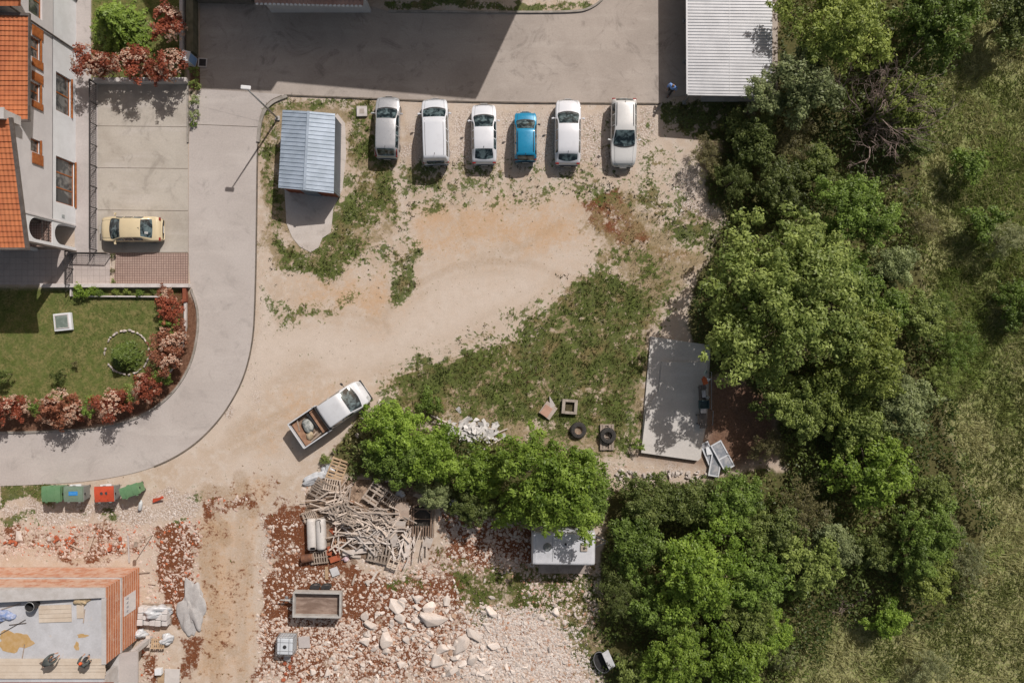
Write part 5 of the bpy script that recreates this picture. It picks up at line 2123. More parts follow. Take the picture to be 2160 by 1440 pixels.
car('silver estate car with tall red tail lights, leftmost of the parked row', 821, 275, 88.5,
    Car(4.25, 1.70, 1.46, [(0, .55), (.012, .80), (.05, .98), (.115, 1.38), (.17, 1.44), (.42, 1.47), (.57, 1.42), (.76, 1.02), (.93, .86), (.985, .68), (1, .5)], PLAN,
        [(0, .72), (.06, .74), (.15, .78), (.45, .80), (.57, .80), (.76, .90), (.93, .86), (1, .62)], ZB),
    silver, (.60, .75, .035), (.035, .115, -.012), [(.14, .33), (.345, .48), (.495, .67)], extra=redtails, tall_tail=True)
car('white boxy van with grooved roof edges, second from left in the parked row', 921, 284, 91.5,
    Car(4.55, 1.84, 1.80, [(0, .60), (.01, 1.1), (.035, 1.62), (.07, 1.76), (.3, 1.80), (.58, 1.76), (.66, 1.62), (.79, 1.16), (.93, .98), (.985, .75), (1, .5)], PLAN_BOX,
        [(0, .80), (.06, .83), (.3, .85), (.6, .85), (.79, .92), (.93, .88), (1, .65)], [(0, 1.0), (.5, 1.02), (.78, 1.04), (.92, .9), (1, .6)]),
    white1, (.665, .785, .04), None, [(.08, .30), (.315, .48), (.495, .70)], cat='van', name='parked_van', extra=roofseams)
car('white hatchback with a dark rear window, third from left in the parked row', 1022, 289, 90.5,
    Car(4.15, 1.74, 1.46, [(0, .55), (.012, .82), (.05, .98), (.09, 1.06), (.24, 1.40), (.36, 1.46), (.50, 1.44), (.60, 1.36), (.77, 1.0), (.93, .84), (.985, .66), (1, .48)], PLAN,
        [(0, .72), (.09, .80), (.24, .74), (.45, .76), (.60, .76), (.77, .90), (.93, .86), (1, .62)], ZB),
    white2, (.575, .755, .035), (.085, .215, -.025), [(.22, .38), (.395, .52), (.535, .68)])
car('small bright blue city car, the only blue one in the parked row', 1108, 294, 90,
    Car(3.40, 1.56, 1.52, [(0, .55), (.012, .95), (.04, 1.28), (.09, 1.46), (.3, 1.53), (.54, 1.50), (.66, 1.32), (.78, 1.06), (.93, .92), (.985, .72), (1, .5)], PLAN_BOX,
        [(0, .76), (.06, .80), (.3, .80), (.58, .80), (.78, .90), (.93, .86), (1, .62)], [(0, .95), (.5, .95), (.78, .97), (.92, .86), (1, .6)]),
    blue, (.60, .765, .035), (.012, .065, -.008), [(.10, .30), (.315, .49), (.505, .70)], rails=(.12, .55), lights_up=True)
car('long white crossover with a narrow dark rear window, second from right in the parked row', 1196, 285, 89.5,
    Car(4.55, 1.80, 1.55, [(0, .60), (.012, .86), (.05, 1.02), (.08, 1.10), (.165, 1.42), (.25, 1.50), (.45, 1.56), (.58, 1.48), (.755, 1.08), (.93, .92), (.985, .72), (1, .5)], PLAN,
        [(0, .72), (.08, .80), (.17, .76), (.45, .78), (.58, .78), (.755, .90), (.93, .88), (1, .64)], ZB),
    white2, (.585, .735, .04), (.075, .135, -.035), [(.16, .33), (.345, .49), (.505, .67)])
car('pale beige silver estate parked nose outward, rightmost of the parked row', 1312, 286, -90.5,
    Car(4.70, 1.78, 1.46, [(0, .55), (.01, .85), (.04, 1.08), (.085, 1.38), (.14, 1.43), (.40, 1.47), (.50, 1.43), (.69, 1.02), (.92, .86), (.985, .66), (1, .48)], PLAN,
        [(0, .72), (.06, .74), (.15, .74), (.45, .76), (.50, .78), (.69, .90), (.92, .86), (1, .62)], ZB),
    beige, (.505, .68, .04), (.02, .07, -.01), [(.11, .26), (.275, .42), (.435, .61)], rails=(.1, .45))


def sticker(t, c):
    p = c.top(.19, .45) + Vector((0, 0, .014))
    n = (c.top(.20, .45) - c.top(.18, .45))
    rot = n.to_track_quat('X', 'Z').to_matrix().to_4x4()
    mb = MB()
    mb.box(p, (.20, .15, .003), M=rot)
    s = mb.build('sticker', M_plate, t)
    # the letter R in dark strokes, standing across the glass
    mb = MB()
    R3 = rot.to_3x3()
    for (x, y, a, b) in ((-.0, -.045, .15, .018), (.065, -.005, .018, .08), (.0, -.005, .018, .08), (.033, .035, .07, .018), (-.045, .02, .07, .02)):
        mb.box(p + R3 @ Vector((x, y, .003)), (a, b, .003), M=rot)
    mb.build('letter', M_seam, s)


car('pale yellow saloon car parked alone across the driveway of the white house', 287, 487, 180,
    Car(4.25, 1.72, 1.42, [(0, .55), (.012, .82), (.05, .98), (.13, 1.03), (.28, 1.38), (.40, 1.43), (.50, 1.42), (.59, 1.36), (.77, .98), (.93, .84), (.985, .66), (1, .48)], PLAN,
        [(0, .74), (.13, .84), (.28, .74), (.45, .76), (.59, .77), (.77, .90), (.93, .86), (1, .62)], ZB),
    yellow, (.60, .765, .03), (.125, .265, -.02), [(.25, .40), (.415, .55), (.565, .70)], extra=sticker)

# ---- pickup with an open bed
pk = thing('pickup_truck', 'dusty white pickup with rubbish in its open bed, parked by the bushes', 'pickup', (*P(705, 868), .02), math.radians(34.2))
pk.scale = (1.05, 1.05, 1.05)
pc = Car(5.4, 1.86, 1.72, [(.40, 1.0), (.415, 1.5), (.44, 1.64), (.55, 1.70), (.68, 1.68), (.73, 1.58), (.87, 1.12), (.95, .95), (.985, .75), (1, .5)],
         [(.40, .97), (.5, 1.0), (.8, .99), (.92, .94), (.975, .82), (1.0, .62)],
         [(.40, .80), (.45, .86), (.68, .84), (.74, .84), (.87, .92), (.95, .86), (1, .60)], [(.4, 1.0), (.8, 1.0), (.93, .86), (1, .6)])


def cab(c):
    us = sorted({.40, .405, .415, .44} | {.40 + .6 * i / 32 for i in range(33)} | {.982, .994})
    rows = [c.row(u) for u in us]
    n = len(rows[0])
    mb = MB()
    fs = []
    for i in range(len(us) - 1):
        for k in range(n - 1):
            fs.append((i * n + k, i * n + k + 1, (i + 1) * n + k + 1, (i + 1) * n + k))
        fs.append((i * n, (i + 1) * n, (i + 1) * n + n - 1, i * n + n - 1))
    fs.append(tuple(range(n)))
    fs.append(tuple(range((len(us) - 1) * n, len(us) * n))[::-1])
    return mb.add([tuple(p) for r_ in rows for p in r_], fs)


cab(pc).build('cab', whiteold, pk, smooth=True)
pc.top_patch(.735, .865, -.92, .92, .002, .03).build('windscreen', M_carglass, pk, smooth=True)
for sg in (1, -1):
    for a, b in ((.455, .58), (.60, .75)):
        pc.side_patch(a, b, .1, .9, sg).build('side_window', M_carglass, pk, smooth=True)
    pc.top_patch(.962, .988, *sorted((sg * .6, sg * .96)), 0, 0, .008, 4, 4).build('headlight', M_lamp, pk, smooth=True)
    p = Vector((pc.x(.82), sg * .93, 1.06))
    mb = MB()
    mb.tube([p + Vector((0, -sg * .05, 0)), p + Vector((-.02, sg * .14, .03))], .022, 6)
    mb.box(p + Vector((-.03, sg * .22, .08)), (.11, .18, .18), rz=sg * .25)
    mb.build('mirror', M_trim, pk, bevel=.02)
    mb = MB()
    mb.box((-.5 * 5.4 + .02, sg * .78, .78), (.06, .14, .22))
    mb.build('tail_light', M_tail, pk)
    mb = MB()
    mb.box((-1.58, sg * .945, .93), (2.14, .05, .46))
    mb.box((-1.58, sg * .945, 1.17), (2.18, .075, .05))
    mb.build('bed_side', whiteold, pk, bevel=.01)
mb = MB()
mb.box((-2.67, 0, .93), (.05, 1.84, .46))
mb.box((-2.67, 0, 1.17), (.075, 1.86, .05))
mb.build('tailgate', whiteold, pk, bevel=.01)
mb = MB()
mb.box((-1.58, 0, .66), (2.14, 1.84, .08))
mb.build('bed_floor', mat('bed_floor_rust', (.16, .10, .065), (.26, .20, .15), 3.0, .85), pk)
mb = MB()
mb.box((-.53, 0, 1.05), (.05, 1.8, .75))
mb.tube([(-.56, -.9, 1.42), (-.56, .9, 1.42)], .03, 6)
mb.tube([(-.56, .9, 1.1), (-.62, .92, 1.75)], .02, 5)
mb.build('bed_headboard', M_trim, pk)
mb = MB()
mb.box((0, 0, .42), (5.0, 1.2, .24))
mb.build('chassis', M_trim, pk)
for fx in (-1.6, 1.62):
    for sg in (1, -1):
        M = Matrix.Translation((fx, sg * .80, .33)) @ Matrix.Rotation(math.pi / 2, 4, 'X')
        mb = MB()
        mb.lathe([(.20, -.11), (.30, -.12), (.34, -.07), (.34, .07), (.30, .12), (.20, .11), (.20, -.11)], 20, M)
        w = mb.build('wheel', M_tyre, pk, smooth=True)
        mb = MB()
        mb.lathe([(.02, -sg * .07), (.19, -sg * .085), (.21, -sg * .06), (.21, sg * .06), (.02, sg * .05)], 16, M)
        mb.build('rim', M_rim, w)
for u, nm in ((-2.74, 'rear_bumper'), (2.68, 'front_bumper')):
    mb = MB()
    mb.box((u, 0, .48), (.12, 1.5, .16))
    mb.build(nm, M_trim, pk, bevel=.03)
mb = MB()
mb.box((2.755, 0, .5), (.015, .48, .11))
mb.build('licence_plate', M_plate, pk)
mb = MB()
for y0, y1 in ((.6, -.05), (-.05, -.7)):
    mb.tube([pc.top(.885, y0 * .9) + Vector((0, 0, .02)), pc.top(.872, y1 * .9) + Vector((0, 0, .02))], .011, 4)
mb.build('wiper', M_trim, pk)
# load lying in the bed
PKM = Matrix.Translation((*P(705, 868), .02)) @ Matrix.Rotation(math.radians(34.2), 4, 'Z') @ Matrix.Scale(1.05, 4)


def on_pickup(mb, name, m, label, cat, group=None):
    mb.v = [tuple(PKM @ Vector(p)) for p in mb.v]
    cx_ = sum((Vector(p) for p in mb.v), Vector()) / len(mb.v)
    mb.v = [tuple(Vector(p) - cx_) for p in mb.v]
    return tag(mb.build(name, m, None, cx_), label, cat, group)


M_board = mat('old_orange_board', (.36, .215, .135), (.24, .13, .08), 3.5, .85, fine=.12)
M_oldwood = mat('weathered_wood', (.46, .37, .30), (.33, .26, .205), 3.0, .9, fine=.14, rnd=.2)
mb = MB()
mb.box((-.86, .02, 1.02), (.50, 1.62, .04), M=Matrix.Rotation(.06, 4, 'Y'))
on_pickup(mb, 'wooden_board', M_board, 'orange brown board lying across the pickup bed just behind the cab', 'board')
mb = MB()
mb.box((-2.35, -.05, .80), (.42, 1.66, .18))
on_pickup(mb, 'wooden_board', M_board, 'orange board lying along the tailgate inside the pickup bed', 'board')
mb = MB()
mb.box((-1.24, .25, .86), (.16, 1.15, .22), .12)
on_pickup(mb, 'black_beam', M_trim, 'black beam in the pickup bed between the board and the pale sacks', 'beam')


def lump(name, seed, sx, sy, sz, m, loc, label=None, cat=None, group=None, rz=0, sub=3, amp=.22, parent=None):
    bm = bmesh.new()
    bmesh.ops.create_icosphere(bm, subdivisions=sub, radius=1)
    r = np.random.default_rng(seed)
    co_ = np.array([v.co[:] for v in bm.verts])
    n = vnoise(co_[:, 0] * 1.5 + co_[:, 2] + seed, co_[:, 1] * 1.5 - co_[:, 2], 1.0, seed) - .5
    n2 = vnoise(co_[:, 0] * 4 + co_[:, 2], co_[:, 1] * 4 - co_[:, 2] * 2, 1.0, seed + 1) - .5
    co_ *= (1 + amp * 2 * n + amp * n2)[:, None]
    co_[:, 2] = np.maximum(co_[:, 2], -.35)
    for v, c in zip(bm.verts, co_):
        v.co = (c[0] * sx, c[1] * sy, (c[2] + .35) * sz)
    me = bpy.data.meshes.new(name)
    bm.to_mesh(me)
    bm.free()
    me.polygons.foreach_set('use_smooth', [True] * len(me.polygons))
    o = link(name, me, m, parent, loc, (0, 0, rz))
    if label:
        tag(o, label, cat, group)
    return o


M_sack = mat('pale_sacking', (.44, .45, .43), (.13, .15, .14), 4.5, .8, fine=.15)
p = PKM @ Vector((-1.72, .12, .70))
lump('rubbish_sack', 3, .34, .58, .34, M_sack, p, 'pale grey sack heaped in the middle of the pickup bed', 'sack', None, .5)
p = PKM @ Vector((-1.98, -.42, .70))
lump('rubbish_sack', 4, .24, .32, .26, mat('tan_sacking', (.44, .36, .25), (.3, .24, .15), 4.0, .85), p, 'smaller tan sack beside the pale one in the pickup bed', 'sack', None, .2)
for k, (x, y, rz, L) in enumerate(((-2.0, -.62, .25, 1.0), (-1.8, -.78, .1, 1.3), (-2.2, .55, 1.2, .8))):
    mb = MB()
    mb.box((x, y, .80 + .05 * k), (L, .09, .04), rz)
    on_pickup(mb, 'scrap_stick', M_oldwood, ('pale stick lying lengthwise in the rear right of the pickup bed', 'longest pale stick against the right side of the pickup bed',
                                             'short stick across the rear left corner of the pickup bed')[k], 'stick')
# ---------------------------------------------------------------- street furniture, fences, bins
lamp = thing('street_lamp', 'tall grey street lamp with a white head, standing by the metal shed', 'street lamp', (*P(586, 250), 0))
mb = MB()
mb.tube([(0, 0, 0), (0, 0, 3), (0, 0, 5.75)], [.075, .06, .042], 10)
mb.build('pole', M_steelg, lamp, smooth=True)
mb = MB()
mb.box((0, 0, .05), (.3, .3, .1))
mb.build('base_plate', M_conc, lamp)
mb = MB()
mb.tube([(0, 0, 5.72), (-.08, .05, 5.83), (-.30, .06, 5.86)], [.04, .036, .03], 8)
mb.build('arm', M_steelg, lamp)
mb = MB()
mb.box((-.05, .07, 5.88), (.62, .25, .13), -.1)
mb.build('lamp_head', mat('lamp_white', (.72, .73, .74), (.66, .67, .68), 4, .4), lamp, bevel=.04)


def railing(label, a, b, h, parent_name='metal_railing', npost=8, pick=.13, wall=0.0, brace=True):
    a, b = Vector((*P(*a), 0)), Vector((*P(*b), 0))
    c = (a + b) / 2
    t = thing(parent_name, label, 'railing', c)
    a, b = a - c, b - c
    L = (b - a).length
    d = (b - a).normalized()
    rz = math.atan2(d.y, d.x)
    mb = MB()
    mb.box((0, 0, h), (L, .075, .045), rz)
    mb.build('top_rail', M_iron, t)
    mb = MB()
    mb.box((0, 0, .14), (L, .035, .03), rz)
    mb.build('bottom_rail', M_iron, t)
    mb = MB()
    for k in range(int(L / pick)):
        mb.box(a + d * (k + .5) * pick + Vector((0, 0, h / 2 + .06)), (.016, .016, h - .16), rz)
    for k in range(1, 5):
        mb.box((0, 0, .14 + (h - .14) * k / 5), (L, .012, .012), rz)
    mb.build('pickets', M_iron, t)
    for k in range(npost):
        p = a + d * L * k / (npost - 1)
        mb = MB()
        mb.box(p + Vector((0, 0, h / 2)), (.055, .055, h), rz)
        if brace:
            q = Vector((-d.y, d.x, 0)) * (.0)
            mb.tube([p + Vector((0, 0, .05)) + d * .0, p + d * .5 + Vector((0, 0, h - .03))], .014, 5)
        mb.build('post', M_iron, t)
    return t


railing('long black metal railing between the house path and the driveway', (205, 178), (205, 528), .92, npost=9)
railing('short black metal railing on the dark patio below the loggia', (155, 533), (155, 602), .95, npost=3)
gt = railing('black metal gate across the end of the house path', (162, 536), (236, 538), .9, 'metal_gate', 3)
gt['category'] = 'gate'

# white boundary walls round the lawns


def low_wall(label, px, w, h, m, name='garden_wall', z0=0.0):
    pts = [P(*p) for p in px]
    c = Vector((sum(p[0] for p in pts) / len(pts), sum(p[1] for p in pts) / len(pts), 0))
    mb = MB()
    for p, q in zip(pts, pts[1:]):
        a, b = Vector((*p, 0)) - c, Vector((*q, 0)) - c
        d = b - a
        mb.box((a + b) / 2 + Vector((0, 0, z0 + h / 2)), (d.length + w * .9, w, h), math.atan2(d.y, d.x))
    return tag(mb.build(name, m, None, c, bevel=.012), label, 'wall')


M_wallw = mat('garden_wall_white', (.60, .565, .55), (.50, .46, .44), 2.0, .85, fine=.08)
low_wall('white wall between the lawn and the pink paver bay', [(96, 603), (399, 603)], .26, .42, M_wallw)
low_wall('low white edging along the narrow flower bed', [(153, 606), (153, 624)], .1, .25, M_wallw, 'bed_edging')
low_wall('low white edging between the flower bed and the lawn', [(190, 625), (340, 626)], .1, .22, M_wallw, 'bed_edging')
low_wall('white wall between the upper garden and the driveway, half under shrubs', [(208, 174), (396, 174)], .30, .55, M_wallw)
low_wall('tall thin wall on the right side of the upper garden', [(394, -120), (394, 112)], .22, .9, M_wallw)
low_wall('thin kerb wall on the right side of the driveway', [(397, 172), (397, 300)], .10, .12, M_kerb)
low_wall('terracotta end of the flower bed wall by the road', [(393, 610), (393, 634)], .24, .35, M_rustred)
low_wall('pale kerb wall under the shrubs of the lawn corner', [(393, 640), (393, 690), (386, 730), (370, 770), (345, 800)], .16, .22, M_wallw)
low_wall('dark hedge wall along the left side of the shaded court', [(410, -120), (411, 112)], .5, .8, mat('mossy_wall', (.10, .10, .06), (.17, .15, .10), 2.0, .9))  # dark olive, mixed by noise with a lighter brown
low_wall('dark wall along the top edge of the shaded court', [(424, 3), (532, 5)], .3, .9, mat('mossy_wall'.replace('mossy', 'dark_grey'), (.14, .13, .11), (.2, .18, .16), 2.0, .9))  # dark grey-brown, mixed by noise with a lighter tone

cab_ = thing('utility_cabinet', 'white utility cabinet with a blue side at the court corner', 'cabinet', (*P(408, 132), 0), -.25)
mb = MB()
mb.box((0, 0, .6), (.48, .62, 1.2))
mb.build('cabinet_body', M_white, cab_, bevel=.015)
mb = MB()
mb.box((.245, 0, .62), (.015, .54, 1.0))
mb.build('door', mat('cabinet_blue', (.20, .34, .62), (.25, .38, .62)), cab_)
mb = MB()
mb.box((0, 0, 1.22), (.54, .68, .05))
mb.build('lid', M_white, cab_)
dr = thing('drain_grate', 'dark square drain grate in a pale frame beside the utility cabinet', 'drain', (*P(428, 133), .02), -.06)
mb = MB()
for s_ in (1, -1):
    mb.box((s_ * .28, 0, .03), (.07, .64, .06))
    mb.box((0, s_ * .285, .03), (.5, .07, .058))
mb.build('frame', M_wallw, dr)
mb = MB()
mb.box((0, 0, .012), (.5, .5, .02))
for k in range(6):
    mb.box((-.2 + k * .08, 0, .03), (.03, .5, .02))
mb.build('grate', M_iron, dr)

ch = thing('cellar_hatch', 'white framed glass hatch lying on the lawn', 'hatch', (*P(136, 679), 0), .1)
mb = MB()
mb.box((0, 0, .12), (1.22, 1.22, .24))
mb.build('surround', M_white, ch, bevel=.02)
mb = MB()
mb.box((-.03, .02, .25), (.86, .86, .03))
mb.build('glass_lid', glass_mat('hatch_glass', (.16, .20, .17), (.24, .28, .25), 2.0), ch)
mb = MB()
for s_ in (1, -1):
    mb.box((-.03 + s_ * .46, .02, .262), (.06, .98, .05))
    mb.box((-.03, .02 + s_ * .46, .262), (.86, .06, .048))
mb.build('frame', M_wallw, ch)

# stone ring
M_ringst = mat('white_stone', (.58, .53, .49), (.44, .38, .34), 5.0, .9, rnd=.14, fine=.1)


def rock_mesh(seed, n=14, flat=.65, elong=1.25, sub=False):
    r = np.random.default_rng(seed)
    bm = bmesh.new()
    d = rand_dirs(r, n) * np.array([elong, 1.0, flat]) * r.uniform(.75, 1.1, (n, 1))
    for p in d:
        bm.verts.new(p * .5)
    bmesh.ops.convex_hull(bm, input=bm.verts)
    bmesh.ops.delete(bm, geom=[v for v in bm.verts if not v.link_faces], context='VERTS')
    bmesh.ops.bevel(bm, geom=list(bm.edges), offset=.035, segments=1, affect='EDGES', clamp_overlap=True)
    me = bpy.data.meshes.new('rock')
    bm.to_mesh(me)
    bm.free()
    return me


ROCKS = [rock_mesh(100 + i, 11 + i % 5, .5 + .05 * (i % 4), 1.1 + .1 * (i % 4)) for i in range(14)]
rr_ = random.Random(21)
cxr, cyr = 269, 743
for k in range(34):
    a = 2 * math.pi * k / 34 + rr_.uniform(-.03, .03)
    if 2.7 < a < 3.0 or 3.35 < a < 3.55:
        continue
    px = cxr + 47 * math.cos(a) + rr_.uniform(-1, 1)
    py = cyr + 46 * math.sin(a) + rr_.uniform(-1, 1)
    o = link('ring_stone', ROCKS[k % 14], M_ringst, None, (*P(px, py), .06), (rr_.uniform(-.2, .2), rr_.uniform(-.2, .2), -a + math.pi / 2))
    o.scale = (rr_.uniform(.22, .36), rr_.uniform(.16, .22), .24)
    tag(o, 'white stone set in the ring round the low conifer on the lawn', 'stone', 'stones of the white ring')

# concrete manhole box near the parked cars
mh = thing('manhole_cover', 'square concrete manhole cover on the grass beside the silver estate car', 'manhole', (*P(764, 236), 0), .02)
mb = MB()
mb.box((0, 0, .08), (.72, .72, .16))
mb.build('slab', M_wallw, mh, bevel=.02)
mb = MB()
mb.box((.01, 0, .165), (.32, .32, .02))
mb.build('lid', mat('manhole_lid', (.42, .37, .33), (.34, .30, .27)), mh)


# ---- wheeled bins
def bin_(px, py, rz, w, d, m, mlid, label, extra=None, open_white=False):
    t = thing('wheeled_bin', label, 'bin', (*P(px, py), 0), rz)
    mb = MB()
    a, b = (w / 2, d / 2), (w / 2 * .86, d / 2 * .84)
    vs = [(-b[0], -b[1], .18), (b[0], -b[1], .18), (b[0], b[1], .18), (-b[0], b[1], .18),
          (-a[0], -a[1], 1.08), (a[0], -a[1], 1.08), (a[0], a[1], 1.08), (-a[0], a[1], 1.08)]
    mb.add(vs, [(3, 2, 1, 0), (4, 5, 6, 7), (0, 1, 5, 4), (1, 2, 6, 5), (2, 3, 7, 6), (3, 0, 4, 7)])
    mb.box((0, 0, 1.09), (w + .08, d + .06, .06))
    mb.build('bin_body', m, t, bevel=.02)
    n = 6
    vs, fs = [], []
    for i in range(n + 1):
        y = -d / 2 - .02 + (d + .04) * i / n
        z = 1.12 + .13 * math.sin(math.pi * (.12 + .62 * i / n))
        vs += [(-w / 2 - .02, y, z), (w / 2 + .02, y, z)]
    for i in range(n):
        fs.append((2 * i, 2 * i + 1, 2 * i + 3, 2 * i + 2))
    b0 = len(vs)
    vs += [(-w / 2 - .02, -d / 2 - .02, 1.1), (w / 2 + .02, -d / 2 - .02, 1.1), (w / 2 + .02, d / 2 + .02, 1.1), (-w / 2 - .02, d / 2 + .02, 1.1)]
    fs += [tuple([b0] + [2 * i for i in range(n + 1)] + [b0 + 3])[::1], tuple([b0 + 1] + [2 * i + 1 for i in range(n + 1)] + [b0 + 2])[::-1],
           (b0, b0 + 1, 1, 0), (b0 + 3, 2 * n, 2 * n + 1, b0 + 2)]
    mb = MB()
    mb.add(vs, fs)
    for x in (-w * .22, w * .22):
        mb.box((x, 0, 1.255), (.03, d * .72, .02))
    lid = mb.build('lid', mlid, t)
    mb = MB()
    for x in (-w * .3, w * .3):
        mb.box((x, -d / 2 - .06, 1.1), (.16, .08, .07))
    mb.box((0, d / 2 + .05, 1.13), (.20, .07, .05))
    mb.build('handle', m, t)
    mb = MB()
    for x in (-w / 2 - .05, w / 2 + .05):
        mb.tube([(x - .02, 0, 1.0), (x + .02, 0, 1.0)], .055, 10)
    mb.build('lift_pin', M_trim, t)
    for x in (-w * .36, w * .36):
        for y in (-d * .34, d * .34):
            mb = MB()
            mb.lathe([(.03, -.03), (.095, -.03), (.095, .03), (.03, .03)], 12, Matrix.Translation((x, y, .1)) @ Matrix.Rotation(math.pi / 2, 4, 'Y'))
            mb.build('wheel', M_trim, t)
    if extra:
        extra(t, lid, w, d)
    if open_white:
        mb = MB()
        mb.box((.05, d / 2 + .05, 1.02), (w * .6, .16, .05), .05)
        mb.build('white_flap', M_white, t)
    return t


G1 = mat('bin_green', (.115, .235, .115), (.14, .26, .135), 2.0, .5, fine=.06)
G2 = mat('bin_grey_green', (.155, .225, .165), (.19, .26, .20), 2.0, .5, fine=.06)
RD = mat('bin_red', (.55, .085, .038), (.47, .07, .03), 2.0, .5, fine=.06)
GY = mat('bin_grey', (.22, .23, .22), (.28, .28, .27), 2.0, .6)


def blue_label(t, lid, w, d):
    mb = MB()
    mb.box((.02, .06, 1.268), (.62, .28, .012), .03)
    s = mb.build('label', mat('label_blue', (.03, .22, .58), (.05, .26, .6), 4.0, .5), lid, bevel=.03)
    mb = MB()
    for k in range(5):
        mb.box((-.16 + k * .09, .06, 1.277), (.05, .07, .004), .03)
    mb.build('lettering', mat('label_pale_blue', (.10, .34, .68)), s)


def holes(t, lid, w, d):
    for x in (-.14, .19):
        mb = MB()
        mb.lathe([(.10, 1.245), (.11, 1.27), (.125, 1.27), (.125, 1.24)], 18, Matrix.Translation((x, .06, 0)))
        mb.build('hole_rim', RD, lid)
        mb = MB()
        mb.lathe([(.0, 1.262), (.105, 1.262), (.105, 1.255)], 18, Matrix.Translation((x, .06, 0)))
        mb.build('hole', M_seam, lid)


bin_(131, 1034, 0.0, 1.24, 1.02, G1, G1, 'plain green wheeled bin, leftmost of the four bins')
bin_(177, 1034, .0, 1.26, 1.02, GY, G2, 'grey green wheeled bin with a blue label on its lid', blue_label, True)
bin_(240, 1034, .04, 1.26, 1.02, GY, RD, 'red lidded wheeled bin with two round black holes', holes, True)
bin_(292, 1028, .34, 1.22, .72, G1, G1, 'narrow green wheeled bin standing askew, rightmost of the four bins')
mb = MB()
mb.add([(-.5, -.16, .1), (.45, -.02, .35), (.5, .08, .36), (-.42, .12, .12), (-.5, -.16, .06), (.45, -.02, .31), (.5, .08, .32), (-.42, .12, .08)],
       [(0, 1, 2, 3), (7, 6, 5, 4), (0, 4, 5, 1), (1, 5, 6, 2), (2, 6, 7, 3), (3, 7, 4, 0)])
mb.box((-.02, .02, .05), (.6, .1, .1), .25)
tag(mb.build('plastic_scrap', RD, None, (*P(337, 1051), .02), (0, 0, .25)), 'broken red plastic piece lying on the stones right of the bins', 'plastic piece')
tb = thing('plastic_canister', 'pale plastic canister lying on the stones below the askew green bin', 'canister', (*P(298, 1066), .13), 1.4)
mb = MB()
mb.tube([(-.30, 0, 0), (-.26, 0, 0), (.22, 0, 0), (.30, 0, 0), (.34, 0, 0)], [.06, .13, .13, .10, .05], 14)
mb.build('canister_body', mat('pale_plastic', (.58, .61, .62), (.5, .53, .55), 3.0, .35), tb, smooth=True)
mb = MB()
mb.tube([(.34, 0, 0), (.41, 0, 0)], .055, 10)
mb.build('cap', M_white, tb)

# ---- tipping trailer
tr = thing('tipping_trailer', 'empty grey tipping trailer with a rusty bed standing on the red earth', 'trailer', (*P(679, 1261), 0), -.018)
M_trail = mat('trailer_grey', (.46, .45, .43), (.36, .34, .32), 2.0, .6, fine=.08)


def rust_bed():
    m, g, b = newmat('rusty_bed')
    tc = g.n('ShaderNodeTexCoord').outputs['Object']
    mp = g.n('ShaderNodeMapping')
    g.put(mp.inputs[0], tc)
    mp.inputs['Scale'].default_value = (.5, 2.0, 1)
    n1 = g.noise(mp.outputs[0], 1.4, 6, .65, .5)
    n2 = g.noise(tc, 7, 6, .7)
    col = g.mix(g.step(n1, .38, .66), (.19, .13, .10), (.33, .25, .205))
    col = g.mix(g.step(n2, .5, .75, 0, .6), col, (.13, .085, .06))
    g.put(b.inputs['Base Color'], col)
    b.inputs['Roughness'].default_value = .8
    return m


L_, W_ = 3.28, 1.72
mb = MB()
mb.box((0, 0, .80), (L_, W_, .07))
mb.build('bed_floor', rust_bed(), tr)
for nm, c_, s_ in (('side_board', (0, W_ / 2 - .04, 1.05), (L_, .08, .46)), ('side_board', (0, -W_ / 2 + .04, 1.05), (L_, .08, .46)),
                   ('end_board', (L_ / 2 - .04, 0, 1.048), (.08, W_ - .17, .455)), ('end_board', (-L_ / 2 + .04, 0, 1.048), (.08, W_ - .17, .455))):
    mb = MB()
    mb.box(c_, s_)
    horiz = s_[0] > s_[1]
    mb.box((c_[0], c_[1], 1.29), (s_[0] + (.03 if horiz else .05), s_[1] + (.05 if horiz else .0), .035))
    mb.build(nm, M_trail, tr, bevel=.012)
mb = MB()
mb.box((0, 0, .62), (3.0, .9, .14))
mb.tube([(-1.5, 0, .6), (-2.3, .02, .55), (-2.75, .02, .52)], [.08, .07, .05], 8)
mb.tube([(-1.5, .4, .6), (-2.2, .03, .56)], .045, 6)
mb.tube([(-1.5, -.4, .6), (-2.2, .0, .56)], .045, 6)
mb.build('drawbar', M_trail, tr)
mb = MB()
mb.tube([(-2.45, .02, .06), (-2.45, .02, .62)], .035, 8)
mb.box((-2.45, .02, .05), (.2, .2, .04))
mb.build('jockey_stand', M_steelg, tr)
for x in (-.35, .42):
    for sg in (1, -1):
        M = Matrix.Translation((x, sg * (W_ / 2 + .12), .33)) @ Matrix.Rotation(math.pi / 2, 4, 'X')
        mb = MB()
        mb.lathe([(.18, -.10), (.29, -.11), (.33, -.06), (.33, .06), (.29, .11), (.18, .10), (.18, -.10)], 20, M)
        w = mb.build('wheel', M_tyre, tr, smooth=True)
        mb = MB()
        mb.lathe([(.02, -.05), (.18, -.06), (.19, .06), (.02, .05)], 14, M)
        mb.build('rim', M_rim, w)
    mb = MB()
    mb.box((x, W_ / 2 + .14, .70), (.62, .26, .03))
    mb.build('mudguard', M_trim, tr, bevel=.01)

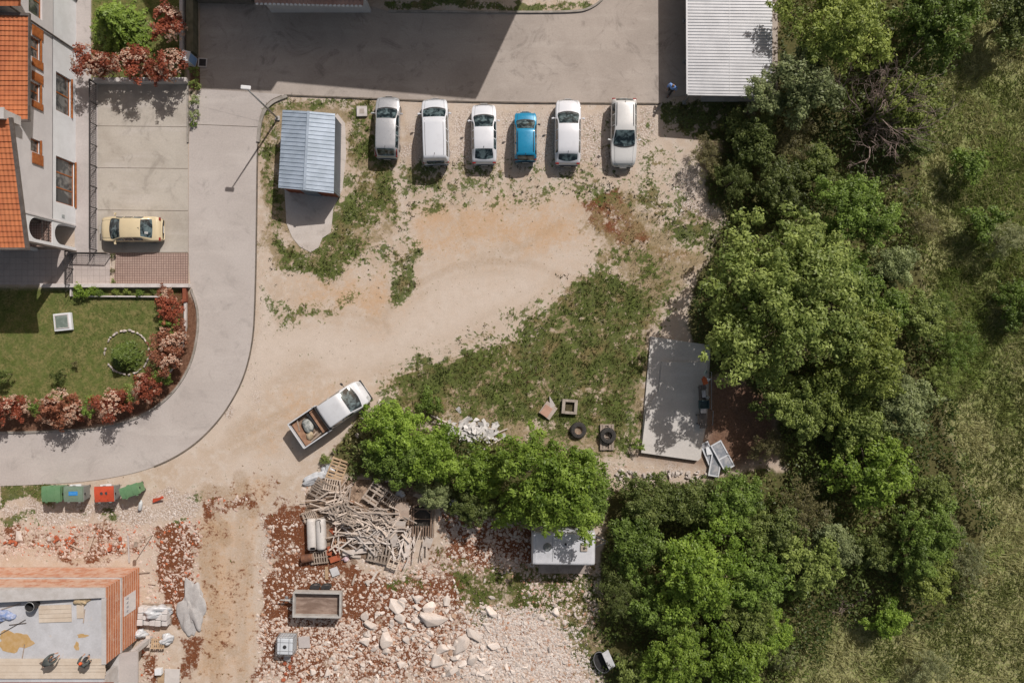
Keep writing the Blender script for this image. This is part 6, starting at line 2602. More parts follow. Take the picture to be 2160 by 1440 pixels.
# ---- plastic liquid tank in a cage
ib = thing('caged_tank', 'white plastic liquid tank with a black cap in a wire cage, left of the rubble', 'tank', (*P(611, 1349), 0), -.03)
mb = MB()
mb.box((0, 0, .62), (1.12, 1.18, .94))
mb.build('tank_body', mat('tank_white', (.60, .64, .68), (.54, .58, .62), 2.0, .35), ib, bevel=.10)
mb = MB()
mb.lathe([(.0, 1.14), (.11, 1.14), (.125, 1.125), (.125, 1.07)], 18, Matrix.Translation((0, -.02, 0)))
mb.build('cap', M_trim, ib)
mb = MB()
for s_ in (1, -1):
    for k in range(7):
        x = -.57 + k * .19
        mb.tube([(x, s_ * .62, .15), (x, s_ * .62, 1.12)], .012, 5)
        mb.tube([(s_ * .59, -.6 + k * .2, .15), (s_ * .59, -.6 + k * .2, 1.12)], .012, 5)
    for z in (.35, .6, .85, 1.12):
        mb.tube([(-.59, s_ * .62, z), (.59, s_ * .62, z)], .012, 5)
        mb.tube([(s_ * .59, -.62, z), (s_ * .59, .62, z)], .012, 5)
for k in (-1, 1):
    mb.tube([(-.59, k * .3, 1.125), (.59, k * .3, 1.125)], .012, 5)
    mb.tube([(k * .3, -.62, 1.125), (k * .3, .62, 1.125)], .012, 5)
mb.build('wire_cage', M_steelg, ib)
mb = MB()
for k in range(5):
    mb.box((0, -.52 + k * .26, .12), (1.15, .10, .03))
for k in (-.5, 0, .5):
    mb.box((k, 0, .05), (.12, 1.15, .1))
mb.build('base_pallet', M_oldwood, ib)
o = MB().box((0, 0, .06), (.5, .34, .12)).build('concrete_block', M_conc, None, (*P(607, 1387), .0), (0, 0, -.3), bevel=.02)
tag(o, 'grey concrete block lying just below the caged tank', 'block')
o = MB().box((0, 0, .04), (.8, .8, .08)).build('concrete_plate', M_path, None, (*P(642, 1353), .0), (0, 0, .05), bevel=.02)
tag(o, 'thin pale concrete plate right of the caged tank', 'plate')

# ---- caravan
cv = thing('caravan', 'old white caravan half under the round bright tree', 'caravan', (*P(1184, 1137), 0), -.012)
M_cv = mat('caravan_white', (.56, .57, .60), (.45, .46, .48), 1.3, .5, lo=.45, hi=.75, fine=.05)
vs, fs = [], []
Lc, Wc, zc_ = 4.25, 2.2, 2.35
prof = []
for k in range(7):
    a = math.pi / 2 * k / 6
    prof.append((Wc / 2 - .18 + .18 * math.cos(a), zc_ - .18 + .18 * math.sin(a)))
sec = [(Wc / 2 - .02, .45)] + prof + [(-y, z) for y, z in prof[::-1]] + [(-Wc / 2 + .02, .45)]
n = len(sec)
for x, k in ((-Lc / 2, .90), (-Lc / 2 + .08, .975), (-Lc / 2 + .25, 1.0), (Lc / 2 - .25, 1.0), (Lc / 2 - .08, .975), (Lc / 2, .90)):
    for y, z in sec:
        vs.append((x, y * (.97 if k < .95 else 1), .45 + (z - .45) * k))
for i in range(5):
    for j in range(n - 1):
        fs.append((i * n + j, i * n + j + 1, (i + 1) * n + j + 1, (i + 1) * n + j))
fs += [tuple(range(n)), tuple(range(5 * n, 6 * n))[::-1]]
mb = MB()
mb.add(vs, fs)
mb.build('shell', M_cv, cv, smooth=False)
mb = MB()
mb.box((1.35, .12, zc_ + .05), (.46, .46, .10))
q = mb.build('roof_vent', mat('vent_tan', (.42, .36, .30), (.33, .28, .23), 5.0, .7), cv, bevel=.02)
mb = MB()
mb.box((1.35, .10, zc_ + .112), (.12, .16, .03))
mb.build('vent_handle', M_trim, q)
mb = MB()
mb.lathe([(.05, zc_ + .11), (.22, zc_ + .09), (.29, zc_ + .01), (.29, zc_ - .02)], 18, Matrix.Translation((-1.1, .12, 0)))
mb.build('roof_fan', mat('fan_grey', (.16, .18, .18), (.24, .25, .25), 5.0, .6), cv)
mb = MB()
mb.lathe([(.0, zc_ + .12), (.07, zc_ + .12), (.07, zc_ - .01)], 12, Matrix.Translation((.12, .34, 0)))
mb.build('flue', M_trim, cv)
mb = MB()
for x in (-.75, .55):
    mb.box((x, 0, zc_ + .003), (.03, 1.7, .012))
mb.build('roof_seam', M_steelg, cv)
mb = MB()
mb.box((0, -Wc / 2 - .015, 1.0), (.62, .04, 1.5))
mb.build('door', M_white, cv)
for x in (-1.2, 1.2):
    mb = MB()
    mb.box((x, -Wc / 2 - .012, 1.5), (.9, .03, .6))
    mb.build('window', M_glass, cv)
for sg in (1, -1):
    M = Matrix.Translation((0, sg * .95, .3)) @ Matrix.Rotation(math.pi / 2, 4, 'X')
    mb = MB()
    mb.lathe([(.16, -.08), (.27, -.09), (.30, -.05), (.30, .05), (.27, .09), (.16, .08), (.16, -.08)], 18, M)
    mb.build('wheel', M_tyre, cv, smooth=True)
mb = MB()
mb.tube([(2.1, .5, .42), (3.2, 0, .45)], .05, 6)
mb.tube([(2.1, -.5, .42), (3.2, 0, .45)], .05, 6)
mb.build('drawbar', M_steelg, cv)
# concrete path strip in front of the caravan, white ring beside it
o = MB().box((0, 0, .02), (3.6, .75, .06)).build('concrete_strip', mat('dirty_concrete', (.30, .25, .22), (.40, .34, .30), 1.6, .9, fine=.1), None, (*P(1190, 1197), 0), (0, 0, -.01))
tag(o, 'dirty concrete strip along the front of the caravan', 'slab')
mb = MB()
mb.tube([(.14 * math.cos(a * .3927), .14 * math.sin(a * .3927), .05) for a in range(17)], .022, 6)
tag(mb.build('hose_ring', M_white, None, (*P(1122, 1190), 0)), 'small white ring of hose at the left front corner of the caravan', 'ring')

# ---- leaning white board over a dark trough at the lower wood
bd = MB()
bd.box((0, 0, 0), (.52, 1.25, .05))
tag(bd.build('white_board', mat('board_white', (.52, .53, .55), (.42, .43, .45), 2.5, .6, fine=.08), None, (*P(1282, 1385), .42), (0, .35, .42)),
    'pale board leaning on a black tub at the edge of the lower wood', 'board')
tb = thing('black_tub', 'black oval tub under the leaning pale board', 'tub', (*P(1268, 1391), 0), .45)
mb = MB()
mb.lathe([(.0, .05), (.40, .05), (.46, .38), (.50, .38), (.44, .0), (.0, .0)], 24, Matrix.Scale(1.55, 4, (0, 1, 0)))
mb.build('tub_body', M_trim, tb, smooth=False)
mb = MB()
mb.tube([(.5 * math.cos(a * .2618), .775 * math.sin(a * .2618), .39) for a in range(25)], .022, 6)
mb.build('rim', M_steelg, tb)

# ---------------------------------------------------------------- concrete slab with its junk
M_slab = pave_material('grey_slab', (.60, .575, .545), (.53, .505, .475), (.63, .605, .58), None, .3)
mb = MB()
mb.prism([P(1372, 709), P(1498, 728), P(1490, 890), P(1476, 962), P(1352, 946), P(1357, 880)], -.05, .12)
o = mb.build('concrete_slab', M_slab, None)
tag(o, 'large lower layer of the grey concrete slab in the shade of the biggest tree', 'slab')
mb = MB()
mb.prism([P(1394, 762), P(1490, 764), P(1486, 860), P(1476, 964), P(1470, 970), P(1351, 953), P(1362, 858), P(1388, 825)], .124, .30)
o = mb.build('concrete_slab', M_slab, None)
tag(o, 'raised upper layer of the grey concrete slab, sunlit at its lower end', 'slab')


def junk(name, label, cat, px, py, z, rz, parts):
    t = thing(name, label, cat, (*P(px, py), z), rz)
    for nm, m, fn in parts:
        mb = MB()
        fn(mb)
        mb.build(nm, m, t)
    return t


junk('work_bench', 'narrow grey plank bench with tools along the right edge of the grey slab', 'bench', 1478, 855, .30, .03, [
    ('bench_top', M_gutter, lambda m: [m.box((k * .13 - .26, 0, .5), (.11, 3.0, .04)) for k in range(4)]),
    ('leg', M_iron, lambda m: [m.box((x, 1.3, .24), (.05, .05, .48)) for x in (-.22, .22)]),
    ('leg', M_iron, lambda m: [m.box((x, -1.3, .24), (.05, .05, .48)) for x in (-.22, .22)])])
zb_ = .84
junk('chainsaw', 'orange power tool with a pale guard at the upper end of the plank bench', 'power tool', 1479, 802, zb_, .3, [
    ('housing', mat('tool_orange', (.58, .13, .03), (.46, .09, .025), 5.0, .5), lambda m: m.box((0, 0, .1), (.32, .46, .2)).box((0, .26, .14), (.14, .16, .1))),
    ('blade_guard', M_white, lambda m: m.add([(.05, .25, .2), (.46, .02, .12), (.1, -.12, .2), (.05, .25, .14), (.46, .02, .07), (.1, -.12, .14)], [(0, 2, 1), (3, 4, 5), (0, 1, 4, 3), (1, 2, 5, 4), (2, 0, 3, 5)]))])
junk('plastic_jug', 'pale green plastic jug at the very top of the plank bench', 'jug', 1481, 783, zb_, 1.2, [
    ('jug_body', mat('jug_green', (.36, .44, .40), (.45, .5, .47), 4.0, .5), lambda m: m.tube([(-.2, 0, .1), (.12, 0, .1), (.2, 0, .1)], [.1, .1, .04], 10)),
    ('handle', M_trim, lambda m: m.tube([(-.1, 0, .2), (0, 0, .26), (.1, 0, .2)], .018, 5))])
junk('vice', 'grey metal vice in the middle of the plank bench', 'vice', 1477, 828, zb_, .1, [
    ('jaw', M_steelg, lambda m: m.box((0, 0, .08), (.26, .5, .14)).box((.02, .1, .17), (.14, .18, .08))),
    ('screw', M_iron, lambda m: m.tube([(0, -.2, .1), (0, -.42, .1)], .03, 8))])
junk('cloth_bundle', 'small white cloth bundle next to the vice on the plank bench', 'cloth', 1485, 836, zb_, .5, [
    ('bundle', M_sack, lambda m: m.lathe([(.0, .16), (.09, .13), (.15, .05), (.14, 0), (.0, 0)], 12))])
junk('dark_crate', 'dark teal crate hanging over the slab edge beside the bench', 'crate', 1477, 850, zb_, .02, [
    ('crate_body', mat('teal_dark', (.02, .05, .06), (.035, .075, .08), 5.0, .6), lambda m: m.box((0, .26, .12), (.7, .05, .24)).box((0, -.26, .12), (.7, .05, .24)).box((.325, 0, .12), (.05, .47, .24)).box((-.325, 0, .12), (.05, .47, .24)).box((0, 0, .02), (.6, .47, .04)))])
junk('white_box', 'small white box just below the dark teal crate', 'box', 1476, 863, zb_, .03, [
    ('box_body', M_white, lambda m: m.box((0, 0, .09), (.34, .3, .18))), ('lid', M_wallw, lambda m: m.box((0, 0, .20), (.36, .32, .03)))])
junk('scrap_rack', 'low dark rack of three pale slats at the lower end of the bench', 'rack', 1473, 882, .22, .05, [
    ('slat', M_oldwood, lambda m: m.box((-.12, 0, .22), (.07, .7, .03))), ('slat', M_oldwood, lambda m: m.box((.02, 0, .22), (.07, .7, .03))),
    ('frame', M_iron, lambda m: m.box((.0, .3, .1), (.5, .05, .2)).box((0, -.3, .1), (.5, .05, .2)))])
for k, (px, py, L) in enumerate(((1497, 823, 2.6), (1500, 880, 1.0))):
    mb = MB()
    mb.tube([(0, -L / 2, .35), (0, L / 2, .55)], .025, 8)
    mb.tube([(0, -L / 2, 0), (0, -L / 2, .36)], .02, 6)
    mb.tube([(0, L / 2, 0), (0, L / 2, .56)], .02, 6)
    tag(mb.build('metal_pole', M_steelg, None, (*P(px, py), 0), (0, 0, .02)), ('long thin grey pole propped parallel to the plank bench', 'short thin pole below the long propped pole')[k], 'pole')

# discarded window frames


def old_window(px, py, z, rz, tilt, w, h, label, split=None, gm=None):
    t = thing('window_frame', label, 'window frame', (*P(px, py), z), rz)
    t.rotation_euler = (tilt[0], tilt[1], rz)
    mb = MB()
    f = .09
    for s_ in (1, -1):
        mb.box((s_ * (w / 2 - f / 2), 0, 0), (f, h, .07))
        mb.box((0, s_ * (h / 2 - f / 2), 0), (w - 2 * f, f, .068))
    if split:
        mb.box((0, split * h, 0), (w - 2 * f, f, .066))
    mb.build('frame', mat('frame_white', (.62, .64, .67), (.54, .56, .59), 3.0, .5), t)
    mb = MB()
    mb.box((0, 0, -.005), (w - f, h - f, .012))
    mb.build('pane', gm, t)
    return t


G_old = glass_mat('dusty_glass', (.24, .26, .29), (.40, .40, .41), 1.8)
old_window(1496, 962, .14, .40, (0, .03), .62, 2.15, 'discarded white window frame nearest the grey slab, partly under another', None, G_old)
old_window(1507, 977, .24, -.17, (0, -.05), .75, 1.75, 'discarded white window frame slanting the other way, in the middle of the frame heap', None, G_old)
old_window(1521, 959, .36, .50, (0, .04), .85, 2.05, 'discarded white window frame on top of the heap, with two panes', -.06, G_old)
o = MB().box((0, 0, .02), (.42, .55, .04)).build('spare_sheet', M_white, None, (*P(1494, 949), .24), (0, 0, .15))
tag(o, 'small white sheet lying on the discarded window frames', 'sheet')


# tyres, pallet, well frame, slabs in the grass
def tyre(px, py, z, label, R, rim, tilt=(0, 0)):
    t = thing('old_tyre', label, 'tyre', (*P(px, py), z))
    t.rotation_euler = (tilt[0], tilt[1], 0)
    mb = MB()
    w = R * .52
    mb.lathe([(R * .50, 0), (R * .60, -.0), (R * .93, .02), (R, w * .25), (R, w * .75), (R * .93, w * .98), (R * .60, w), (R * .50, w * .96), (R * .56, w * .5), (R * .50, 0)], 28)
    for k in range(28):
        a = k / 28 * 2 * math.pi
        mb.box((math.cos(a) * (R + .004), math.sin(a) * (R + .004), w / 2), (.03, R * .14, w * .5), a + .25)
    mb.build('tyre_wall', M_tyre, t, smooth=False)
    if rim:
        mb = MB()
        mb.lathe([(R * .22, w * .35), (R * .40, w * .42), (R * .50, w * .7), (R * .53, w * .75), (R * .50, w * .3), (R * .22, w * .3)], 24)
        mb.build('rim', mat('rusty_rim', (.30, .24, .18), (.2, .13, .085), 7.0, .7), t)
    return t


tyre(1219, 906, .02, 'big old tyre with a rusty rim lying in the grass, without a pallet', .56, True, (.05, .1))
tyre(1281, 917, .17, 'big black tyre without a rim lying on a grey pallet', .55, False)


def pallet_mesh(seed, L=1.2, W=.9, nb=7, gap=.5, seven=False):
    r = random.Random(seed)
    mb = MB()
    for k in range(nb):
        if r.random() < .07 and 0 < k < nb - 1:
            continue
        mb.box((-L / 2 + L * (k + .5) / nb, 0, .13), (L / nb * gap, W, .022), r.uniform(-.012, .012))
    for y in (-W / 2 + .05, 0, W / 2 - .05):
        mb.box((0, y, .075), (L, .08, .085))
    for k in (0, nb // 2, nb - 1):
        mb.box((-L / 2 + L * (k + .5) / nb, 0, .02), (L / nb * gap, W, .022))
    return mb.mesh('pallet')


PAL = [pallet_mesh(i, 1.2 + .1 * (i % 3), .82 + .12 * (i % 3), 6 + i % 4, .42 + .05 * (i % 3)) for i in range(6)]
M_pal = mat('grey_pallet_wood', (.44, .37, .31), (.34, .275, .22), 2.5, .9, rnd=.22, fine=.12)
M_paltan = mat('tan_pallet_wood', (.46, .335, .215), (.37, .26, .16), 2.5, .85, rnd=.1, fine=.1)


def pallet(px, py, z, rz, k, label, m=None, tilt=(0, 0), s=1.0, group=None):
    o = link('pallet', PAL[k], m or M_pal, None, (*P(px, py, z), z), (tilt[0], tilt[1], rz))
    o.scale = (s, s, 1)
    return tag(o, label, 'pallet', group)


PAL.append(pallet_mesh(9, 1.0, 1.8, 5, .84))
pallet(1280, 921, .02, 0, 6, 'grey pallet lying in the grass under the rimless tyre')
wf = thing('well_frame', 'square concrete frame open in the middle, lying in the grass', 'concrete frame', (*P(1201, 857), 0), -.08)
mb = MB()
for s_ in (1, -1):
    mb.box((s_ * .43, 0, .15), (.22, 1.0, .3))
    mb.box((0, s_ * .42, .15), (.64, .18, .298))
mb.build('frame', mat('old_concrete', (.40, .35, .30), (.30, .26, .22), 2.5, .9, fine=.1), wf, bevel=.015)
mb = MB()
mb.box((0, 0, .03), (.64, .66, .03))
mb.build('soil', mat('damp_soil', (.06, .05, .025), (.1, .085, .04), 5.0, .95), wf)
o = MB().box((0, 0, .05), (.92, 1.0, .10)).build('paving_slab', mat('slab_pale', (.45, .39, .35), (.37, .31, .27), 2.0, .9, fine=.08), None, (*P(1156, 865), .03), (.04, -.05, .42 + 2.1), bevel=.01)
tag(o, 'larger pale slab under the pinkish one on the grass', 'slab')
o = MB().box((0, 0, .04), (.60, .74, .08)).build('paving_slab', mat('slab_pink', (.46, .29, .22), (.40, .24, .18), 2.0, .9, fine=.08), None, (*P(1152, 866), .15), (.04, -.05, .42 + 2.1), bevel=.01)
tag(o, 'pinkish slab lying on a larger pale one in the grass', 'slab')
o = MB().add([(-.2, -.35, .02), (.2, -.3, .02), (0, .5, .02), (-.2, -.35, .07), (.2, -.3, .07), (0, .5, .07)], [(2, 1, 0), (3, 4, 5), (0, 1, 4, 3), (1, 2, 5, 4), (2, 0, 3, 5)]).build(
    'slab_shard', M_path, None, (*P(1163, 848), .05), (0, 0, .3))
tag(o, 'pale pointed shard beside the pinkish slab', 'shard')

# stake and survey lath near the half built house
o = MB().tube([(0, 0, 0), (0, 0, 2.2)], .03, 6).box((0, 0, 2.25), (.2, .34, .12)).build('survey_post', M_oldwood, None, (*P(322, 1128), 0))
tag(o, 'thin post with a block on top standing in the rubble above the half built house', 'post')
o = MB().box((0, 0, .03), (.09, 1.9, .05)).build('concrete_post', M_path, None, (*P(272, 1157), .02), (0, 0, .05))
tag(o, 'pale concrete post lying in the dust above the half built house', 'post')
for k, (px, py, L, rz, lab) in enumerate(((195, 1142, 1.3, 1.25, 'thin pale stick standing out of the brick rubble'), (160, 1152, 1.1, -.5, 'short pale stick lying left in the brick rubble'),
                                          (322, 1230, .5, -.15, 'short plank right of the brick wall'), (305, 1206, .8, .05, 'thin plank at the right corner of the half built house'))):
    o = MB().box((0, 0, .03), (L, .07, .04)).build('stick', M_oldwood, None, (*P(px, py), .06), (0, .05, rz))
    tag(o, lab, 'stick')
# ---------------------------------------------------------------- the timber heap
rp = random.Random(77)


def heap(px, py):
    e = ((px - 770) / 120) ** 2 + ((py - 1090) / 90) ** 2
    e2 = ((px - 745) / 90) ** 2 + ((py - 1055) / 50) ** 2
    return .06 + .55 * math.exp(-e * 1.6) + .55 * math.exp(-e2 * 1.6)


mb = MB()
vs, fs = [], []
N = 22
for i in range(N + 1):
    for j in range(N + 1):
        px, py = 640 + 290 * i / N, 1010 + 195 * j / N
        vs.append((*P(px, py), max(-.06, heap(px, py) - .20 + rp.uniform(-.05, .05) - (.4 if i in (0, N) or j in (0, N) else 0))))
for i in range(N):
    for j in range(N):
        a = i * (N + 1) + j
        fs.append((a, a + N + 1, a + N + 2, a + 1))
mb.add(vs, fs)
stuff(mb.build('timber_waste', mat('heap_waste', (.14, .095, .065), (.30, .215, .155), 3.5, .95, bump=.03, fine=.25), None), 'crumbled wood waste and earth under the timber heap', 'waste')
pallet(712, 989, .12, 1.22, 5, 'tan slatted pallet lying alone at the top end of the timber heap', M_paltan, (.1, .05), 1.12)
pallet(791, 1040, heap(791, 1040) + .40, .95, 4, 'large grey slatted pallet on top of the timber heap beneath the green tree', None, (.12, -.1), 1.25)
pallet(820, 1050, heap(820, 1050) + .08, -.62, 3, 'grey pallet half under the large slatted one in the timber heap', None, (-.1, .15), 1.1)
pallet(676, 1030, heap(676, 1030) + .15, 1.0, 2, 'grey pallet at the upper left end of the timber heap', None, (.1, -.2), 1.05)
pallet(700, 1022, heap(700, 1022) + .1, -.2, 1, 'small grey pallet between the tan one and the upper left end of the heap', None, (-.15, .1), .9)
pallet(741, 1090, heap(741, 1090) + .22, 1.1, 0, 'open grey pallet in the centre of the timber heap, seen slats down', None, (.3, .2), 1.0)
pallet(722, 1075, heap(722, 1075) + .16, .35, 4, 'grey pallet leaning left of the heap centre', None, (.25, -.15), 1.1)
pallet(800, 1168, .2, -.22, 5, 'pale pallet at the lower rim of the timber heap', None, (.12, .0), 1.15)
pallet(832, 1182, .14, 1.2, 3, 'pale pallet on edge at the lowest right rim of the timber heap', None, (.05, .35), .95)
pallet(674, 1174, .10, .12, 1, 'pale open pallet below the white boiler', None, (.02, -.04), .95)
pallet(655, 1088, .25, .35, 2, 'pale pallet end sticking out left of the white boiler', None, (.1, -.25), .8)
pallet(716, 1140, .2, .1, 0, 'reddish shaded pallet between the white boiler and the white door panel', M_board, (.05, .1), .85)
pallet(842, 1058, .35, .02, 0, 'dark grey pallet at the right end of the heap under the small pale tree', None, (.05, .1), .85)

PLK = []
for i in range(8):
    r = random.Random(i)
    L = (1.7, 1.3, 2.1, .9, 1.5, 1.1, .7, 1.9)[i]
    w = (.10, .09, .12, .10, .07, .15, .12, .08)[i]
    b = MB()
    n = 4
    for k in range(n):
        x0 = -L / 2 + L * k / n
        b.add([(x0, -w / 2, -.012 + .01 * math.sin(k)), (x0 + L / n, -w / 2, -.012 + .01 * math.sin(k + 1)), (x0 + L / n, w / 2, -.012 + .01 * math.sin(k + 1)), (x0, w / 2, -.012 + .01 * math.sin(k)),
               (x0, -w / 2, .018 + .01 * math.sin(k)), (x0 + L / n, -w / 2, .018 + .01 * math.sin(k + 1)), (x0 + L / n, w / 2, .018 + .01 * math.sin(k + 1)), (x0, w / 2, .018 + .01 * math.sin(k))],
              [(3, 2, 1, 0), (4, 5, 6, 7), (0, 1, 5, 4), (2, 3, 7, 6)] + ([(3, 0, 4, 7)] if k == 0 else []) + ([(1, 2, 6, 5)] if k == n - 1 else []))
    PLK.append(b.mesh('plank'))
M_plank = mat('loose_plank_wood', (.58, .50, .43), (.45, .37, .31), 2.5, .9, rnd=.30, fine=.14)
M_plankw = mat('whitened_plank_wood', (.61, .555, .51), (.52, .455, .41), 2.5, .9, rnd=.18, fine=.1)
# (centre x, centre y, spread x, spread y, main direction, scatter, count)
FANS = [(745, 1098, 70, 20, .25, .35, 34), (705, 1063, 38, 22, -.05, .30, 20), (790, 1075, 50, 30, -.55, .5, 24), (830, 1090, 40, 26, .35, .6, 22), (735, 1040, 45, 16, .9, .6, 14),
        (770, 1140, 55, 22, -.35, .55, 26), (830, 1130, 45, 26, 1.3, .5, 26), (865, 1155, 34, 26, 1.35, .5, 16), (800, 1012, 50, 6, .08, .2, 6), (760, 1115, 90, 36, 0, 1.6, 40),
        (700, 1085, 40, 14, .12, .3, 12)]
for fx, fy, sx, sy, an, sc, n in FANS:
    for k in range(int(n * 1.25)):
        px, py = fx + rp.gauss(0, sx * .55), fy + rp.gauss(0, sy * .6)
        if not (648 < px < 922 and 1005 < py < 1205) or (645 < px < 694 and 1086 < py < 1166) or (858 < px < 925 and py < 1130) or (((px - 791) / 44) ** 2 + ((py - 1040) / 32) ** 2 < 1):
            continue
        z = heap(px, py) + rp.uniform(-.02, .30)
        o = link('plank', PLK[rp.randrange(8)], M_plankw if py > 1115 and rp.random() < .55 else M_plank, None, (*P(px, py, z), z),
                 (rp.uniform(-.25, .25), rp.uniform(-.22, .22), an + rp.gauss(0, sc)))
        o.scale = (rp.uniform(.6, 1.1), rp.uniform(.55, 1.0), 1)
        tag(o, 'loose weathered plank tangled in the timber heap', 'plank', 'loose planks of the timber heap')


def panel(name, px, py, z, sx, sy, rz, m, label, cat, tilt=(0, 0), th_=.05):
    o = MB().box((0, 0, 0), (sx, sy, th_)).build(name, m, None, (*P(px, py, z), z), (tilt[0], tilt[1], rz), bevel=.006)
    return tag(o, label, cat)


M_pan = mat('pale_panel', (.54, .48, .43), (.46, .40, .35), 2.0, .8, fine=.06)
panel('board', 848, 1077, .62, .95, 1.2, .02, mat('tan_panel', (.45, .36, .29), (.38, .29, .23), 1.5, .8), 'large square tan board standing out at the right of the timber heap', 'board', (.1, .1))
panel('board', 840, 1106, .58, 1.0, .55, -.12, M_pan, 'pale board just below the large square tan board', 'board', (.2, .1))
panel('door_panel', 766, 1137, .42, .50, 1.05, .55, mat('door_white', (.55, .54, .52), (.48, .46, .44), 2.0, .6), 'white door panel lying aslant in the lower timber heap', 'panel', (.1, .12), .09)
panel('board', 748, 1163, .24, 1.7, .34, .12, M_plankw, 'wide whitish board along the lower left rim of the timber heap', 'board', (.05, .03))
panel('board', 813, 1128, .50, .55, .7, .1, M_pan, 'pale square board right of the white door panel', 'board', (.1, -.15))
panel('board', 787, 1165, .30, .62, .5, .05, M_pan, 'pale board lying over the lower pale pallet', 'board', (.1, .0))
panel('board', 903, 1143, .16, .55, .75, -.35, M_pan, 'whitish sheet at the far right end of the timber heap', 'board', (.1, .1))
panel('board', 859, 1155, .35, .35, 1.35, -.1, M_plankw, 'long whitish upright board right of the heap centre', 'board', (.1, .05))
panel('board', 832, 1137, .42, .5, 1.0, .2, M_plankw, 'whitened board between the square board and the upright one', 'board', (.15, .05))
panel('board', 706, 1205, .10, .55, .60, .35, mat('grey_tile', (.55, .55, .56), (.48, .48, .49), 2.0, .7), 'light grey square board on the red earth above the trailer', 'board', (.05, .05))
panel('board', 689, 1208, .06, .22, .9, .02, M_paltan, 'short tan board beside the light grey square one', 'board')
panel('board', 750, 1173, .10, .75, .18, -.06, M_pan, 'short whitish strip at the foot of the wide whitish board', 'board')
panel('board', 789, 1216, .06, .9, .16, 1.0, M_plankw, 'short pale plank lying apart on the red earth right of the trailer top', 'board', (0, .02))
panel('board', 747, 1221, .05, .8, .14, 1.25, M_plank, 'short pale plank lying apart above the trailer right corner', 'board')
panel('board', 740, 1058, 1.12, .5, .18, .02, M_board, 'small orange board near the top of the timber heap', 'board', (.0, .1))
M_terra = mat('terracotta', (.42, .115, .05), (.33, .085, .04), 3.0, .8, fine=.1)
for px, py, sx, sy, rz, lab in ((715, 1115, .55, .7, .3, 'terracotta slab right of the white boiler top'), (700, 1156, .6, .35, .15, 'bright terracotta piece right of the white boiler foot'),
                                (693, 1166, .45, .3, -.2, 'terracotta piece touching the boiler foot'), (711, 1164, .4, .28, .2, 'small terracotta piece right of the boiler foot'),
                                (702, 1120, .5, .28, -.9, 'slanting terracotta strip beside the white boiler'), (706, 1178, .7, .4, .3, 'dusty terracotta plate below the boiler foot')):
    panel('terracotta_piece', px, py, .18, sx, sy, rz, M_terra, lab, 'terracotta', (.12, .1), .08)

# white boiler
bl = thing('boiler_tank', 'white double boiler tank lying left of the timber heap', 'tank', (*P(671, 1122), 0), .03)
for s_, nm in ((-.32, 'tank_half'), (.32, 'tank_half')):
    prof = [(-.31, .12), (-.33, .35), (-.30, .62), (-.20, .74), (0, .78), (.20, .74), (.30, .62), (.33, .35), (.31, .12)]
    vs, fs = [], []
    for y, k in ((-1.08, .86), (-1.0, .97), (-.9, 1), (.9, 1), (1.0, .97), (1.08, .86)):
        for x, z in prof:
            vs.append((s_ + x * k * .97, y, .12 + (z - .12) * k))
    n = len(prof)
    for i in range(5):
        for j in range(n - 1):
            fs.append((i * n + j, (i + 1) * n + j, (i + 1) * n + j + 1, i * n + j + 1))
    fs += [tuple(range(n)), tuple(range(5 * n, 6 * n))[::-1]]
    MB().add(vs, fs).build(nm, mat('boiler_white', (.60, .575, .55), (.52, .49, .46), 2.0, .5, fine=.05), bl, smooth=True)
mb = MB()
for k in range(3):
    mb.lathe([(.07, .66), (.09, .66), (.09, .70), (.07, .70)], 12, Matrix.Translation((-.3 + k * .1, -.92, .08)))
mb.build('pipe_stub', M_iron, bl)
mb = MB()
mb.tube([(.35, .95, .8), (.42, .5, .82), (.40, .2, .80)], .02, 6)
mb.tube([(.15, 1.0, .78), (.3, 1.08, .82), (.45, 1.0, .8)], .02, 6)
mb.build('cable', M_iron, bl)
mb = MB()
mb.box((0, 0, .06), (1.1, 1.9, .12))
mb.build('stand', M_oldwood, bl)
# rusty barrel lying below the boiler
br_ = thing('rusty_barrel', 'rusty barrel lying open end left below the white boiler', 'barrel', (*P(651, 1174), .28), .2)
mb = MB()
mb.lathe([(.0, -.40), (.26, -.40), (.28, -.38), (.285, -.13), (.295, -.12), (.285, -.11), (.285, .13), (.295, .14), (.285, .15), (.28, .40), (.25, .40), (.25, -.36), (.0, -.36)], 22,
         Matrix.Rotation(math.pi / 2, 4, 'Y'))
mb.build('drum', mat('rust', (.19, .085, .045), (.12, .055, .035), 4.0, .85, fine=.15), br_)
mb = MB()
mb.lathe([(.24, .395), (.28, .395), (.28, .42), (.24, .42)], 22, Matrix.Rotation(math.pi / 2, 4, 'Y'))
mb.build('rim', mat('rust_pale', (.36, .25, .19), (.28, .18, .13)), br_)

# upright timber frame of a stair or hatch
fr = thing('timber_frame', 'tall dark timber frame with rungs lying at the right of the timber heap', 'frame', (*P(892, 1096), 0), -.03)
M_fr = mat('frame_wood', (.26, .185, .135), (.19, .13, .095), 3.0, .85, fine=.1)
for x in (-.62, .62):
    MB().box((x, 0, .35), (.11, 2.15, .1)).build('stile', M_fr, fr)
for x in (-.78, .80):
    MB().box((x, -.05, .25), (.07, 2.2, .07)).build('stile', M_fr, fr)
mb = MB()
mb.box((0, .85, .36), (1.13, .10, .08))
mb.box((0, .15, .34), (1.13, .05, .05))
mb.tube([(-.56, .55, .36), (-.25, .82, .36)], .035, 6)
mb.tube([(.56, .55, .36), (.25, .82, .36)], .035, 6)
mb.build('crosspiece', M_fr, fr)
mb = MB()
for k in range(6):
    mb.box((-.45 + k * .18, -.72, .3), (.09, .75, .04))
mb.build('slats', M_fr, fr)
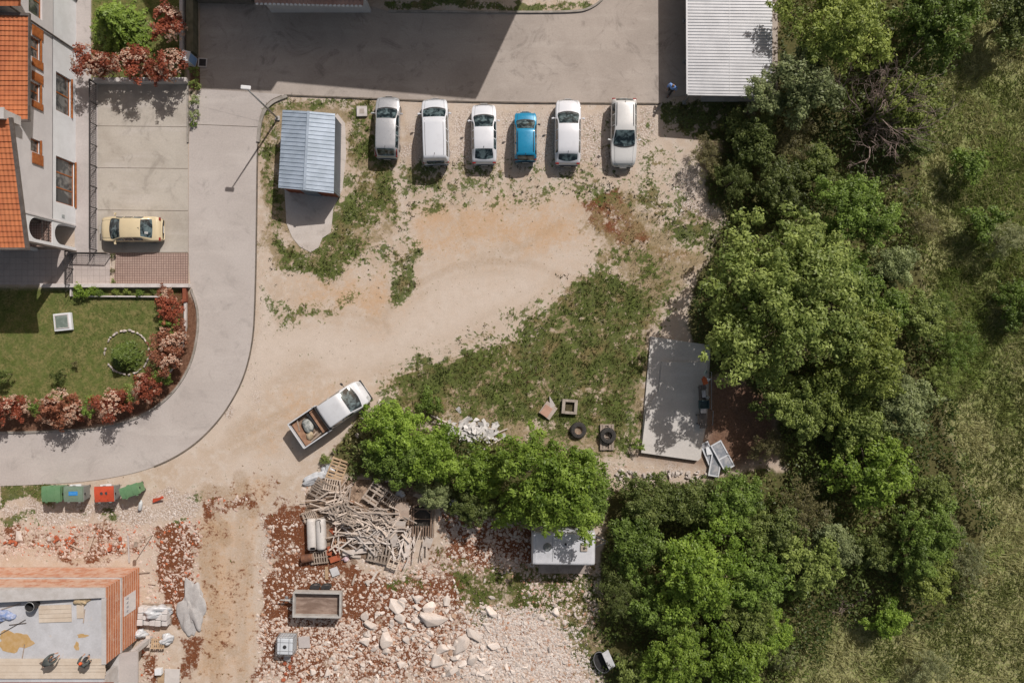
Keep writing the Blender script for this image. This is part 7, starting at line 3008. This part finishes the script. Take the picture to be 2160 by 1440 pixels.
MB().box((0, -.05, .08), (1.15, 2.0, .06)).build('shade_backing', mat('shade_board', (.035, .032, .025), (.06, .05, .04)), fr)  # near-black sheet under the frame, standing for the shade between its bars

# plastic sheets at the top of the heap
M_film = mat('white_film', (.58, .60, .63), (.46, .48, .50), 4.0, .35)
lump('plastic_sheet', 31, .75, .32, .16, M_film, (*P(662, 1008), 0), 'crumpled white plastic sheet left of the tan pallet', 'plastic sheet', None, .45, 4, .5)
lump('plastic_sheet', 32, .35, .5, .14, M_film, (*P(693, 992), 0), 'small crumpled plastic sheet touching the tan pallet', 'plastic sheet', None, .3, 4, .5)
lump('plastic_sheet', 33, .3, .25, .16, M_film, (*P(848, 1040), .3), 'scrap of white plastic under the small pale tree by the heap', 'plastic sheet', None, .3, 3, .5)
lump('plastic_bag', 34, .24, .22, .2, M_film, (*P(956, 1058), .05), 'white bag in the shade between the heap and the caravan', 'bag', None, .3, 3, .5)
lump('pink_rag', 35, .25, .2, .12, mat('pink_rag', (.50, .36, .40), (.58, .48, .50), 4, .8), (*P(730, 1177), .0), 'pale pink rag on the red earth below the heap', 'rag', None, .3, 3, .5)

# ---------------------------------------------------------------- white broken boards in the grass
M_shard = mat('broken_white_board', (.60, .59, .58), (.50, .485, .47), 2.0, .8, rnd=.14, fine=.06)
SH = []
for i in range(7):
    r = random.Random(40 + i)
    n = r.randint(4, 6)
    pts = [(math.cos(2 * math.pi * k / n + r.uniform(-.35, .35)) * r.uniform(.25, .5), math.sin(2 * math.pi * k / n + r.uniform(-.35, .35)) * r.uniform(.14, .34)) for k in range(n)]
    b = MB()
    b.prism(pts, -.015, .015)
    SH.append(b.mesh('broken_board'))
for k in range(95):
    px, py = rp.gauss(1005, 24), rp.gauss(911, 13)
    if k > 75:
        px, py = rp.gauss(975, 30), rp.gauss(900, 10)
    z = .06 + .35 * math.exp(-((px - 1008) / 30) ** 2 - ((py - 910) / 18) ** 2) * rp.uniform(.5, 1)
    o = link('broken_board', SH[rp.randrange(7)], M_shard, None, (*P(px, py, z), z), (rp.uniform(-.4, .4), rp.uniform(-.4, .4), rp.uniform(0, 6.28)))
    o.scale = [rp.uniform(.35, .85)] * 2 + [1]
    tag(o, 'broken piece of white board in the heap on the grass above the bright trees', 'broken board', 'white broken boards on the grass')
for k in range(10):
    px, py = rp.gauss(985, 40), rp.gauss(900, 16)
    o = link('plank', PLK[rp.randrange(8)], M_plankw, None, (*P(px, py), .10), (0, rp.uniform(-.1, .1), rp.uniform(-.4, 1.2)))
    tag(o, 'pale lath sticking out of the white broken boards', 'plank', 'laths among the white broken boards')

# ---------------------------------------------------------------- limestone rocks: the largest as things, the small as stuff
M_rock = mat('limestone', (.66, .595, .545), (.57, .49, .43), 1.8, .92, rnd=.16, fine=.12, bump=.01)
M_rocko = mat('stained_limestone', (.50, .355, .26), (.40, .25, .165), 1.8, .92, rnd=.14, fine=.12)


def rock(px, py, size, label, group=None, sx=1.0, rz=None, m=None, flat=1.0):
    o = link('rock', ROCKS[rp.randrange(14)], m or (M_rocko if rp.random() < .05 else M_rock), None, (*P(px, py), size * .05), (rp.uniform(-.2, .2), rp.uniform(-.2, .2), rp.uniform(0, 6.28) if rz is None else rz))
    o.scale = (size * sx, size * rp.uniform(.7, 1.0), size * rp.uniform(.6, .9) * flat)
    return tag(o, label, 'rock', group)


BIGR = [(905, 1302, 1.9, 1.1, 'largest pale rock slab in the middle of the rubble spread'), (905, 1280, 1.2, 1.0, 'pale rock joined to the top of the largest slab'),
        (943, 1267, .85, 1.0, 'squarish rock standing apart right above the largest slab'), (772, 1296, .85, .8, 'whitish upright rock at the upper left of the rubble spread'),
        (838, 1278, 1.15, 1.1, 'big tan rock between the whitish one and the largest slab'), (845, 1302, 1.0, 1.0, 'white flat rock below the big tan one'),
        (783, 1318, .9, 1.1, 'grey white rock below the whitish upright one'), (815, 1350, 1.3, 1.0, 'wide pale rock left of the centre line of the spread'),
        (770, 1352, 1.1, .7, 'long slanting rock at the left of the spread'), (858, 1347, .75, .8, 'white pointed rock in the centre of the spread'),
        (974, 1357, 1.5, 1.2, 'broad tan rock right of the centre of the spread'), (935, 1367, 1.1, 1.0, 'brownish rock left of the broad tan one'),
        (922, 1390, 1.4, .9, 'white rock with a cracked top near the bottom of the spread'), (965, 1385, 1.1, .9, 'pale rock beside the cracked white one'),
        (995, 1390, 1.0, .8, 'tall tan rock right of the cracked white one'), (950, 1415, 1.2, 1.2, 'wide pale rock near the bottom edge'),
        (815, 1372, .65, 1.0, 'bluish white small block in the left half of the spread'), (1036, 1290, 1.0, .9, 'rounded rock alone on the green weeds'),
        (1053, 1302, .55, .9, 'smaller rock beside the rounded one on the weeds'), (880, 1262, .9, .9, 'tan rock above the largest slab'),
        (1000, 1335, 1.0, 1.3, 'pale rock at the upper right of the spread'), (1040, 1360, .9, 1.0, 'white rock at the left rim of the white rubble'),
        (845, 1400, .8, .9, 'pale rock low in the left half of the spread'), (793, 1440, .8, .9, 'pale rock cut by the bottom edge'),
        (45, 1134, 1.0, 1.0, 'large pale rock at the left edge of the brick rubble'), (105, 1137, .6, .8, 'white rock in the brick rubble'), (690, 1420, .7, 1.0, 'pale rock low at the left of the spread'),
        (1142, 1300, .7, 1.0, 'white rock in weeds right of the rounded rock'), (1172, 1290, .8, .8, 'white rock higher in the weeds right of the rounded rock')]
for px, py, s_, sx, lab in BIGR:
    rock(px, py, s_, lab, None, sx)
# about two hundred and thirty more, scattered where the photo shows them
RZ = [(880, 1320, 85, 45, 75, .45), (1000, 1400, 60, 30, 50, .5), (800, 1390, 70, 35, 40, .36), (1110, 1385, 60, 40, 60, .30), (1000, 1330, 50, 30, 20, .42), (650, 1420, 60, 20, 12, .3),
      (1150, 1290, 45, 25, 12, .35)]
for fx, fy, sx, sy, n, s0 in RZ:
    k = 0
    while k < n:
        px, py = fx + rp.gauss(0, sx), fy + rp.gauss(0, sy)
        if py > 1446 or px < 545 or px > 1235 or (px < 640 and py < 1395) or (620 < px < 740 and py < 1305):
            continue
        k += 1
        rock(px, py, s0 * rp.uniform(.5, 1.35), 'medium limestone rock lying loose in the rubble spread at the bottom', 'limestone rocks of the rubble spread', rp.uniform(.8, 1.3))


def pebbles(name, zones, n, seed, s0, s1, m, label, box):
    """small angular stones as one mesh"""
    r = np.random.default_rng(seed)
    x = r.uniform(box[0], box[2], n)
    y = r.uniform(box[1], box[3], n)
    PX_, PY_ = x, y
    X_, Y_ = (PX_ - 1080) / S, (720 - PY_) / S
    w = np.zeros(n)
    for pts, soft, st in zones:
        w = np.maximum(w, m_poly(PX_, PY_, pts, soft) * st)
    w *= .35 + 1.1 * vnoise(X_, Y_, 1.1, seed + 3)
    ok = r.uniform(0, 1, n) < w
    X_, Y_ = X_[ok], Y_[ok]
    k = len(X_)
    base = np.array([(1, 0, .1), (.45, .85, 0), (-.5, .8, .1), (-1, -.05, 0), (-.4, -.85, .1), (.55, -.8, 0), (.1, .05, .75), (-.35, .2, .6)])
    fc = [(0, 1, 6), (1, 2, 7), (1, 7, 6), (2, 3, 7), (3, 4, 7), (4, 6, 7), (4, 5, 6), (5, 0, 6)]
    s = s0 + (s1 - s0) * r.uniform(0, 1, k) ** 3
    a = r.uniform(0, 2 * np.pi, k)
    V = base[None] * (1 + r.uniform(-.35, .35, (k, 8, 3)))
    V = V * (s[:, None, None] * np.stack([r.uniform(.8, 1.4, k), r.uniform(.6, 1, k), r.uniform(.5, 1.0, k)], 1)[:, None, :])
    ca, sa = np.cos(a)[:, None], np.sin(a)[:, None]
    VX = V[..., 0] * ca - V[..., 1] * sa + X_[:, None]
    VY = V[..., 0] * sa + V[..., 1] * ca + Y_[:, None]
    VZ = V[..., 2] + z_at(X_, Y_)[:, None] - s[:, None] * .05
    me = np_mesh(name, np.stack([VX, VY, VZ], -1).reshape(-1, 3), (np.array(fc)[None] + np.arange(k)[:, None, None] * 8).reshape(-1, 3))
    add_attr(me, 'tint', np.repeat(r.uniform(0, 1, k), len(fc)), 'FACE')
    return stuff(link(name, me, m), label, 'rubble')


def pebble_mat(name, c1, c2, c3):
    m, g, b = newmat(name)
    t = g.n('ShaderNodeAttribute', attribute_name='tint').outputs['Fac']
    col = g.mix(g.step(t, 0, .7), c1, c2)
    col = g.mix(g.step(t, .8, .95), col, c3)
    g.put(b.inputs['Base Color'], col)
    b.inputs['Roughness'].default_value = .95
    return m


PB1 = pebble_mat('small_limestone', (.50, .38, .31), (.60, .52, .46), (.40, .22, .14))
PB2 = pebble_mat('white_gravel', (.50, .43, .385), (.62, .565, .52), (.40, .29, .22))
PB3 = pebble_mat('brick_rubble', (.46, .34, .28), (.58, .48, .42), (.46, .13, .055))
RB = [([(545, 1300), (700, 1290), (800, 1320), (900, 1235), (1010, 1280), (1100, 1290), (1180, 1330), (1250, 1450), (540, 1450)], 18, .62),
      ([(545, 1190), (640, 1180), (720, 1215), (900, 1215), (900, 1260), (740, 1300), (620, 1300), (545, 1290)], 14, .27), ([(560, 1090), (640, 1085), (640, 1180), (560, 1190)], 12, .18),
      ([(920, 1085), (1110, 1090), (1110, 1210), (960, 1200)], 14, .55), ([(1100, 1215), (1260, 1200), (1250, 1320), (1100, 1300)], 14, .35), ([(640, 1030), (660, 1020), (650, 1080), (640, 1080)], 8, .5),
      ([(740, 1180), (930, 1170), (960, 1260), (820, 1260)], 14, .35)]
pebbles('rubble', RB, 60000, 201, .022, .15, PB1, 'small limestone rubble strewn over the red earth at the bottom', (540, 1020, 1270, 1450))
pebbles('white_rubble', [([(1010, 1300), (1130, 1290), (1200, 1345), (1260, 1450), (960, 1450)], 40, 1.0)], 17000, 202, .025, .15, PB2, 'dense white limestone rubble at the bottom edge', (960, 1280, 1270, 1450))
pebbles('gravel_bank', [([(0, 1064), (220, 1066), (300, 1045), (400, 1030), (425, 1080), (380, 1110), (150, 1105), (0, 1094)], 8, .9), ([(1268, 985), (1500, 990), (1510, 1015), (1300, 1012)], 8, .6),
                        ([(1415, 345), (1475, 340), (1505, 420), (1500, 475), (1430, 470)], 12, .25)], 30000, 203, .025, .12, PB2, 'white gravel and small stones banked beside the road and slab', (0, 330, 1520, 1120))
pebbles('brick_rubble', [([(0, 1108), (120, 1104), (330, 1112), (335, 1165), (200, 1175), (0, 1172)], 10, .75), ([(335, 1105), (425, 1090), (412, 1250), (385, 1312), (338, 1292), (330, 1230)], 8, .5),
                         ([(430, 1055), (520, 1045), (530, 1070), (440, 1090)], 8, .35), ([(295, 1170), (335, 1170), (335, 1320), (380, 1440), (290, 1440)], 10, .3)], 26000, 204, .03, .14, PB3,
        'mixed brick and stone rubble between the bins and the half built house', (0, 1040, 560, 1450))
pebbles('yard_pebbles', [([(548, 300), (560, 300), (556, 700), (520, 800), (460, 895), (330, 995), (100, 1030), (0, 1034), (0, 1020), (320, 978), (445, 890), (505, 790), (530, 690), (536, 300)], 5, .5), ([(600, 208), (900, 218), (1396, 224), (1396, 212), (900, 206), (600, 196)], 4, .35), ([(545, 230), (1500, 230), (1500, 480), (1200, 640), (760, 800), (545, 700)], 30, .10), ([(420, 1020), (640, 900), (640, 1440), (410, 1440)], 20, .08)], 30000, 205, .015, .06,
        pebble_mat('dirt_crumbs', (.22, .16, .10), (.34, .27, .2), (.12, .10, .06)), 'small crumbs of earth and stone over the bare dirt yard', (0, 190, 1500, 1440))
# dry stone bank below the grey slab and the cream plaster lumps near the pickup: individual stones
for k in range(46):
    px, py = rp.uniform(1300, 1500), 1000 + rp.gauss(0, 5)
    o = link('bank_stone', ROCKS[rp.randrange(14)], M_ringst, None, (*P(px, py), .08), (rp.uniform(-.3, .3), rp.uniform(-.3, .3), rp.uniform(0, 6.28)))
    o.scale = [rp.uniform(.22, .5), rp.uniform(.2, .36), rp.uniform(.2, .34)]
    tag(o, 'pale stone of the dry stone bank below the grey slab', 'stone', 'stones of the bank below the slab')
for k, (px, py, s_, lab) in enumerate(((800, 846, .36, 'white stone among the grass in front of the pickup nose'), (819, 850, .32, 'second white stone near the pickup nose, further right'),
                                       (1100, 600, .001, ''), (753, 918, .4, 'pale stone at the foot of the bushes below the pickup'), (764, 880, .3, 'small pale stone between pickup and bushes'))):
    if lab:
        rock(px, py, s_, lab, None, 1.0, m=M_ringst)
# brick bits and pieces
for k in range(30):
    px, py = rp.choice([(rp.uniform(5, 55), rp.gauss(1150, 8)), (rp.uniform(110, 160), rp.gauss(1138, 10)), (rp.uniform(220, 260), rp.gauss(1143, 8)), (rp.uniform(595, 640), rp.gauss(1412, 14))])
    o = MB().box((0, 0, 0), (rp.uniform(.14, .3), rp.uniform(.12, .2), rp.uniform(.08, .14))).build('brick_piece', M_terra, None, (*P(px, py), .07), (rp.uniform(-.3, .3), rp.uniform(-.3, .3), rp.uniform(0, 3)))
    tag(o, 'broken orange brick lying in the pale rubble', 'brick', 'broken bricks in the rubble')

# ---------------------------------------------------------------- building site bits
lump('cement_mound', 41, .70, 1.60, .24, mat('cement_grey', (.44, .43, .425), (.37, .36, .355), 3.0, .95, fine=.12, bump=.02), (*P(406, 1288), -.06), 'long pale grey mound of cement sand beside the orange dirt track', 'mound', None, .0, 5, .55)
wp = thing('block_pallet', 'pallet of white wrapped building blocks beside the brick wall', 'pallet load', (*P(331, 1303), 0), -.04)
for i in range(5):
    for j in range(3):
        mb = MB()
        mb.box((-.85 + i * .42, .75 - j * .42, .36 + .06 * ((i * 7 + j) % 3)), (.38, .38, .5))
        mb.build('block', mat('block_white', (.60, .585, .575), (.53, .51, .50), 3.0, .8, rnd=.06), wp, bevel=.02)
MB().box((0, .33, .05), (2.1, 1.4, .1)).build('pallet_base', M_oldwood, wp)
lump('wrapping_film', 42, .95, .42, .55, M_film, (*P(333, 1282), .2), 'torn white wrapping film over the upper side of the block pallet', 'film', None, 0, 4, .5)
lump('wrapping_film', 43, .42, .35, .35, M_film, (*P(300, 1331), .1), 'torn white film hanging at the lower left of the block pallet', 'film', None, .4, 4, .5)
lump('wrapping_film', 44, .42, .40, .3, M_film, (*P(354, 1345), .1), 'torn white film at the lower right of the block pallet', 'film', None, .9, 4, .5)
pallet(334, 1356, .32, 0, 1, 'tan slatted pallet leaning at the foot of the block pallet', M_paltan, (-.2, 0), .72)
panel('board', 312, 1352, .45, .30, .8, .05, M_pan, 'pale board propped left of the tan slatted pallet', 'board', (-.2, .1))
panel('white_sheet', 363, 1428, .25, 1.05, 1.2, -.04, mat('sheet_pale', (.58, .55, .53), (.52, .49, .47), 1.5, .7), 'large pale sheet cut by the bottom edge beside the dirt track', 'sheet', (0, 0))
panel('white_box', 335, 1415, .35, .45, .42, .03, M_white, 'white square box left of the large pale sheet', 'box', (0, 0), .3)
panel('board', 340, 1432, .12, .5, .9, .0, M_paltan, 'tan board under the white square box at the bottom edge', 'board')
mb = MB()
mb.box((0, 0, 0), (.26, .62, .02))
sg_ = tag(mb.build('number_board', mat('board_cream', (.50, .42, .34), (.44, .36, .29)), None, (*P(381, 1424), .22), (0, 0, 0)), 'narrow cream board with black figures beside the large pale sheet', 'sign')
mb = MB()
for k, y in enumerate((.16, -.08)):
    if k == 0:
        for q in range(16):
            a0, a1 = q / 16 * 2 * math.pi, (q + 1) / 16 * 2 * math.pi
            mb.tube([(.02 + .07 * math.cos(a0), y + .07 * math.sin(a0) * .8, .014), (.02 + .07 * math.cos(a1), y + .07 * math.sin(a1) * .8, .014)], .014, 4)
        mb.box((.02, y, .014), (.14, .02, .008))
    else:
        mb.box((.02, y, .014), (.16, .03, .008))
        mb.box((.02, y - .09, .014), (.12, .03, .008))
mb.build('figures', M_seam, sg_)
# things lying on the concrete roof slab
zs_ = 3.965


def on_slab(px, py, z=zs_):
    return (*P(px, py, z), z)


o = MB()
for k in range(4):
    o.box((0, -.42 + k * .28, .03), (2.1, .26, .045), .004 * (k % 2))
tag(o.build('formwork_panel', M_ply, None, on_slab(117, 1293), (0, 0, .03)), 'square of pale formwork boards lying on the concrete roof slab', 'formwork')
o = MB().box((0, 0, .03), (.45, .9, .05)).build('formwork_panel', M_ply, None, on_slab(170, 1288), (0, 0, .03))
tag(o, 'small narrow formwork board right of the square one on the slab', 'formwork')
lump('straw_litter', 51, .42, .30, .14, mat('straw', (.50, .40, .26), (.36, .27, .16), 6.0, .9), on_slab(174, 1265), 'tuft of wood shavings under the sloping beam of the slab', 'shavings', None, 0, 4, .6)
bk = thing('site_bucket', 'dark bucket like tub standing in the shade of the sloping beam', 'tub', on_slab(76, 1272))
MB().lathe([(.0, .03), (.24, .03), (.30, .62), (.33, .62), (.27, .0), (.0, .0)], 18).build('tub_body', M_trim, bk)
MB().tube([(.3 * math.cos(a * .314), .3 * math.sin(a * .314), .64 + .0 * a) for a in range(21)], .02, 5).build('rim', M_steelg, bk)
lump('blue_tarp', 52, .7, .3, .16, mat('tarp_blue', (.16, .24, .46), (.36, .40, .52), 5.0, .6), on_slab(8, 1299), 'crumpled blue tarp at the left end of the slab in shade', 'tarp', None, .1, 4, .5)
for k, (px, py, L, rz, lab) in enumerate(((26, 1322, 2.0, .52, 'long dark bar lying on the roof slab'), (38, 1315, 1.1, .12, 'short brown bar crossing the long dark one on the slab'), (12, 1306, 1.2, .55, 'thin rod near the left edge of the slab'),
                                          (24, 1278, 1.3, .3, 'pale lath in the shade under the sloping beam'), (178, 1298, .9, 1.45, 'short thin lath below the wood shavings'), (50, 1372, .9, 1.4, 'tan lath standing between the puddle and the deck'))):
    o = MB().box((0, 0, .03), (L, .045, .04)).build('site_bar', M_oldwood if k in (3, 4, 5) else M_gutter, None, on_slab(px, py), (0, 0, rz))
    tag(o, lab, 'bar')
# muddy puddle stains: thin irregular sheets on the slab


def stain(px, py, rx, ry, seed, label):
    r = random.Random(seed)
    n = 40
    ph = [r.uniform(0, 6.28) for _ in range(5)]
    pts = []
    for k in range(n):
        a = 2 * math.pi * k / n
        q = 1 + .16 * math.sin(3 * a + ph[0]) + .10 * math.sin(5 * a + ph[1]) + .06 * math.sin(9 * a + ph[2]) + r.uniform(-.05, .05)
        pts.append((rx / S * .92 * q * math.cos(a), ry / S * .92 * q * math.sin(a)))
    m = mat('ochre_mud', (.46, .29, .11), (.52, .36, .19), 3.0, .45, detail=6)
    return tag(MB().prism(pts, 0, .006).build('mud_puddle', m, None, on_slab(px, py)), label, 'puddle')


stain(30, 1352, 36, 21, 3, 'large ochre mud puddle on the concrete roof slab')
stain(174, 1340, 11, 4, 4, 'small ochre mud splash right on the roof slab')
stain(162, 1362, 5, 9, 5, 'narrow ochre mud streak below the small splash')
# ---------------------------------------------------------------- people
M_skin = mat('skin', (.42, .25, .17), (.38, .21, .14), 6.0, .6)


def skin_obj(name, verts, edges, radii, m, parent, root=0, sub=1):
    me = bpy.data.meshes.new(name)
    me.from_pydata([tuple(v) for v in verts], edges, [])
    o = link(name, me, m, parent)
    md = o.modifiers.new('skin', 'SKIN')
    md.use_smooth_shade = True
    sk = me.skin_vertices[0].data
    for i, r in enumerate(radii):
        sk[i].radius = (r, r)
        sk[i].use_root = (i == root)
    s = o.modifiers.new('smooth', 'SUBSURF')
    s.levels = s.render_levels = sub
    return o


def person(label, loc, rz, J, shirt, trousers, hair, hat=None, face_dir=(1, 0, 0)):
    """J: joint positions; the body is one skinned surface, clothes are separate skins over it"""
    t = thing('person', label, 'person', loc, rz)
    V, E, R = [], [], []

    def add(p, r, par=None):
        V.append(Vector(p))
        R.append(r)
        if par is not None:
            E.append((par, len(V) - 1))
        return len(V) - 1
    pel = add(J['pelvis'], .12)
    wst = add(J['waist'], .105, pel)
    chs = add(J['chest'], .125, wst)
    nk = add(J['neck'], .055, chs)
    hd = Vector(J['head'])
    f = Vector(face_dir).normalized()
    h0 = add(hd + Vector((0, 0, -.05)) + f * .01, .075, nk)
    h1 = add(hd + Vector((0, 0, .03)), .088, h0)
    add(hd + Vector((0, 0, .10)) - f * .01, .062, h1)
    for s_ in 'LR':
        sh = add(J['sh' + s_], .06, chs)
        el = add(J['el' + s_], .042, sh)
        wr = add(J['wr' + s_], .030, el)
        d = (Vector(J['wr' + s_]) - Vector(J['el' + s_])).normalized()
        side = d.cross(Vector((0, 0, 1)))
        side = side.normalized() if side.length > .1 else Vector((1, 0, 0))
        dn = d.cross(side)
        pm_ = add(Vector(J['wr' + s_]) + d * .06, .033, wr)
        for k in range(4):
            b = Vector(J['wr' + s_]) + d * .10 + side * (.03 - .02 * k)
            kn = add(b, .010, pm_)
            m_ = add(b + d * (.035 + .006 * (1.5 - abs(k - 1.5))) + dn * .008, .009, kn)
            add(b + d * .055 + dn * .026, .008, m_)
        th0 = add(Vector(J['wr' + s_]) + d * .05 + side * .045, .011, pm_)
        add(Vector(J['wr' + s_]) + d * .09 + side * .065, .009, th0)
        hp = add(J['hip' + s_], .09, pel)
        kn = add(J['kn' + s_], .06, hp)
        an = add(J['an' + s_], .042, kn)
        add(Vector(J['an' + s_]) + Vector(J.get('toe', (1, 0, 0))) * .16 + Vector((0, 0, -.04)), .035, an)
    skin_obj('body', V, E, R, M_skin, t)
    # shirt
    V, E, R = [], [], []
    a = add(Vector(J['pelvis']) * .75 + Vector(J['waist']) * .25, .165)
    b = add(J['waist'], .17, a)
    c = add(J['chest'], .20, b)
    add(Vector(J['chest']).lerp(Vector(J['neck']), .6), .085, c)
    for s_ in 'LR':
        sh = add(J['sh' + s_], .115, c)
        el = add(J['el' + s_], .068, sh)
        add(Vector(J['el' + s_]).lerp(Vector(J['wr' + s_]), .8), .052, el)
    skin_obj('jacket', V, E, R, shirt, t)
    V, E, R = [], [], []
    a = add(J['pelvis'], .15)
    for s_ in 'LR':
        hp = add(J['hip' + s_], .11, a)
        kn = add(J['kn' + s_], .080, hp)
        add(Vector(J['an' + s_]) + Vector((0, 0, .02)), .068, kn)
    skin_obj('trousers', V, E, R, trousers, t)
    for s_ in 'LR':
        p = Vector(J['an' + s_])
        q = Vector(J.get('toe', (1, 0, 0)))
        mb = MB()
        mb.tube([p - q * .09 + Vector((0, 0, -.05)), p + q * .06 + Vector((0, 0, -.05)), p + q * .19 + Vector((0, 0, -.06))], [.045, .052, .036], 10)
        mb.build('shoe', M_trim, t, smooth=True)
    # hair, ears, eyes, nose
    mb = MB()
    mb.lathe([(.0, .115), (.05, .105), (.085, .06), (.098, .0), (.092, -.04), (.0, -.04)], 16)
    mb.v = [tuple(hd + Vector(v) * 1.05 + Vector((0, 0, .05)) - f * .022) for v in mb.v]
    mb.build('hair' if hat is None else 'cap', hair if hat is None else hat, t, smooth=True)
    sd = f.cross(Vector((0, 0, 1))).normalized() if f.cross(Vector((0, 0, 1))).length > .1 else Vector((0, 1, 0))
    for s_ in (1, -1):
        mb = MB()
        mb.lathe([(.0, -.011), (.008, -.007), (.011, 0), (.008, .007), (.0, .011)], 8)
        mb.v = [tuple(Vector(v) + hd + f * .083 + sd * s_ * .032 + Vector((0, 0, .03))) for v in mb.v]
        mb.build('eye', M_seam, t)
        mb = MB()
        mb.lathe([(.0, -.03), (.018, -.02), (.022, 0), (.016, .022), (.0, .03)], 8)
        mb.v = [tuple(Vector(v) + hd + sd * s_ * .088 + Vector((0, 0, .015))) for v in mb.v]
        mb.build('ear', M_skin, t)
    mb = MB()
    mb.tube([hd + f * .085 + Vector((0, 0, .03)), hd + f * .112 + Vector((0, 0, -.005)), hd + f * .088 + Vector((0, 0, -.018))], [.008, .015, .010], 6)
    mb.build('nose', M_skin, t)
    return t


# walking towards the bottom left beside the carport; x is forward in the figure's own frame
WALK = dict(pelvis=(0, 0, .94), waist=(.03, 0, 1.10), chest=(.07, 0, 1.32), neck=(.10, 0, 1.50), head=(.15, 0, 1.60),
            shL=(.06, .20, 1.42), elL=(-.10, .29, 1.17), wrL=(.08, .30, .98), shR=(.06, -.20, 1.42), elR=(.08, -.31, 1.16), wrR=(.26, -.24, 1.05),
            hipL=(0, .09, .88), knL=(.20, .10, .50), anL=(.22, .10, .10), hipR=(0, -.09, .88), knR=(.03, -.10, .48), anR=(-.26, -.10, .14))
M_jacket = mat('blue_jacket', (.10, .27, .72), (.34, .50, .82), 7.0, .6, lo=.42, hi=.6)
M_darkcl = mat('dark_cloth', (.022, .024, .028), (.04, .04, .045), 6.0, .8)
person('person in a bright blue jacket and dark trousers walking beside the carport', (*P(1411, 196), .02), math.radians(235), WALK, M_jacket, M_darkcl, mat('grey_brown_hair', (.24, .16, .12), (.3, .2, .16)))
# two workers bending on the timber deck
BEND = dict(pelvis=(-.18, 0, .80), waist=(.0, 0, .92), chest=(.26, 0, .98), neck=(.44, 0, .98), head=(.55, 0, .98),
            shL=(.30, .20, .98), elL=(.42, .26, .68), wrL=(.58, .16, .46), shR=(.30, -.20, .98), elR=(.44, -.25, .70), wrR=(.60, -.12, .48),
            hipL=(-.18, .10, .76), knL=(-.06, .12, .45), anL=(-.14, .12, .10), hipR=(-.18, -.10, .76), knR=(-.02, -.12, .44), anR=(-.10, -.14, .10))
M_vest = mat('dark_green_vest', (.05, .06, .06), (.085, .095, .09), 6.0, .8)
M_tan = mat('dusty_trousers', (.33, .24, .19), (.24, .17, .13), 6.0, .85)
person('worker in a dark top and dusty trousers bending over the edge of the roof slab', (*P(114, 1385, 4.07), 4.075), math.radians(32), BEND, M_vest, M_tan, mat('dark_hair', (.03, .026, .024)), mat('dark_cap', (.05, .06, .07)), (.7, 0, -.7))
KNEEL = dict(pelvis=(-.10, 0, .58), waist=(.0, 0, .74), chest=(.13, 0, .92), neck=(.22, 0, 1.06), head=(.29, 0, 1.14),
             shL=(.14, .20, 1.0), elL=(.26, .30, .76), wrL=(.48, .24, .70), shR=(.14, -.20, 1.0), elR=(.28, -.29, .78), wrR=(.52, -.18, .74),
             hipL=(-.10, .10, .54), knL=(.22, .14, .44), anL=(.10, .14, .10), hipR=(-.10, -.10, .54), knR=(.10, -.14, .40), anR=(-.16, -.14, .10))
person('worker with a bright orange cap crouching at the right end of the timber deck', (*P(189, 1389, 4.07), 4.075), math.radians(62), KNEEL, M_vest, M_darkcl, M_darkcl, mat('orange_cap', (.72, .13, .04), (.62, .10, .03)), (.9, 0, -.3))
